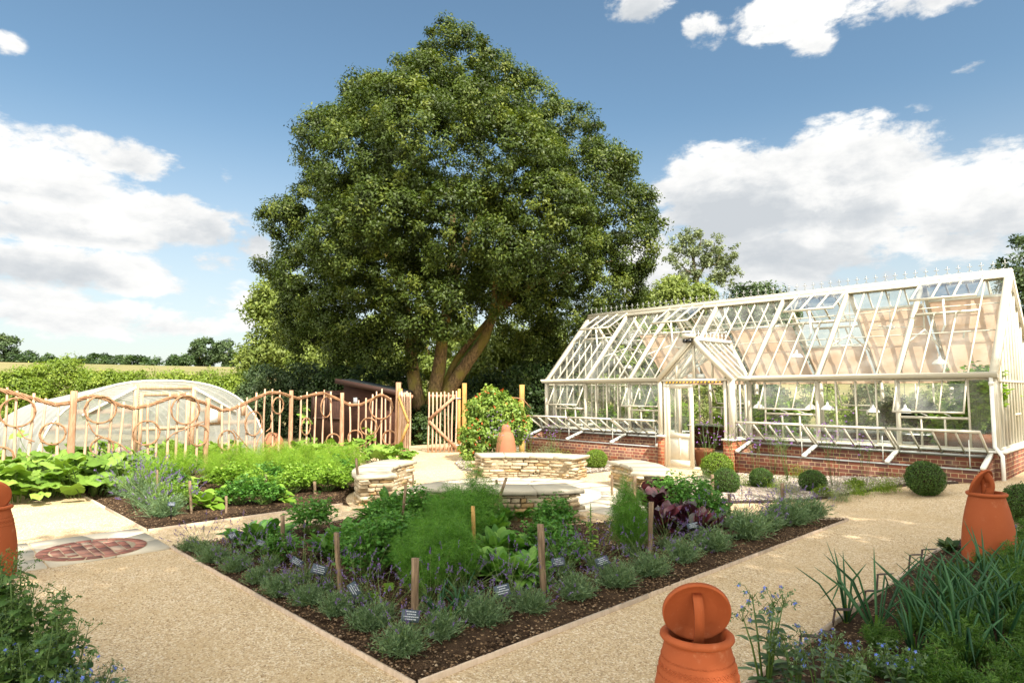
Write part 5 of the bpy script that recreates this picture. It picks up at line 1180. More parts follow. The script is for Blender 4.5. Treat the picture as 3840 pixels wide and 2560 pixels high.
# ------------------------------------------------------------------ trees
def crown_mesh(mb, lobes, nleaf, L, Wd, clump=.35, clumps=None, shell=.78, out_w=.6, inner=.12, tint_sp=.22, flat=.8):
    """lobes: (x,y,z,r) spheres; leaves sit in small clumps on the outer shell of the union of the spheres"""
    Lb = np.array(lobes, float); Cn = Lb[:, :3]; Rr = Lb[:, 3]
    nc = clumps or max(40, nleaf//90); w = Rr**2/np.sum(Rr**2)
    k = R.choice(len(Lb), nc*3, p=w); d = rdir(nc*3); rad_ = Rr[k]*(shell+(1.04-shell)*R.random(nc*3)**.6)
    inn = R.random(nc*3) < inner; rad_[inn] *= R.random(inn.sum())**.5
    P = Cn[k]+d*rad_[:, None]*np.array([1, 1, .92])
    dist = np.linalg.norm(P[:, None]-Cn[None], axis=2)/Rr[None]; dist[np.arange(len(P)), k] = 9
    keep = (dist.min(1) > .72) | inn; P, d = P[keep][:nc], d[keep][:nc]; nc = len(P)
    cs = clump*R.uniform(.55, 1.35, nc); ct = R.normal(0, tint_sp*.7, nc)
    per = nleaf//nc; idx = np.repeat(np.arange(nc), per); n = len(idx)
    u = rdir(n)*(R.random(n)**.45)[:, None]; u[:, 2] *= flat
    Pl = P[idx]+u*cs[idx][:, None]
    nv = nrm(d[idx]*out_w*.7+u*1.0+np.array([0, 0, .40])+R.normal(size=(n, 3))*.34)
    D = nrm(np.cross(nv, rdir(n))+u*.35)
    t = np.clip(.45+ct[idx]*1.2+R.normal(0, tint_sp*.45, n)+u[:, 2]*.12, 0, 1)
    quadleaf(mb, Pl, D, nv, L*R.uniform(.65, 1.3, n), Wd*R.uniform(.7, 1.2, n), t)
def limb(mb, pts, r0, r1, n=10, wob=.04):
    pts = np.array(pts, float); m = max(4, len(pts)*4); s = np.linspace(0, len(pts)-1, m)
    q = np.stack([np.interp(s, range(len(pts)), pts[:, i]) for i in range(3)], 1)
    for _ in range(2): q[1:-1] = (q[:-2]+2*q[1:-1]+q[2:])/4
    q += R.normal(0, wob*r0, q.shape)*np.array([1, 1, .3]); t = np.linspace(0, 1, m); mb.tube(q, r0*(1-t)+r1*t, n)
def tree(name, base, lobes, limbs, nleaf, L, Wd, leaf, label, bark='bark', group=None, cat='tree', **kw):
    root = empty(name, base, label, cat, group); mb = MB()
    for pts, r0, r1 in limbs: limb(mb, pts, r0, r1)
    if limbs: mb.build('trunk', MAT[bark], root, smooth=True)
    mb = MB(); crown_mesh(mb, lobes, nleaf, L, Wd, **kw); mb.build('crown', MAT[leaf], root); return root
# the great evergreen oak
D0 = 23.0; SC = FPX/D0
def T(px, py, dd=0.): return atd(px, py, D0+dd)
ob = T(1600, 1640); ob[2] = 0
oakpx = [(1750, 720, 470, 1.2), (1710, 275, 145, .0), (1590, 330, 130, -.5), (1830, 330, 150, -.2), (1400, 410, 130, .5), (1490, 480, 220, -1.), (1950, 430, 170, 0), (2100, 520, 160, .4), (1280, 560, 175, 0), (1380, 660, 230, -1.6), (2160, 700, 200, -.6), (2300, 800, 150, .6), (2330, 930, 150, 0), (1235, 780, 155, .4), (1215, 900, 155, .6), (1110, 1000, 120, 1.2), (1230, 1050, 200, 0), (1350, 1170, 160, -.8), (1560, 1090, 140, -2.6), (1390, 1000, 170, -2.2), (1620, 560, 240, -2.8), (1900, 620, 230, -2.6),
   (2050, 850, 220, -2.4), (1700, 830, 190, -3.2), (1480, 820, 150, -3.4), (1950, 930, 160, -3.4), (1660, 1130, 90, -2.8), (1900, 1060, 160, -1.6), (2120, 1080, 200, -.6), (2250, 1060, 180, .6), (2150, 1210, 150, .4), (1960, 1180, 130, .8), (1320, 900, 180, -2.4), (1180, 1160, 130, 1.5), (2380, 850, 90, .8), (1700, 185, 55, 0), (2010, 780, 120, -3.6), (1790, 470, 130, -3.4), (1500, 640, 120, -3.0), (1130, 1230, 110, 1.6), (2260, 640, 110, 0), (1450, 1230, 90, -1.0), (1110, 830, 60, .2), (1560, 1200, 70, -2.4), (1660, 1190, 50, -2.6), (1440, 1330, 70, -.6), (1300, 1300, 80, .2), (2010, 1290, 70, .2), (2150, 1320, 80, .6), (2260, 1230, 90, .8)]
lobes = []
for px, py, rp, dd in oakpx: c = T(px, py, dd); lobes.append((*c, rp*.90*(D0+dd)/FPX))
extra = []
for _ in range(230):
    b_ = lobes[random.randrange(len(oakpx))]; d = rdir(1)[0]; d[2] = abs(d[2])*.8 if random.random() < .6 else d[2]; rr_ = random.uniform(.32, .80); extra.append((*(np.array(b_[:3])+d*b_[3]*random.uniform(.74, .84)), rr_))
def LM(*q): return [T(*a) for a in q]
for q in ((1750, 620, 260, 1.5), (1600, 800, 240, 1.6), (1950, 760, 240, 1.6), (1420, 800, 200, 1.4), (1750, 950, 230, 1.6), (2080, 950, 200, 1.4), (1500, 1020, 180, 1.4), (1800, 400, 180, 1.2)):
    c = T(q[0], q[1], q[3]+1.5); extra.append((*c, q[2]*D0/FPX))
limbs = [(LM((1590, 1650), (1568, 1500), (1545, 1380), (1538, 1260), (1520, 1130), (1450, 950)), .30, .12), (LM((1615, 1650), (1625, 1500), (1650, 1360), (1665, 1230), (1690, 1050), (1700, 800, .5)), .31, .12), (LM((1640, 1650), (1672, 1480), (1745, 1370), (1820, 1270), (1850, 1170), (1960, 1000, -.5)), .29, .11),
  (LM((1650, 1500), (1700, 1360, .4), (1780, 1260, .6), (1900, 1120, .8), (2050, 1020, 1.), (2200, 960, 1)), .13, .05), (LM((1850, 1180), (2000, 1060), (2150, 1010), (2300, 980)), .15, .05), (LM((1530, 1200), (1430, 1080, .5), (1300, 1000, 1)), .16, .05), (LM((1690, 1100), (1750, 900, -.6), (1840, 720, -1)), .16, .05), (LM((1600, 1660), (1600, 1600)), .62, .42), (LM((1850, 1180), (1860, 1000, -1.5), (1930, 850, -2)), .12, .04), (LM((1500, 1080), (1520, 880, -1), (1560, 700, -1.4)), .12, .04)]
tree('oak_tree', ob, lobes+extra, limbs, 470000, .115, .058, 'oak_leaf', 'huge domed evergreen oak with three mossy stems, towering behind the gate', clump=.31, clumps=4800, shell=.86, inner=.04, tint_sp=.26)
# ivy round its foot
iv = empty('ivy', ob, 'dark ivy thicket round the foot of the great oak behind the gate', 'ivy'); mb = MB()
crown_mesh(mb, [(*T(1580, 1580, -.8), .62), (*T(1590, 1650, -.9), .8), (*T(1650, 1560, -.8), .5), (*T(1540, 1620, -.6), .5)], 9000, .09, .075, clump=.2, shell=.8); mb.build('foliage', MAT['dark_leaf'], iv)
# surrounding trees: (name, px list, depth, leaf material, n, L, label, trunk?)
def pxtree(name, px_lobes, depth, leaf, n, L, label, group=None, base=None, trunk=True, extra=20, W_=None, bark='bark', cat='tree', clump=None, tr=.18, **kw):
    lb = []
    for q in px_lobes:
        dd = q[3] if len(q) > 3 else 0; lb.append((*atd(q[0], q[1], depth+dd), q[2]*depth/FPX))
    mr = max(l[3] for l in lb)
    for _ in range(extra):
        b_ = lb[random.randrange(len(px_lobes))]; d = rdir(1)[0]; lb.append((*(np.array(b_[:3])+d*b_[3]*.85), mr*random.uniform(.15, .32)))
    bx = base if base is not None else np.mean([q[0] for q in px_lobes]); b0 = atd(bx, 1500, depth); b0[2] = float(terr(b0[0], b0[1])); lim = []
    if trunk:
        for q in lb[:min(5, len(px_lobes))]:
            c = np.array(q[:3]); mid = (b0*.45+c*.55)*np.array([1, 1, 0])+np.array([0, 0, b0[2]*.55+c[2]*.45]); mid[:2] = (b0[:2]*.6+c[:2]*.4); lim.append(([b0, mid, c], tr, tr*.3))
    return tree(name, b0, lb, lim, n, L, W_ or L*.5, leaf, label, bark, group, cat, clump=clump or mr*.3, **kw)
BG = 'trees behind the garden'
pxtree('ash_tree', [(1060, 1120, 90), (1010, 1160, 60), (1130, 1230, 110), (1040, 1290, 90), (980, 1340, 60), (1180, 1340, 110)], 46, 'ash_leaf', 26000, .30, 'loose pale green tree behind the left flank of the great oak', BG, clump=.8)
pxtree('ash_tree', [(1290, 1330, 110), (1400, 1290, 90), (1180, 1380, 90), (1370, 1400, 80), (1470, 1340, 70)], 42, 'ash_leaf', 24000, .28, 'light leafed tree under the left side of the oak crown above the shed', BG, clump=.5)
pxtree('hedge_bush', [(1020, 1470, 110), (1130, 1460, 100), (950, 1520, 70), (1090, 1560, 110), (1200, 1500, 90)], 26, 'far_leaf', 26000, .13, 'deep green rounded bush between the polytunnel and the shed', 'dark shrubs behind the fence', trunk=False, cat='bush')
pxtree('hedge_bush', [(1330, 1450, 90), (1430, 1470, 80), (1500, 1440, 70), (1260, 1440, 70), (1480, 1540, 70)], 25.5, 'dark_leaf', 16000, .13, 'dark bush rising behind the roof of the brown shed', 'dark shrubs behind the fence', trunk=False, cat='bush')
pxtree('ash_tree', [(1660, 1380, 80), (1600, 1300, 70), (1740, 1300, 80), (1690, 1230, 60), (1620, 1450, 70), (1760, 1420, 60)], 43, 'ash_leaf', 16000, .27, 'sunlit pale tree filling the gaps between the oak stems', BG, clump=.6)
pxtree('elder_tree', [(1820, 1330, 90), (1930, 1290, 90), (1860, 1400, 80), (1990, 1360, 90), (2060, 1290, 60), (1760, 1400, 60)], 31, 'ash_leaf', 24000, .19, 'sunlit light green tree seen between the oak stems and the greenhouse', BG, clump=.5)
pxtree('hedge_bush', [(1760, 1500, 80), (1840, 1490, 90), (1930, 1520, 100), (1820, 1590, 90), (1700, 1540, 60), (1740, 1620, 70)], 24.5, 'dark_leaf', 24000, .12, 'dark evergreen shrub behind the honey coloured gate post', 'dark shrubs behind the fence', trunk=False, cat='bush')
pxtree('hedge_bush', [(2000, 1430, 90), (2060, 1500, 90), (1990, 1560, 100), (2100, 1420, 70), (2030, 1640, 80)], 23.5, 'dark_leaf', 26000, .12, 'dark evergreen shrub against the left end of the greenhouse', 'dark shrubs behind the fence', trunk=False, cat='bush')
pxtree('maple_tree', [(2500, 1140, 80), (2430, 1150, 50), (2580, 1150, 60), (2530, 1090, 45), (2620, 1120, 50), (2380, 1200, 60)], 34, 'ash_leaf', 20000, .20, 'rounded bright green tree top just above the greenhouse ridge', BG, clump=.5)
def otree():
    D_ = 36.; P_ = lambda *q: [atd(a, b, D_+(c[0] if c else 0)) for a, b, *c in q]
    lims = [(P_((2640, 1460), (2632, 1200), (2622, 1090), (2606, 1030)), .20, .12), (P_((2606, 1030), (2600, 970), (2585, 920), (2570, 885)), .11, .03), (P_((2612, 1050), (2640, 1000), (2668, 960), (2680, 915)), .10, .03), (P_((2640, 1000), (2690, 990), (2735, 1005), (2765, 1035)), .07, .02), (P_((2606, 1030), (2575, 1015), (2545, 985), (2525, 975)), .06, .015),
      (P_((2600, 970), (2625, 930), (2630, 890)), .06, .02), (P_((2622, 1090), (2665, 1050), (2710, 1045), (2730, 1060)), .07, .02), (P_((2690, 990), (2700, 950), (2720, 935)), .04, .015), (P_((2590, 940), (2560, 925), (2540, 905)), .04, .015), (P_((2575, 1015), (2560, 1040), (2548, 1065)), .03, .012)]
    lb = []
    for pts, r0, r1 in lims[1:]:
        pts = np.array(pts)
        for _ in range(15):
            s = random.uniform(.25, 1.08)*(len(pts)-1); q = np.array([np.interp(s, range(len(pts)), pts[:, i]) for i in range(3)]); lb.append((*(q+R.normal(0, .28, 3)), random.uniform(.10, .34)))
    tree('orchard_tree', atd(2640, 1500, D_)*np.array([1, 1, 0]), lb, lims, 8500, .15, .08, 'sage_leaf', 'thin gnarled tree with sparse leaves and sky showing through, above the greenhouse', 'grey_bark', BG, clump=.2, clumps=260, shell=.3, inner=.5)
otree()
pxtree('ash_tree', [(2840, 1090, 40), (2790, 1110, 30), (2890, 1120, 40), (2820, 1160, 50), (2940, 1170, 40)], 34, 'far_leaf', 9000, .20, 'low tree top behind the ridge between the sparse tree and the right of the roof', BG, clump=.5)
pxtree('willow_tree', [(2260, 1330, 90), (2360, 1300, 90), (2460, 1330, 100), (2180, 1400, 80), (2330, 1400, 100), (2480, 1420, 90)], 27, 'hedge_leaf', 22000, .17, 'pale leafy tree seen through the left half of the greenhouse roof', BG)
pxtree('apple_tree', [(2800, 1230, 90), (2900, 1260, 90), (2720, 1300, 90), (2620, 1280, 80), (2960, 1340, 80), (2830, 1370, 90)], 27, 'far_leaf', 20000, .16, 'leafy tree seen through the roof glass above the porch', BG)
pxtree('cherry_tree', [(3830, 1000, 60), (3880, 930, 70), (3800, 1060, 40), (3900, 1060, 80), (3850, 1130, 70), (3930, 1200, 90), (3920, 1330, 100)], 24, 'far_leaf', 16000, .14, 'tree rising behind the right end of the greenhouse ridge', BG, base=3900)
for i, (px, lb, lf) in enumerate(((2230, 'leafy shrub behind the glass of the leftmost greenhouse bay', 'ash_leaf'), (2420, 'leafy shrub behind the glass left of the porch', 'hedge_leaf'), (2640, 'green shrub seen through the open porch door', 'ash_leaf'), (2860, 'shrub behind the glass just right of the porch', 'far_leaf'), (3050, 'shrub behind the glass between the two open windows', 'hedge_leaf'), (3260, 'shrub behind the glass at the white polytunnel', 'far_leaf'), (3480, 'shrub behind the glass of the corner window', 'ash_leaf'), (3720, 'tall shrub behind the end gable of the greenhouse', 'hedge_leaf'))):
    pxtree('hedge_bush', [(px, 1540, 80), (px-70, 1580, 70), (px+80, 1560, 80), (px+20, 1480 if i != 7 else 1350, 60), (px, 1640, 80)], 22.5+(i % 3), lf, 9000, .12, lb, 'shrubs behind the greenhouse', trunk=False, cat='bush')
# bright scrub behind the polytunnel
sh = [(60, 1420, 60, 'sprawling bright shrub at the far left behind the fence'), (215, 1400, 85, 'tallest bright green shrub left of the polytunnel roof'), (380, 1430, 60, 'yellow green shrub behind the left shoulder of the polytunnel'), (520, 1425, 50, 'yellow green shrub behind the left half of the polytunnel ridge'), (640, 1420, 48, 'yellow green shrub behind the top of the polytunnel'), (760, 1425, 55, 'yellow green shrub behind the right shoulder of the polytunnel'), (880, 1440, 60, 'yellow green shrub below the two hilltop trees'), (970, 1470, 60, 'yellow green shrub meeting the dark hedge bush')]
for px, py, r, lb in sh:
    pxtree('scrub_bush', [(px, py+30, r), (px-r, py+60, r*.8), (px+r, py+55, r*.8), (px, py+110, r), (px+r*.4, py, r*.55), (px-r*.6, py+10, r*.5)], 27+R.uniform(-1, 1), 'hedge_leaf', 15000, .12, lb, 'bright scrub beyond the polytunnel', trunk=False, cat='bush', clump=.36, extra=26)
# hill top hedges and trees
for px, py, r, lb in ((10, 1300, 46, 'dark tree on the hilltop at the left edge'), (768, 1312, 46, 'round tree standing on the hilltop, left one of the pair'), (852, 1320, 40, 'round tree standing on the hilltop, right one of the pair')):
    pxtree('hill_tree', [(px, py, r), (px-r*.5, py+r*.5, r*.6), (px+r*.5, py+r*.4, r*.6), (px, py+r*1., r*.5)], 205, 'far_leaf', 4500, .9, lb, 'hilltop trees', clump=1.2, tr=.4, extra=8)
for px, py, r, lb in ((60, 1352, 20, 'low dark bush on the skyline next to the left tree'), (110, 1345, 26, 'dark hilltop bush above the tallest scrub'), (180, 1352, 22, 'flat dark bush on the skyline'), (655, 1352, 16, 'small bush on the skyline left of the hilltop pair'), (700, 1350, 18, 'dark low bush touching the hilltop pair')):
    pxtree('hill_bush', [(px, py, r), (px-r, py+6, r*.7), (px+r, py+6, r*.7)], 200, 'dark_leaf', 1800, .8, lb, 'dark bushes on the hilltop', trunk=False, cat='bush', clump=1.0, extra=4)
pxtree('hill_hedge', [(x_, 1352+abs(x_-380)*.035, 24-abs(x_-400)*.03) for x_ in range(240, 580, 24)], 200, 'dark_leaf', 9000, .8, 'long clipped dark hedge running along the hilltop', None, trunk=False, cat='hedge', clump=1.0, extra=6)
# trees outside the frame on the right, whose crowns shade the beds
def shtree(name, bx, by, lb, label):
    root = empty(name, (bx, by, 0), label, 'tree', 'trees shading the near beds'); mb = MB(); limb(mb, [(bx, by, -.1), (bx+.2, by, 2.5), (bx, by+.2, 5), (lb[0][0], lb[0][1], lb[0][2])], .3, .1)
    for q in lb[1:]: limb(mb, [(bx+.1, by, 3.5), ((bx+q[0])/2, (by+q[1])/2, 6), q[:3]], .13, .04)
    mb.build('trunk', MAT['bark'], root, smooth=True); mb = MB(); crown_mesh(mb, lb, 25000, .26, .15, clump=.7, shell=.5, inner=.5); mb.build('crown', MAT['shade_leaf'], root)
shtree('lime_tree', 2.6, -1.6, [(1.2, .9, 8.6, 2.8), (.6, -1.4, 8.4, 2.6), (1.6, 2.6, 8.8, 2.7), (3.6, .4, 9.2, 3.), (2.6, -3., 8.8, 2.8), (4.5, 2.4, 9., 2.6)], 'broad shade tree standing just right of the viewpoint')
shtree('lime_tree', 6.6, 5.2, [(4.6, 9.6, 8.8, 2.0), (6.2, 11.2, 8.8, 2.2), (4.2, 4.7, 8.7, 2.6), (5.7, 7.2, 8.8, 2.6), (7.0, 3.6, 9.2, 3.), (8.0, 6.5, 9., 3.), (7.6, 9.2, 8.6, 2.4)], 'broad shade tree beyond the right edge of the picture by the onion bed')
# ------------------------------------------------------------------ plant kinds
def pot_tag(root): return root
def lav(seed, n=380, nf=18, r=.20, h=.22, fh=.26, spread=.55):
    root = empty('lavender', (0, 0, 0), '', 'lavender'); mb = MB(); d = rdir(n); d[:, 2] = abs(d[:, 2])*1.0+.30; d = nrm(d)
    P = np.stack([R.normal(0, r*.25, n), R.normal(0, r*.25, n), R.uniform(0, .04, n)], 1)
    blades(mb, P, d, R.uniform(.55, 1.0, n)*np.hypot(r, h)*.92, .009, R.uniform(0, .35, n), 2, R.uniform(0, 1, n))
    # fine side leaves
    m = n*5; i = R.integers(0, n, m); t = R.uniform(.3, 1, m)[:, None]; Q = P[i]+d[i]*t*np.hypot(r, h)*.8
    quadleaf(mb, Q, nrm(d[i]+rdir(m)*.8), rdir(m), R.uniform(.03, .055, m), .009, R.uniform(.1, 1, m)); mb.build('foliage', MAT['lavender_leaf'], root)
    mb = MB(); mf = MB(); d = rdir(nf); d[:, 2] = abs(d[:, 2])+.55/spread*.5; d = nrm(d); P = np.stack([R.normal(0, r*.3, nf), R.normal(0, r*.3, nf), np.full(nf, .05)], 1); L = R.uniform(.65, 1.1, nf)*(h+fh)
    dr = R.uniform(0, .22, nf); blades(mb, P, d, L, .0032, dr, 3, R.uniform(.3, 1, nf), .8); blades(mb, P, d, L, .0032, dr, 3, R.uniform(.3, 1, nf), .8); mb.build('stems', MAT['stem_green'], root)
    tip = P+d*L[:, None]-np.array([0, 0, 1.])*(dr*L)[:, None]; m = nf*16; i = R.integers(0, nf, m); sp = R.uniform(-.055, .012, m); Q = tip[i]+d[i]*sp[:, None]+R.normal(0, .0035, (m, 3))
    quadleaf(mf, Q, nrm(rdir(m)+d[i]*.8), rdir(m), R.uniform(.010, .017, m), .009, R.uniform(0, 1, m)); mf.build('flower_spikes', MAT['lavender_flower'], root); return root
def leafy(name, n, L, Wd, rad_, h, mat, prof=P_SPOON, up=.55, droop=.35, ns=6, wav=.04, fold=.12, cat='plant', hearts=.15, stem=None):
    root = empty(name, (0, 0, 0), '', cat); mb = MB(); a = R.uniform(0, 2*pi, n); e = R.uniform(.15, 1, n)**.8
    d = np.stack([np.cos(a)*(1-e*up), np.sin(a)*(1-e*up), .35+e*.9], 1); d = nrm(d)
    P = np.stack([np.cos(a)*rad_*hearts*R.random(n), np.sin(a)*rad_*hearts*R.random(n), R.uniform(0, .03, n)], 1)
    Nn = nrm(np.array([0, 0, 1.])-d*d[:, 2:3]+rdir(n)*.25); LL = L*R.uniform(.6, 1.12, n)
    strips(mb, P, d, Nn, LL, Wd*R.uniform(.7, 1.15, n), droop*R.uniform(.5, 1.4, n), ns, prof, fold, R.uniform(0, 1, n), wav); mb.build('foliage', MAT[mat], root, smooth=True)
    if stem:
        mb = MB(); blades(mb, P, d, LL*.45, .014, .02, 2, R.random(n), .6); mb.build('leaf_stalks', MAT[stem], root)
    return root
def sprigs(name, n, H_, W_, mat, leaf=.03, npl=9, cat='plant', stem_w=.005, lw=.8, dome=.9, cluster=3):
    """parsley/celery like: stems carrying flat little toothed leaflets"""
    root = empty(name, (0, 0, 0), '', cat); mb = MB(); ms = MB(); a = R.uniform(0, 2*pi, n); q = R.random(n)**.5
    tip = np.stack([np.cos(a)*W_*q, np.sin(a)*W_*q, H_*(1-.55*q**2*dome)*R.uniform(.72, 1.05, n)], 1); P = tip*np.array([.16, .16, 0]); d = tip-P; L = np.linalg.norm(d, axis=1)
    blades(ms, P, d, L, stem_w, 0., 3, R.random(n), .5); ms.build('stems', MAT['stem_green'], root)
    m = n*npl; i = np.repeat(np.arange(n), npl); t = R.uniform(.55, 1.03, m)[:, None]; c = P[i]+d[i]*t+R.normal(0, .028, (m, 3))*np.array([1, 1, .6])
    for k in range(cluster):
        Dn = nrm(np.concatenate([nrm(R.normal(size=(m, 2))), R.normal(.1, .35, (m, 1))], 1)); quadleaf(mb, c, Dn, nrm(np.array([0, 0, 1.])+R.normal(0, .45, (m, 3))), leaf*R.uniform(.6, 1.3, m), leaf*lw*R.uniform(.7, 1.2, m), np.clip(R.normal(.5, .25, m), 0, 1))
    mb.build('foliage', MAT[mat], root); return root
def feather(name, n, H_, W_, mat, sub=36, cat='fennel', wid=.0026, lean=(0, 0), fine=.05, base=.2):
    """fennel/dill: plumes of thread-like leaves"""
    root = empty(name, (0, 0, 0), '', cat); mb = MB(); ms = MB(); a = R.uniform(0, 2*pi, n); q = R.random(n)**.6
    tip = np.stack([np.cos(a)*W_*q+lean[0], np.sin(a)*W_*q+lean[1], H_*(1-.35*q)*R.uniform(.6, 1.05, n)], 1); P = tip*np.array([base, base, 0]); d = tip-P; L = np.linalg.norm(d, axis=1)
    blades(ms, P, d, L, .006, .0, 3, R.random(n), .3); ms.build('stems', MAT['stem_green'], root)
    m = n*sub; i = np.repeat(np.arange(n), sub); t = R.uniform(.35, 1.05, m)[:, None]; c = P[i]+d[i]*t; pd = nrm(rdir(m)+nrm(d)[i]*.7); c = c+pd*R.uniform(0, fine*1.2, (m, 1))
    for k in range(3): blades(mb, c+rdir(m)*fine*.2, nrm(pd+rdir(m)*.9), R.uniform(.5, 1.1, m)*fine, wid, R.uniform(0, .3, m), 1, np.clip(R.normal(.5, .28, m), 0, 1), .4)
    mb.build('foliage', MAT[mat], root); return root
def ball(name, r, mat, n=9000, lf=.020, rough=.03, cat='box ball'):
    root = empty(name, (0, 0, 0), '', cat); mb = MB(); d = rdir(n); bump = 1+.035*np.sin(d[:, 0]*5+1)*np.cos(d[:, 1]*4.3)+.02*np.sin(d[:, 2]*11+d[:, 0]*4); rad_ = r*bump*(1-rough/r*R.random(n)**2*1.6)+R.exponential(.007, n)
    P = d*rad_[:, None]*np.array([1, 1, .97])+np.array([0, 0, r*.93]); P[:, 2] = np.maximum(P[:, 2], .01)
    nv = nrm(d+R.normal(0, .5, (n, 3))); quadleaf(mb, P, nrm(np.cross(nv, rdir(n))+d*.5), nv, lf*R.uniform(.7, 1.3, n), lf*.7, np.clip(R.normal(.45, .25, n), 0, 1)); mb.build('foliage', MAT[mat], root)
    mb = MB(); mb.lathe([(.0, .1*r), (r*.5, .2*r), (r*.80, .6*r), (r*.88, .95*r), (r*.78, 1.35*r), (r*.45, 1.7*r), (0, 1.8*r)], 16); mb.build('inner_twigs', MAT['compost'], root); return root
def verbena(n=5, H_=1.1, sp=.25, mat='verbena_flower'):
    root = empty('verbena', (0, 0, 0), '', 'verbena'); ms = MB(); mf = MB()
    for k in range(n):
        a = random.uniform(0, 6.3); top = np.array([cos(a)*sp*random.uniform(.2, 1.2), sin(a)*sp*random.uniform(.2, 1.2), H_*random.uniform(.7, 1.05)]); p = np.array([cos(a)*.04, sin(a)*.04, 0]); mid = (p+top)/2+np.array([random.uniform(-.04, .04), random.uniform(-.04, .04), .05]); ms.tube([p, mid, top], [.0045, .0035, .0022], 4)
        ends = [top]
        for j in range(4):
            f = random.uniform(.45, .9); q = p*(1-f)+top*f+np.array([0, 0, .02]); e_ = q+np.array([random.uniform(-.22, .22), random.uniform(-.22, .22), random.uniform(.10, .28)]); ms.tube([q, (q+e_)/2+[0, 0, -.01], e_], [.003, .0025, .0018], 3); ends.append(e_)
        for e_ in ends:
            m = 14; Q = e_+rdir(m)*np.array([.020, .020, .010])*R.random((m, 1))**.3; quadleaf(mf, Q, rdir(m), nrm(rdir(m)+np.array([0, 0, 1.2])), .013, .010, R.random(m))
    ms.build('stems', MAT['stem_green'], root); mf.build('flower_heads', MAT[mat], root); return root
def onion(n=9, H_=.55):
    root = empty('onion', (0, 0, 0), '', 'onion'); mb = MB()
    for k in range(n):
        a = random.uniform(0, 6.3); e_ = random.uniform(.1, .8); L_ = H_*random.uniform(.6, 1.15); kink = random.random() < .35
        p0 = np.array([cos(a)*.01, sin(a)*.01, 0.]); d = np.array([cos(a)*e_, sin(a)*e_, 1.]); d /= np.linalg.norm(d); p1 = p0+d*L_*.35; p2 = p0+d*L_*.72+np.array([0, 0, -.02*e_]); d2 = d+np.array([cos(a)*.5, sin(a)*.5, -1.9 if kink else -.15]); p3 = p2+nrm(d2)*L_*.45; rr_ = random.uniform(.0055, .009)
        mb.tube([p0, p1, p2, (p2+p3)/2, p3], [rr_*.9, rr_*1.15, rr_, rr_*.75, .001], 6, tint=random.random())
    mb.build('leaves', MAT['leek_leaf'], root, smooth=True); mb = MB(); mb.lathe([(.0, -.02), (.022, 0), (.018, .03), (.010, .09), (.009, .14)], 10); mb.build('bulb', MAT['lettuce_leaf'], root, smooth=True); return root
def borage(H_=.5, n=7, W_=.22):
    root = empty('borage', (0, 0, 0), '', 'borage'); ms = MB(); ml = MB(); mf = MB(); mk_ = MB()
    for k in range(n):
        a = random.uniform(0, 6.3); top = np.array([cos(a)*W_*random.uniform(.2, 1), sin(a)*W_*random.uniform(.2, 1), H_*random.uniform(.6, 1.)]); p = top*np.array([.15, .15, 0]); ms.tube([p, (p+top)/2+np.array([0, 0, .05]), top], [.008, .006, .003], 5)
        m = 6; t = R.uniform(.15, .9, m)[:, None]; Q = p+(top-p)*t; aa = R.uniform(0, 6.3, m); D = np.stack([np.cos(aa), np.sin(aa), np.full(m, .35)], 1); strips(ml, Q, D, np.tile([0, 0, 1.], (m, 1)), R.uniform(.07, .15, m), R.uniform(.035, .07, m), .3, 5, P_OVAL, .1, R.random(m), .03)
        for j in range(6):
            e_ = top+np.array([random.uniform(-.09, .09), random.uniform(-.09, .09), random.uniform(-.06, .06)]); ms.tube([top-[0, 0, .03], (top+e_)/2+[0, 0, .02], e_], [.0025, .002, .0015], 3)
            m = 7; Q = e_+R.normal(0, .008, (m, 3)); quadleaf(mk_, Q, nrm(rdir(m)+[0, 0, -1.]), rdir(m), .022, .011, R.uniform(.5, 1, m))
            if j < 3:
                ax_ = nrm(rdir(1)[0]+np.array([0, 0, -.2])); u_ = nrm(np.cross(ax_, [0, 0, 1])); v_ = np.cross(ax_, u_); th_ = np.arange(5)*2*pi/5; D = u_*np.cos(th_)[:, None]+v_*np.sin(th_)[:, None]; quadleaf(mf, np.tile(e_+ax_*.012, (5, 1)), D, np.tile(ax_, (5, 1)), .017, .009, R.random(5))
    ms.build('stems', MAT['stem_green'], root, smooth=True); ml.build('leaves', MAT['borage_leaf'], root, smooth=True); mk_.build('buds', MAT['borage_leaf'], root); mf.build('flowers', MAT['borage_flower'], root); return root
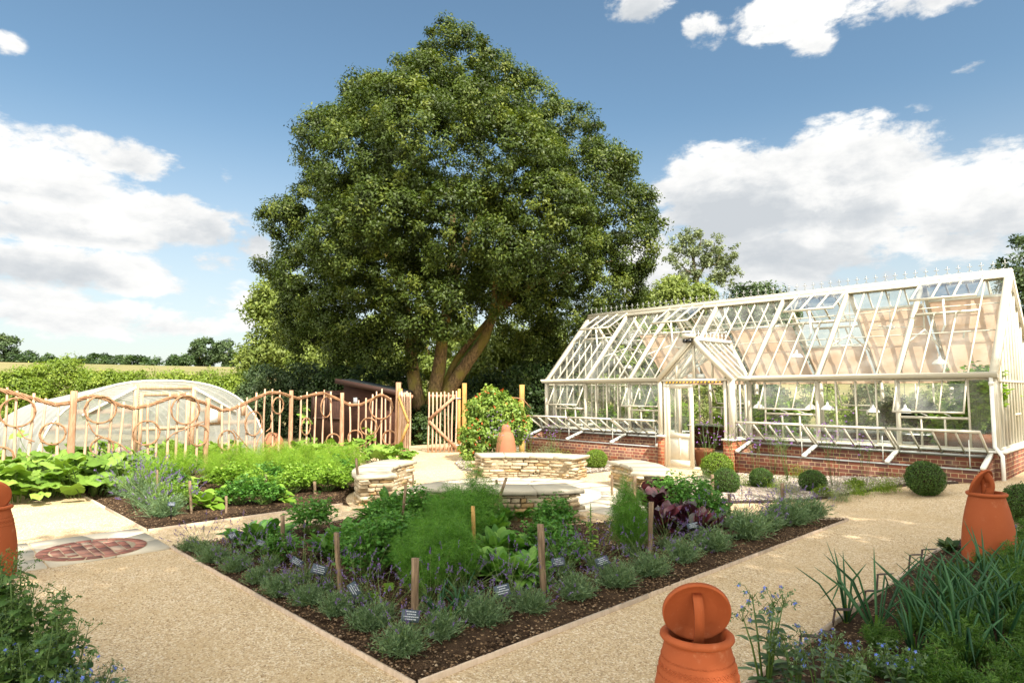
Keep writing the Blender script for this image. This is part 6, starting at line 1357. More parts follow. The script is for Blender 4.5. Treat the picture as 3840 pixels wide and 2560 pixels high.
def bolted(H_=.9, n=10, W_=.3, nl=30):
    root = empty('kale', (0, 0, 0), '', 'kale'); ms = MB(); ml = MB(); mf = MB()
    for k in range(n):
        a = random.uniform(0, 6.3); top = np.array([cos(a)*W_*random.uniform(.3, 1), sin(a)*W_*random.uniform(.3, 1), H_*random.uniform(.6, 1.)]); p = top*np.array([.15, .15, 0]); ms.tube([p, (p+top)/2, top], [.011, .008, .004], 6)
        m = nl; t = R.uniform(.1, .95, m)[:, None]**.8; Q = p+(top-p)*t; aa = R.uniform(0, 6.3, m); D = np.stack([np.cos(aa), np.sin(aa), R.uniform(-.2, .6, m)], 1); s_ = (1.15-t[:, 0]*.7); strips(ml, Q, D, nrm(np.array([0, 0, 1.])+rdir(m)*.3), s_*R.uniform(.12, .24, m), s_*R.uniform(.08, .14, m), .35, 6, P_SPOON, .12, R.random(m), .07)
        for j in range(9):
            f = random.uniform(.55, 1.); q = p+(top-p)*f; e_ = q+np.array([random.uniform(-.11, .11), random.uniform(-.11, .11), random.uniform(.04, .15)]); ms.tube([q, e_], [.003, .002], 3); m = 9; Qb = e_+R.normal(0, .014, (m, 3)); quadleaf(mf, Qb, nrm(rdir(m)+[0, 0, .6]), rdir(m), R.uniform(.014, .035, m), .012, R.random(m))
    ms.build('stems', MAT['stem_green'], root, smooth=True); ml.build('leaves', MAT['kale_leaf'], root, smooth=True); mf.build('buds', MAT['kale_leaf'], root); return root
def squash(n=16, W_=.5, H_=.35):
    root = empty('squash', (0, 0, 0), '', 'squash plant'); ms = MB(); ml = MB(); a = R.uniform(0, 6.3, n); q = R.random(n)**.5
    c = np.stack([np.cos(a)*W_*q, np.sin(a)*W_*q, H_*(1-.5*q*q)*R.uniform(.5, 1.1, n)], 1)
    for k in range(n):
        ms.tube([c[k]*np.array([.5, .5, 0]), c[k]*np.array([.8, .8, .7]), c[k]], .006, 4)
        r_ = random.uniform(.09, .16); th_ = np.linspace(0, 2*pi, 21)[:-1]; lobed = r_*(1+.13*np.cos(th_*5)+.04*np.sin(th_*9)); lobed[0] *= .55; lobed[1] *= .8; lobed[-1] *= .8
        tl = R.normal(0, .28, 2); z = lobed*(-.22)+.02*np.cos(th_*5); ph = random.uniform(0, 6.3); V = np.stack([lobed*np.cos(th_+ph), lobed*np.sin(th_+ph), z], 1); V[:, 2] += V[:, 0]*tl[0]+V[:, 1]*tl[1]; half = V*.55; half[:, 2] += .012
        VV = np.concatenate([[[0, 0, -.012]], half, V])+c[k]; F = [(0, 1+j, 1+(j+1) % 20) for j in range(20)]+[(1+j, 21+j, 21+(j+1) % 20, 1+(j+1) % 20) for j in range(20)]; ml.arr(VV, F, random.random())
    ms.build('stalks', MAT['stem_green'], root); ml.build('leaves', MAT['squash_leaf'], root, smooth=True); return root
def lettuce_bolt():
    root = empty('lettuce', (0, 0, 0), '', 'lettuce'); ms = MB(); ml = MB(); ms.tube([(0, 0, 0), (.02, 0, .3), (-.03, .01, .62)], [.012, .009, .004], 6); m = 44; t = R.random(m); Q = np.stack([.02*np.sin(t*4), t*0, .04+t*.58], 1); aa = R.uniform(0, 6.3, m)
    D = np.stack([np.cos(aa), np.sin(aa), np.full(m, .5)], 1); strips(ml, Q, D, np.tile([0, 0, 1.], (m, 1)), (1.1-t)*.11+.02, (1.1-t)*.07+.012, .4, 4, P_OVAL, .1, R.random(m), .06); ms.build('stem', MAT['stem_green'], root); ml.build('leaves', MAT['lettuce_leaf'], root, smooth=True); return root
# ------------------------------------------------------------------ planting
def g3(px, py): p = G(px, py); return (p[0], p[1], p[2]+.03)
LV = Kind(lav(0), lav(1, 420, 14, .22, .24, .26), lav(2, 360, 22, .19, .22, .30))
LG = 'lavender clumps edging the central bed'
front = [((715, 2120), .9, 'first lavender clump at the left corner of the central bed, its spikes against the gravel'), ((800, 2165), .95, 'lavender clump in front of the broad chard'), ((880, 2200), .95, 'second lavender clump in front of the broad chard'), ((965, 2245), 1., 'lavender clump below the chard stake'), ((1055, 2290), 1., 'lavender clump left of the split stake'), ((1150, 2325), 1., 'lavender clump just left of the split stake foot'),
  ((1262, 2368), 1.05, 'lavender clump right of the split stake foot'), ((1385, 2420), 1.1, 'lavender clump left of the thick front stake'), ((1508, 2478), 1.15, 'blue green lavender clump at the very front corner of the bed'), ((1655, 2420), 1.1, 'lavender clump right of the thick front stake'), ((1815, 2362), 1.15, 'lavender clump below the label by the spinach'), ((1990, 2320), 1.05, 'lavender clump left of the cracked stake foot'),
  ((2155, 2270), 1.15, 'round lavender clump right of the cracked stake'), ((2310, 2222), 1.1, 'lavender clump below the bolted lettuce'), ((2440, 2180), 1.05, 'lavender clump in front of the small fennel bulb'), ((2560, 2130), 1.1, 'lavender clump below the dark beet leaves'), ((2670, 2085), 1.1, 'lavender clump right of the dark beet leaves'), ((2790, 2040), 1.25, 'plump grey lavender cushion in the right part of the row'), ((2880, 2010), 1.1, 'lavender clump left of the far stake'), ((2960, 1985), 1.15, 'lavender clump under the far stake'), ((3045, 1962), 1.15, 'last lavender clump at the pointed end of the bed')]
for (px, py), sc, lb in front: LV.put(g3(px, py-(46 if px < 1480 else 10)), None, random.uniform(.86, 1.14)*sc*(.62 if px < 2100 else .62+.32*min(1, (px-2100)/700)), lb, LG)
LT = Kind(lav(3, 60, 30, .12, .14, .42, .5), lav(4, 50, 24, .12, .14, .44, .45))
for px, py, lb in ((760, 2090, 'tall flowering lavender in front of the gravel path at the left corner'), (905, 2130, 'tall lavender spikes over the lower chard leaves'), (1010, 2150, 'tall lavender spikes left of the chard stake'), (1140, 2195, 'tall lavender spikes by the two tilted labels'), (1220, 2240, 'tall lavender spikes crossing the split stake'), (1345, 2275, 'thin lavender spikes over bare soil right of the split stake'), (1440, 2345, 'tall lavender spikes left of the thick front stake'), (1620, 2330, 'tall lavender spikes right of the thick front stake'),
   (1740, 2265, 'lavender spikes in front of the leeks'), (1900, 2270, 'lavender spikes around the label below the spinach'), (2040, 2215, 'purple lavender spikes at the foot of the cracked stake'), (2120, 2170, 'lavender spikes beside the bold lettered label'), (2230, 2150, 'lavender spikes left of the bolted lettuce'), (2370, 2100, 'dense lavender spikes below the small fennel'), (2500, 2070, 'lavender spikes left of the beet leaves label'), (2620, 2040, 'lavender spikes right of the beet leaves label'), (2790, 1985, 'row of lavender spikes against the gravel'), (2700, 1985, 'lavender spikes before the small dark stake'), (2925, 1925, 'deep violet lavender beside the far stake')):
    LT.put(g3(px, py), None, .84, lb, 'tall lavender spikes behind the front row')
# central bed vegetables
def put(root, loc, sc=1., rz=None, label=None, group=None):
    root.location = loc; root.scale = (sc,)*3; root.rotation_euler = (0, 0, random.uniform(0, 6.28) if rz is None else rz)
    if label: root['label'] = label
    if group: root['group'] = group
    return root
put(leafy('chard', 90, .44, .13, .2, .4, 'chard_leaf', droop=.4, wav=.06, cat='chard'), g3(985, 2075), 1.08, label='broad leaved chard behind the first stake of the lavender edge'); put(leafy('chard', 26, .36, .15, .2, .4, 'chard_leaf', droop=.45, wav=.06, cat='chard'), g3(900, 2060), 1.0, label='lower chard plant leaning over the path edge')
PS = Kind(sprigs('parsley', 60, .34, .22, 'parsley_leaf'), sprigs('parsley', 70, .40, .26, 'parsley_leaf', .034))
for px, py, s, lb in ((1165, 2015, 1.15, 'upright celery with gravel showing behind it at the back of the bed'), (1390, 2180, 1.05, 'celery plant between the split stake and the big fennel'), (1330, 2110, 1., 'celery plant right behind the beet leaves'), (1460, 2140, 1.05, 'celery plant just left of the big fennel'), (1480, 2050, 1., 'low celery left of the long leaning stake'), (1560, 1990, 1.05, 'celery at the foot of the long leaning stake'), (1600, 1965, .95, 'bushy dark parsley in front of the shaded stone bench'), (1430, 2010, .9, 'parsley between the blue green kale and the celery'), (1050, 2120, .8, 'small parsley tuft behind the chard stake'),
    (2080, 2020, .95, 'tall parsley right of the spinach beside the stone bench end'), (2060, 2110, 1.1, 'parsley behind the cracked stake'), (2045, 1985, .62, 'parsley against the end of the stone bench'), (2130, 2140, .75, 'low parsley reaching over bare soil'), (2600, 1965, 1.2, 'large celery right of the dark beet leaves'), (2520, 1900, 1.2, 'celery behind the dark beet leaves'), (2660, 1990, 1., 'celery spilling toward the small dark stake')):
    PS.put(g3(px, py), None, s*1.28, lb, 'celery and parsley plants in the central bed')
KL = Kind(leafy('beetroot', 46, .34, .095, .2, .3, 'chard_leaf', droop=.35, wav=.07, cat='beetroot'), leafy('beetroot', 50, .38, .10, .2, .3, 'chard_leaf', up=.7, droop=.25, wav=.07, cat='beetroot'))
for px, py, s, lb in ((1235, 2110, 1.05, 'large leaved green beet in front of bare soil, right of the chard stake'), (1290, 2090, 1., 'green beet leaves behind the split stake'), (1400, 1965, 1., 'upright green beet with gravel behind it at the back of the bed'), (1460, 1950, 1.1, 'tall arching beet leaves in front of the left stone bench'), (1960, 1965, .8, 'green beet behind the spinach, before the shaded stone bench'), (1890, 1975, .75, 'green beet behind the leaning stake')): KL.put(g3(px, py), None, s*1.12, lb, 'green leaved beets')
SP = Kind(leafy('spinach', 130, .32, .085, .2, .3, 'spinach_leaf', droop=.5, wav=.06, cat='spinach'), leafy('spinach', 110, .30, .09, .2, .3, 'spinach_leaf', up=.7, droop=.35, wav=.06, cat='spinach'))
for px, py, s, lb in ((1810, 2160, 1., 'bright spinach at the foot of the yellowish stake'), (1880, 2200, 1.05, 'bright spinach at the front, above the tilted label'), (1960, 2200, 1., 'bright spinach left of the cracked stake'), (1860, 2110, 1.15, 'bright spinach in the middle of the clump'), (1950, 2110, 1.1, 'bright spinach behind the cracked stake'), (1850, 2030, 1.1, 'bright spinach at the top of the clump'), (1990, 2160, .9, 'spinach nearest the bare soil')): SP.put(g3(px, py), None, s*1.12, lb, 'bright spinach clump')
FN = Kind(feather('fennel', 60, .62, .26, 'fennel_leaf', 70, fine=.06), feather('fennel', 52, .55, .24, 'fennel_leaf', 70, fine=.06))
for px, py, s, lb in ((1600, 2260, .95, 'feathery fennel at the front behind the thick stake'), (1690, 2220, 1.05, 'feathery fennel with a pale bulb, left of the yellowish stake'), (1640, 2130, 1., 'feathery fennel in the middle of the big drift'), (1720, 2080, 1.1, 'feathery fennel behind the yellowish stake'), (1780, 2010, 1.15, 'tall feathery fennel in front of the stone bench'), (1700, 2010, 1.0, 'tall feathery fennel left of the leaning stake'), (1560, 2190, .8, 'low feathery fennel spreading over the soil on the left')): FN.put(g3(px, py), None, s*1.12, lb, 'big drift of feathery fennel')
put(feather('fennel', 60, .78, .20, 'fennel_leaf', 75, fine=.065), g3(2350, 2090), 1.05, label='separate feathery fennel left of the dark beet leaves'); put(feather('fennel', 36, .5, .16, 'fennel_leaf', 60, fine=.06), g3(2385, 2080), 1., label='lower feathery fennel with a white bulb beside the reddish stake')
LE = Kind(onion(6, .34), onion(7, .36))
for px, py, lb in ((1650, 2330, 'young leek in front of the fennel'), (1725, 2310, 'young leek left of the spinach'), (1690, 2360, 'front most young leek')): LE.put(g3(px, py), None, 1., lb, 'young leeks before the fennel')
BT = Kind(leafy('beetroot', 50, .32, .11, .2, .3, 'beet_leaf', droop=.35, wav=.09, cat='red beet'), leafy('beetroot', 46, .30, .12, .2, .3, 'beet_leaf', up=.75, droop=.3, wav=.09, cat='red beet'))
for px, py, s, lb in ((2480, 2010, 1., 'dark purple beet right behind the reddish stake'), (2560, 2000, 1.05, 'dark purple beet above the slate label'), (2450, 1940, 1.05, 'dark purple beet beside the grey stake'), (2530, 1930, 1.1, 'dark purple beet in the middle of its clump'), (2600, 2030, .95, 'dark purple beet at the right of its clump'), (2440, 1880, .95, 'glossy purple beet at the back of its clump'), (2660, 2030, .8, 'small purple beet at the right end')): BT.put(g3(px, py), None, s*1.4, lb, 'dark purple beet clump')
put(lettuce_bolt(), g3(2215, 2110), .92, label='bolted yellow green lettuce standing alone on bare soil')
put(leafy('lettuce', 9, .12, .09, .1, .1, 'lettuce_leaf', P_OVAL, droop=.5, cat='lettuce'), g3(1400, 2270), 1., label='small round leaved seedling left of the thick front stake'); put(leafy('lettuce', 8, .11, .09, .1, .1, 'lettuce_leaf', P_OVAL, droop=.5, cat='lettuce'), g3(1460, 2235), 1., label='small pale seedling below the big fennel')
# left bed
DL = Kind(feather('dill', 60, .62, .36, 'dill_leaf', 60, 'dill', fine=.07), feather('dill', 54, .70, .34, 'dill_leaf', 62, 'dill', fine=.07))
dl = [(660, 1770), (800, 1775), (940, 1770), (1080, 1770), (1210, 1775), (640, 1725), (720, 1730), (800, 1725), (890, 1725), (980, 1725), (1060, 1720), (1140, 1722), (1230, 1720), (1310, 1730), (560, 1810)]
for i, (px, py) in enumerate(dl): DL.put(g3(px, py+45), None, random.uniform(.85, 1.1), 'one of the light green dill plants massed in the left bed', 'massed dill in the left bed')
PL = Kind(sprigs('parsley', 70, .40, .30, 'lettuce_leaf', .045, 9, 'parsley'), leafy('chard', 30, .36, .16, .2, .3, 'lettuce_leaf', droop=.5, wav=.06, cat='chard', stem='beet_leaf'), sprigs('parsley', 66, .42, .28, 'parsley_leaf', .040, 9, 'parsley'))
pl_ = [(650, 1905, 0, 'leafy parsley right of the pale lavender'), (720, 1890, 1, 'yellow green chard at the front of the left bed'), (770, 1915, 1, 'yellow green chard beside the short stake'), (830, 1885, 1, 'yellow green chard behind the short stake'), (900, 1900, 2, 'dark parsley behind the chard leaves of the central bed'), (950, 1860, 0, 'leafy parsley left of the middle stake'), (1040, 1890, 1, 'small chard with a red stalk at the near edge of the left bed'), (1090, 1860, 0, 'leafy parsley near the square stake'), (1130, 1830, 0, 'bright parsley left of the square stake'), (1230, 1850, 0, 'parsley right of the square stake'), (1290, 1840, 0, 'parsley in front of the crooked stake'), (1200, 1810, 2, 'dark parsley behind the square stake'), (1270, 1800, 2, 'dark parsley by the left stone bench'), (620, 1850, 2, 'dark parsley behind the lavender stake'), (560, 1830, 2, 'parsley at the back of the pale lavender'), (990, 1900, 2, 'dark parsley at the foot of the middle stake'), (610, 1815, 0, 'bright parsley between the dill plants behind the pale lavender'), (735, 1835, 1, 'chard between the dill and the front chards'), (870, 1840, 0, 'bright parsley filling the middle of the left bed'), (1010, 1830, 2, 'dark parsley in the middle of the left bed'), (1080, 1815, 0, 'parsley behind the square stake among dill'), (1150, 1840, 0, 'parsley touching the square stake'), (700, 1790, 2, 'dark leafy plant standing between dill plants'), (930, 1815, 0, 'leafy parsley showing above the chard'), (1290, 1780, 1, 'chard at the back by the curved bench'), (820, 1810, 1, 'pale chard standing amid the dill')]
for px, py, k, lb in pl_: PL.put(g3(px, py), None, random.uniform(.95, 1.25), lb, 'chard and parsley in the left bed', k=k)
lp = Kind(lav(5, 220, 60, .26, .24, .42, .55), lav(6, 260, 50, .24, .24, .36, .5))
for px, py, s, lb in ((430, 1830, 1.25, 'big sunlit pale lavender at the far corner of the left bed'), (500, 1870, 1.3, 'big sunlit pale lavender leaning over the edging'), (560, 1910, 1.2, 'pale lavender in the middle of the left corner row'), (620, 1945, 1.1, 'greyer lavender at the near corner of the left bed')): lp.put(g3(px, py), None, s, lb, 'pale lavenders at the corner of the left bed')
SQ = Kind(squash(32, .5, .46), squash(28, .46, .54), squash(30, .52, .42))
sq = [(20, 1810, 'leftmost broad leaved squash below the wavy fence'), (110, 1830, 'broad leaved squash beside the pink flowers'), (190, 1845, 'broad leaved squash at the path edge'), (270, 1820, 'broad leaved squash near the first thick fence post'), (330, 1840, 'broad leaved squash behind the path end'), (400, 1800, 'broad leaved squash behind the pale lavender'), (150, 1775, 'squash climbing the fence under the second hoop'), (330, 1765, 'squash at the foot of the first thick post'), (60, 1860, 'squash leaves sprawling onto the path at the left'), (470, 1790, 'squash behind the tall lavender spikes'),
   (600, 1735, 'squash in front of the polytunnel door'), (680, 1730, 'squash right of the polytunnel door'), (760, 1730, 'squash below the paper notice'), (840, 1735, 'squash at the second thick fence post'), (1130, 1715, 'squash scrambling up the fence by the third post'), (1220, 1720, 'squash leaves before the shed'), (1340, 1725, 'squash at the last bay of the fence'), (1440, 1735, 'squash beside the open gate leaf'), (1480, 1745, 'squash at the foot of the gate leaf')]
for px, py, lb in sq: SQ.put(g3(px, py+(25 if px < 500 else 10)), None, (1.3 if px < 500 else 1.05), lb, 'squash plants along the wavy fence')
# vines on hoops
for px, py, h, lb in ((1150, 1700, 1.35, 'squash vine climbing the hoop beside the third fence post'), (95, 1760, 1.0, 'squash vine twining up the leftmost hoops'), (1400, 1700, .8, 'squash tendrils on the last hoops by the gate')):
    p = G(px, py); r_ = squash(14, .16, .1); r_.location = (p[0]+.12, p[1], 0)
    for ch in r_.children:
        co = np.zeros(len(ch.data.vertices)*3, np.float32); ch.data.vertices.foreach_get('co', co); co = co.reshape(-1, 3); 
        co[:, 2] += (np.floor((co[:, 0]+.3)*9) % 7)/7*h*.0
        ch.data.vertices.foreach_set('co', co.ravel())
    r_.scale = (1, 1, 1); r_['label'] = lb; r_['group'] = 'vines on the wavy fence'
    ms = MB(); ml = MB(); pts = np.array([(sin(t*5)*.10, cos(t*4)*.14, t*h) for t in np.linspace(0, 1, 16)]); ms.tube(pts, .006, 5); ms.build('vine_stem', MAT['stem_green'], r_, org=(0, 0, 0))
    m = 16; t = R.random(m); Q = np.stack([np.sin(t*5)*.10+R.normal(0, .04, m), np.cos(t*4)*.14+R.normal(0, .06, m), t*h], 1); strips(ml, Q, nrm(np.concatenate([R.normal(0, 1, (m, 2))+[.8, -.4], R.normal(-.1, .3, (m, 1))], 1)), nrm(R.normal(0, .4, (m, 3))+[.5, -.3, .7]), R.uniform(.12, .2, m), R.uniform(.12, .18, m), .3, 5, P_OVAL, .08, R.random(m), .05); ml.build('vine_leaves', MAT['squash_leaf'], r_, org=(0, 0, 0), smooth=True)
def flowers(px, py, n, sp, h, mat, label, cat='flowers'):
    p = G(px, py); root = empty('flowering_plant', (p[0], p[1], p[2]), label, cat); ms = MB(); mf = MB(); ml = MB()
    c = np.stack([R.normal(0, sp, n), R.normal(0, sp, n), R.uniform(.4, 1, n)*h], 1); blades(ms, c*np.array([.5, .5, 0]), c*np.array([.5, .5, 1]), np.linalg.norm(c*np.array([.5, .5, 1]), axis=1), .004, 0., 2, R.random(n), .5)
    i = np.repeat(np.arange(n), 12); quadleaf(mf, c[i]+R.normal(0, .012, (n*12, 3)), rdir(n*12), nrm(rdir(n*12)+[0, 0, 1.]), .022, .018, R.random(n*12)); m = n*14; q = c[R.integers(0, n, m)]*np.array([1, 1, 0])*R.uniform(.2, 1.1, (m, 1))+np.stack([R.normal(0, sp*.3, m), R.normal(0, sp*.3, m), R.random(m)*h*.6], 1)
    quadleaf(ml, q, nrm(rdir(m)+[0, 0, .5]), rdir(m), .05, .018, R.random(m)); ms.build('stems', MAT['stem_green'], root); ml.build('foliage', MAT['sage_leaf'], root); mf.build('blooms', MAT[mat], root); return root
flowers(40, 1870, 26, .22, .35, 'pink_flower', 'crimson flowers among the leftmost squash leaves'); flowers(95, 1885, 20, .16, .22, 'pink_flower', 'second patch of crimson flowers at the path edge')
# ------------------------------------------------------------------ borders at the greenhouse
BB = Kind(ball('box_ball', .25, 'box_leaf')); BB2 = Kind(ball('box_ball', .25, 'box_bright'))
def bput(K, px, py, rpx, lb):
    d0 = None; p = onz(px, py, .2)
    for _ in range(5):
        dep = (p-CP)@FW; r = rpx*dep/FPX; p = onz(px, py, float(gz(p[0], p[1]))+r*.93)
    K.put((p[0], p[1], float(gz(p[0], p[1]))+.01), None, (r/.25*random.uniform(.95, 1.07), r/.25*random.uniform(.95, 1.07), r/.25*random.uniform(.92, 1.0)), lb, 'clipped box balls')
bput(BB, 3468, 1783, 62, 'large dark box ball in front of the right cold frame'); bput(BB, 2855, 1793, 43, 'box ball partly hidden by dark stems, second from the big one'); bput(BB, 3047, 1805, 44, 'box ball half hidden by purple leaved stems'); bput(BB, 3850, 1885, 78, 'big dark box ball at the right edge behind the terracotta forcer')
bput(BB2, 2688, 1752, 52, 'bright yellow green box ball at the porch'); bput(BB, 2722, 1805, 50, 'darker box ball nestled in front of the bright one by the porch'); bput(BB2, 2235, 1721, 40, 'bright box ball at the right end of the sunlit bench'); bput(BB2, 1810, 1722, 27, 'small bright box ball at the left end of the sunlit bench')
VB = Kind(verbena(5, 1.15, .25), verbena(4, 1.0, .2), verbena(6, 1.2, .3))
for px, py, s, lb in ((2760, 1790, 1., 'airy verbena beside the porch pier'), (2830, 1800, .95, 'airy verbena left of the partly hidden box ball'), (2960, 1810, 1., 'airy verbena before the middle of the cold frame wall'), (3130, 1830, 1.05, 'airy verbena right of the purple stemmed box ball'), (3240, 1830, .95, 'airy verbena halfway to the large box ball'), (2660, 1800, 1., 'airy verbena crossing the white door'), (2900, 1790, .9, 'airy verbena against the second cold frame bay'),
   (1990, 1740, .85, 'airy verbena behind the sunlit bench'), (1860, 1745, .95, 'airy verbena before the runner beans'), (2080, 1745, .9, 'airy verbena before the left cold frame'), (1950, 1730, .95, 'airy verbena next to the conical forcer')): VB.put(g3(px, py), None, s, lb, 'tall airy verbenas')
def grassy(n, H_, sp, mat, name='meadow_grass'):
    root = empty(name, (0, 0, 0), '', 'grass tuft'); mb = MB(); P = np.stack([R.normal(0, sp*.3, n), R.normal(0, sp*.3, n), np.zeros(n)], 1); d = nrm(np.concatenate([R.normal(0, .38, (n, 2)), np.ones((n, 1))], 1)); blades(mb, P, d, R.uniform(.4, 1, n)*H_, .006, R.uniform(.05, .4, n), 3, R.random(n)); mb.build('blades', MAT[mat], root)
    mb = MB(); m = n*2; q = P[R.integers(0, n, m)]+rdir(m)*np.array([sp*.7, sp*.7, 0])+np.stack([np.zeros(m), np.zeros(m), R.random(m)*H_*.8], 1); quadleaf(mb, q, nrm(rdir(m)+[0, 0, .7]), rdir(m), .035, .012, R.random(m)); mb.build('side_leaves', MAT[mat], root); return root
GR = Kind(grassy(160, .5, .3, 'sage_leaf'), grassy(140, .42, .28, 'hedge_leaf'), grassy(150, .34, .3, 'box_bright'), sprigs('herb_clump', 40, .24, .2, 'hedge_leaf', .035, 8, 'herb'))
gg = [(1800, 1700, 0, 'grey green grassy clump at the gravel corner by the gate path'), (1850, 1720, 1, 'grassy clump before the runner beans'), (1900, 1730, 0, 'grassy clump at the conical forcer'), (1960, 1740, 1, 'grassy clump behind the left of the sunlit bench'), (2030, 1740, 0, 'grassy clump behind the middle of the sunlit bench'), (2100, 1740, 1, 'grassy clump behind the right of the sunlit bench'), (2060, 1720, 0, 'tall grassy clump at the corner of the left cold frame'), (1770, 1760, 2, 'low tuft in the pale gravel near the gate path'),
   (2740, 1840, 3, 'small herb beside the darker box ball'), (2900, 1840, 2, 'tuft right of the partly hidden box ball'), (2950, 1860, 0, 'grey tuft in the pale gravel'), (3090, 1870, 3, 'herb in the pale gravel below the purple stemmed ball'), (3210, 1840, 3, 'bright rounded herb in the middle of the pale gravel'), (3225, 1862, 2, 'little green cushion in the middle of the pale gravel'), (3150, 1885, 0, 'sprawling tuft near the gravel edge'), (3340, 1845, 1, 'leafy tuft left of the large box ball'), (3300, 1850, 2, 'low tuft left of the large box ball'), (2810, 1830, 2, 'tuft under the verbenas'), (3000, 1800, 1, 'tuft against the cold frame wall'), (2640, 1830, 0, 'tuft at the end of the flowering border')]
for px, py, k, lb in gg: GR.put(g3(px, py), None, .8 if px > 2500 else 1., lb, 'tufts planted in the pale gravel', k=k)
def stemmy(px, py, lb):
    p = G(px, py); root = empty('purple_shrub', (p[0], p[1], p[2]), lb, 'shrub', 'purple leaved stems'); ms = MB(); ml = MB()
    for k in range(9):
        a = random.uniform(0, 6.3); t_ = np.array([cos(a)*.16, sin(a)*.16, random.uniform(.35, .65)]); ms.tube([(0, 0, 0), t_*.6, t_], .004, 4); m = 26; q = t_*R.uniform(.35, 1., (m, 1)); quadleaf(ml, q, nrm(rdir(m)+[0, 0, .4]), rdir(m), .05, .026, R.random(m))
    ms.build('stems', MAT['heuchera_leaf'], root); ml.build('foliage', MAT['heuchera_leaf'], root)
stemmy(3020, 1850, 'purple leaved stems in front of the third box ball'); stemmy(2880, 1845, 'purple leaved stems right of the partly hidden box ball')
flowers(2570, 1830, 60, .28, .42, 'white_flower', 'cloud of small white daisies beside the porch step'); flowers(2480, 1815, 40, .22, .32, 'white_flower', 'white daisies in front of the right hand stone bench'); flowers(2620, 1790, 44, .25, .45, 'white_flower', 'white daisies right at the greenhouse door'); flowers(2500, 1770, 14, .12, .3, 'pink_flower', 'coral flower heads at the foot of the door')
flowers(1800, 1690, 16, .2, .5, 'verbena_flower', 'lilac flowers at the foot of the runner beans'); flowers(2180, 1760, 10, .15, .3, 'pink_flower', 'pink flowers left of the bright box ball by the bench'); flowers(2780, 1760, 10, .25, .7, 'pink_flower', 'red valerian beside the right porch pier')
flowers(3140, 1880, 18, .14, .1, 'pink_flower', 'magenta thyme at the edge of the pale gravel'); flowers(2300, 1760, 8, .1, .16, 'pink_flower', 'pinkish low plant beside the bright box ball'); flowers(1320, 1640, 30, .5, 1.05, 'verbena_flower', 'violet flowers behind the last bays of the fence')
# runner beans
p = atd(1850, 1600, 16.6); root = empty('runner_bean', (p[0], p[1], 0), 'dense runner bean hedge dotted with scarlet flowers between two round posts', 'runner beans')
mb = MB(); lb_ = [(*atd(1800, 1540, 16.4), .42), (*atd(1850, 1520, 16.5), .5), (*atd(1900, 1550, 16.6), .48), (*atd(1790, 1620, 16.3), .5), (*atd(1870, 1620, 16.4), .55), (*atd(1930, 1610, 16.5), .42), (*atd(1840, 1500, 16.6), .36), (*atd(1780, 1680, 16.2), .4), (*atd(1950, 1590, 16.7), .3)]
crown_mesh(mb, [(q[0], q[1], q[2], q[3]*.86) for q in lb_], 13000, .085, .065, clump=.13, clumps=420, shell=.7, inner=.2, tint_sp=.3); mb.build('foliage', MAT['bean_leaf'], root)
mb = MB(); n = 80; k = R.integers(0, len(lb_), n); q = np.array([l[:3] for l in lb_])[k]+nrm(rdir(n)+[.5, -.5, .2])*np.array([l[3] for l in lb_])[k][:, None]*1.0; i = np.repeat(np.arange(n), 5); quadleaf(mb, q[i]+R.normal(0, .015, (n*5, 3)), rdir(n*5), rdir(n*5), .03, .025, R.random(n*5)); mb.build('blooms', MAT['red_flower'], root)
mb = MB(); mb.tube([atd(1750, 1520, 16.8), atd(1850, 1480, 16.8), atd(1960, 1495, 16.9), atd(1990, 1530, 17.)], .018, 6); mb.build('support_pole', MAT['willow'], root)
# cold frame crops
CF = Kind(squash(12, .28, .16), sprigs('herb_clump', 26, .16, .2, 'lettuce_leaf', .05, 6, 'herb'))
for x, y, s, k, lb in ((-2.8, 13.42, .95, 0, 'bright squash spilling over the end of the right cold frame'), (-3.3, 13.45, .9, 0, 'bright squash in the last bay of the right cold frame'), (-3.75, 13.45, .8, 0, 'squash leaves by the last divider of the right cold frame'), (-4.15, 13.4, .7, 0, 'squash climbing the lid of the right cold frame'), (-11.1, 13.5, .6, 1, 'small seedlings in the middle of the left cold frame'), (-10.6, 13.5, .7, 1, 'yellow green seedlings in the left cold frame'), (-9.5, 13.5, .6, 1, 'seedlings near the porch in the left cold frame'), (-6.0, 13.5, .5, 1, 'seedlings beside the porch in the right cold frame')): CF.put((x, y, .28), None, s, lb, 'young plants in the cold frames', k=k)
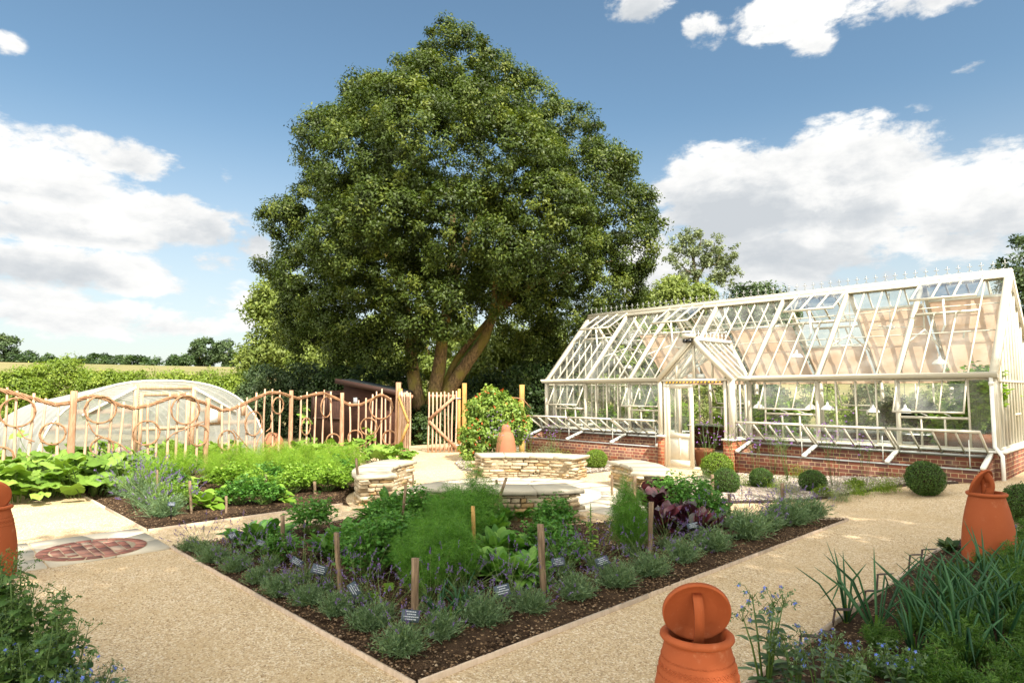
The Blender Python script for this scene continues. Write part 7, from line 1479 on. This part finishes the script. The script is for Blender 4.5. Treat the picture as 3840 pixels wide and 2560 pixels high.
# plants in the greenhouse
IN = Kind(leafy('potted_plant', 40, .5, .10, .2, .4, 'lettuce_leaf', P_OVAL, up=.7, droop=.3, cat='plant'), sprigs('tomato_plant', 60, 1.0, .35, 'lettuce_leaf', .09, 10, 'tomato plant', dome=.3), sprigs('potted_plant', 60, .6, .3, 'lettuce_leaf', .07, 10, 'plant'), sprigs('pepper_plant', 44, .7, .32, 'dark_leaf', .10, 8, 'pepper plant', dome=.5))
ii = [(-12.5, 14.4, .77, 2, .9, 'leafy pot plant at the left end of the greenhouse'), (-11.9, 17.3, .77, 1, .8, 'tall plant at the back left of the greenhouse'), (-11.2, 14.4, .77, 2, 1., 'yellow leafed plant behind the plain wall bay on the left'), (-10.5, 16.2, .04, 1, 1.5, 'climbing plant in the middle left of the greenhouse'), (-9.7, 15.6, .04, 1, 1.4, 'climbing plant left of the porch'), (-9.2, 17.2, .77, 0, 1., 'strap leaved plant behind the porch'), (-8.2, 17.3, .77, 1, .9, 'plant straight through the open door'), (-7.4, 16.6, .04, 1, 1.6, 'tall plant right of the doorway inside'),
   (-6.2, 14.4, .77, 2, .6, 'low plant behind the first window right of the porch'), (-5.7, 17.3, .77, 2, 1., 'yellow green plant on the back staging'), (-5.0, 17.3, .77, 2, 1.1, 'leafy plant on the back staging between the windows'), (-4.7, 16.8, .77, 3, 1.2, 'dark leaved plant between the open windows'), (-4.1, 16.6, .77, 3, 1.1, 'dark leaved plant left of the corner window'), (-3.5, 16.4, .04, 1, 1.3, 'tomato plant behind the corner window'), (-3.0, 15.6, .04, 1, 1.6, 'tomato plant next to the very large pot'), (-2.75, 14.75, .95, 1, 1.3, 'tall vine like plant in the very large pot'), (-2.7, 14.9, .9, 2, 1., 'bushy growth at the foot of the vine in the very large pot'), (-2.9, 16.8, .04, 1, 1.8, 'climber inside the end gable'), (-2.8, 17.5, .04, 2, 1.9, 'bushy plant inside the far corner of the end gable'), (-12.3, 15.8, .04, 2, 1.5, 'bushy plant inside the left gable'), (-6.6, 16.4, .04, 2, 1.4, 'leafy plant inside behind the porch pier')]
for x, y, z, k, s, lb in ii: IN.put((x, y, z), None, s, lb, 'plants inside the greenhouse', k=k)
# ------------------------------------------------------------------ foreground beds
ON = Kind(onion(10, .55), onion(9, .60), onion(8, .5))
on = [(3175, 2350, 'onion clump leaning across the nearest upright markers'), (3290, 2400, 'onion clump at the left end of the onion row'), (3430, 2480, 'onion with a white base low in the bed'), (3440, 2350, 'onion behind the white based onion'), (3500, 2440, 'onion in the middle of the row'), (3540, 2290, 'onion with the tallest straight leaf'), (3560, 2370, 'onion with folded leaves in the middle'), (3600, 2460, 'onion before the thick curved leaves'), (3640, 2300, 'onion near the far terracotta forcer'), (3680, 2400, 'onion with thick curved leaves'), (3750, 2470, 'onion with pale bent tips'), (3780, 2330, 'onion near the right edge'), (3700, 2250, 'onion behind, close to the right edge'), (3830, 2400, 'onion cut by the right edge'), (3620, 2550, 'onion at the bottom of the picture'), (3810, 2230, 'onion at the right edge beyond the rest')]
for px, py, lb in on: ON.put(g3(px, py), None, random.uniform(.85, 1.1), lb, 'onions in the right hand bed')
CA = Kind(feather('carrot', 46, .26, .18, 'carrot_leaf', 26, 'carrots', .006, fine=.032), feather('carrot', 50, .30, .20, 'carrot_leaf', 26, 'carrots', .006, fine=.034))
for row in range(9):
    for c_ in range(14):
        x = -1.42+row*.34+random.uniform(-.10, .10); y = 3.7+c_*.40+random.uniform(-.1, .1)+random.uniform(-.15, .15)
        v = np.array([x, y, .1])-CP; k = v@FW
        if k < .4: continue
        px = 1920+FPX*(v@RT)/k; py = 1280-FPX*(v@UP)/k
        if px > 4900 or py > 2900: continue
        CA.put((x, y, .05+float(gz(x, y))), None, random.uniform(.55, .75) if x < -1.2 else random.uniform(.8, 1.15), 'one of the feathery carrots carpeting the onion bed', 'carrots among the onions')
BO = Kind(borage(.58, 7, .20), borage(.5, 8, .24))
for px, py, s, z_, lb in ((2870, 2620, 1.05, 0, 'tall borage with hanging blue flowers beside the near terracotta forcer'), (2990, 2640, .8, 1, 'borage below the nearest upright markers'), (3080, 2680, .75, 0, 'woolly budded borage at the bottom of the picture'), (3390, 2680, .7, 1, 'borage with bright blue stars at the bottom among the carrots'), (3180, 2720, .7, 0, 'low borage right of the woolly budded one')): BO.put((*onz(px, py, 0.)[:2], .03), None, s*.95, lb, 'borage round the onion bed', k=z_)
put(leafy('sage', 30, .2, .07, .2, .2, 'heuchera_leaf', P_OVAL, cat='herb'), g3(3640, 2085), 1., label='dark leaved herb at the foot of the far forcer'); put(leafy('sage', 26, .18, .07, .2, .2, 'dark_leaf', P_OVAL, cat='herb'), g3(3560, 2080), 1., label='dark leaved herb left of the far forcer'); put(lav(9, 60, 20, .1, .12, .25), g3(3810, 2090), .9, label='few blue violet spikes right of the far forcer', group=LG)
# lower left
KA = Kind(bolted(.95, 7, .22), bolted(.8, 7, .24))
for px, py, s, lb in ((60, 2620, .95, 'tall bolted kale at the lower left corner'), (-60, 2500, 1., 'bolted kale cut by the left edge'), (170, 2640, .85, 'bolted kale leaning over the gravel at the left'), (-10, 2800, .9, 'bolted kale in the very corner'), (120, 2800, .75, 'kale leaves above the blue borage'), (-130, 2650, 1.05, 'bolted kale before the left terracotta forcer'), (230, 2720, .8, 'lower kale leaves reaching toward the gravel'), (30, 2480, .9, 'kale right in front of the left terracotta forcer'), (-70, 2380, .85, 'kale against the left edge beside the forcer'), (-330, 2300, .9, 'kale outside the picture left of the forcer'), (-420, 2560, .9, 'kale beyond the left edge of the picture'), (-620, 2300, .9, 'kale farther beyond the left edge')): KA.put((*onz(px, py, 0.)[:2], .03), None, s*.80, lb, 'bolted kale in the lower left bed')
for px, py, s, lb in ((90, 2740, .9, 'borage with blue stars at the lower left'), (250, 2760, .72, 'borage right of the kale at the lower left'), (350, 2740, .62, 'borage reaching furthest over the gravel'), (-30, 2800, .8, 'borage in the lower left corner'), (180, 2860, .8, 'borage low at the bottom edge'), (350, 2860, .7, 'borage at the bottom edge nearest the path')): BO.put((*onz(px, py, 0.)[:2], .03), None, s*.9, lb, 'borage in the lower left bed')
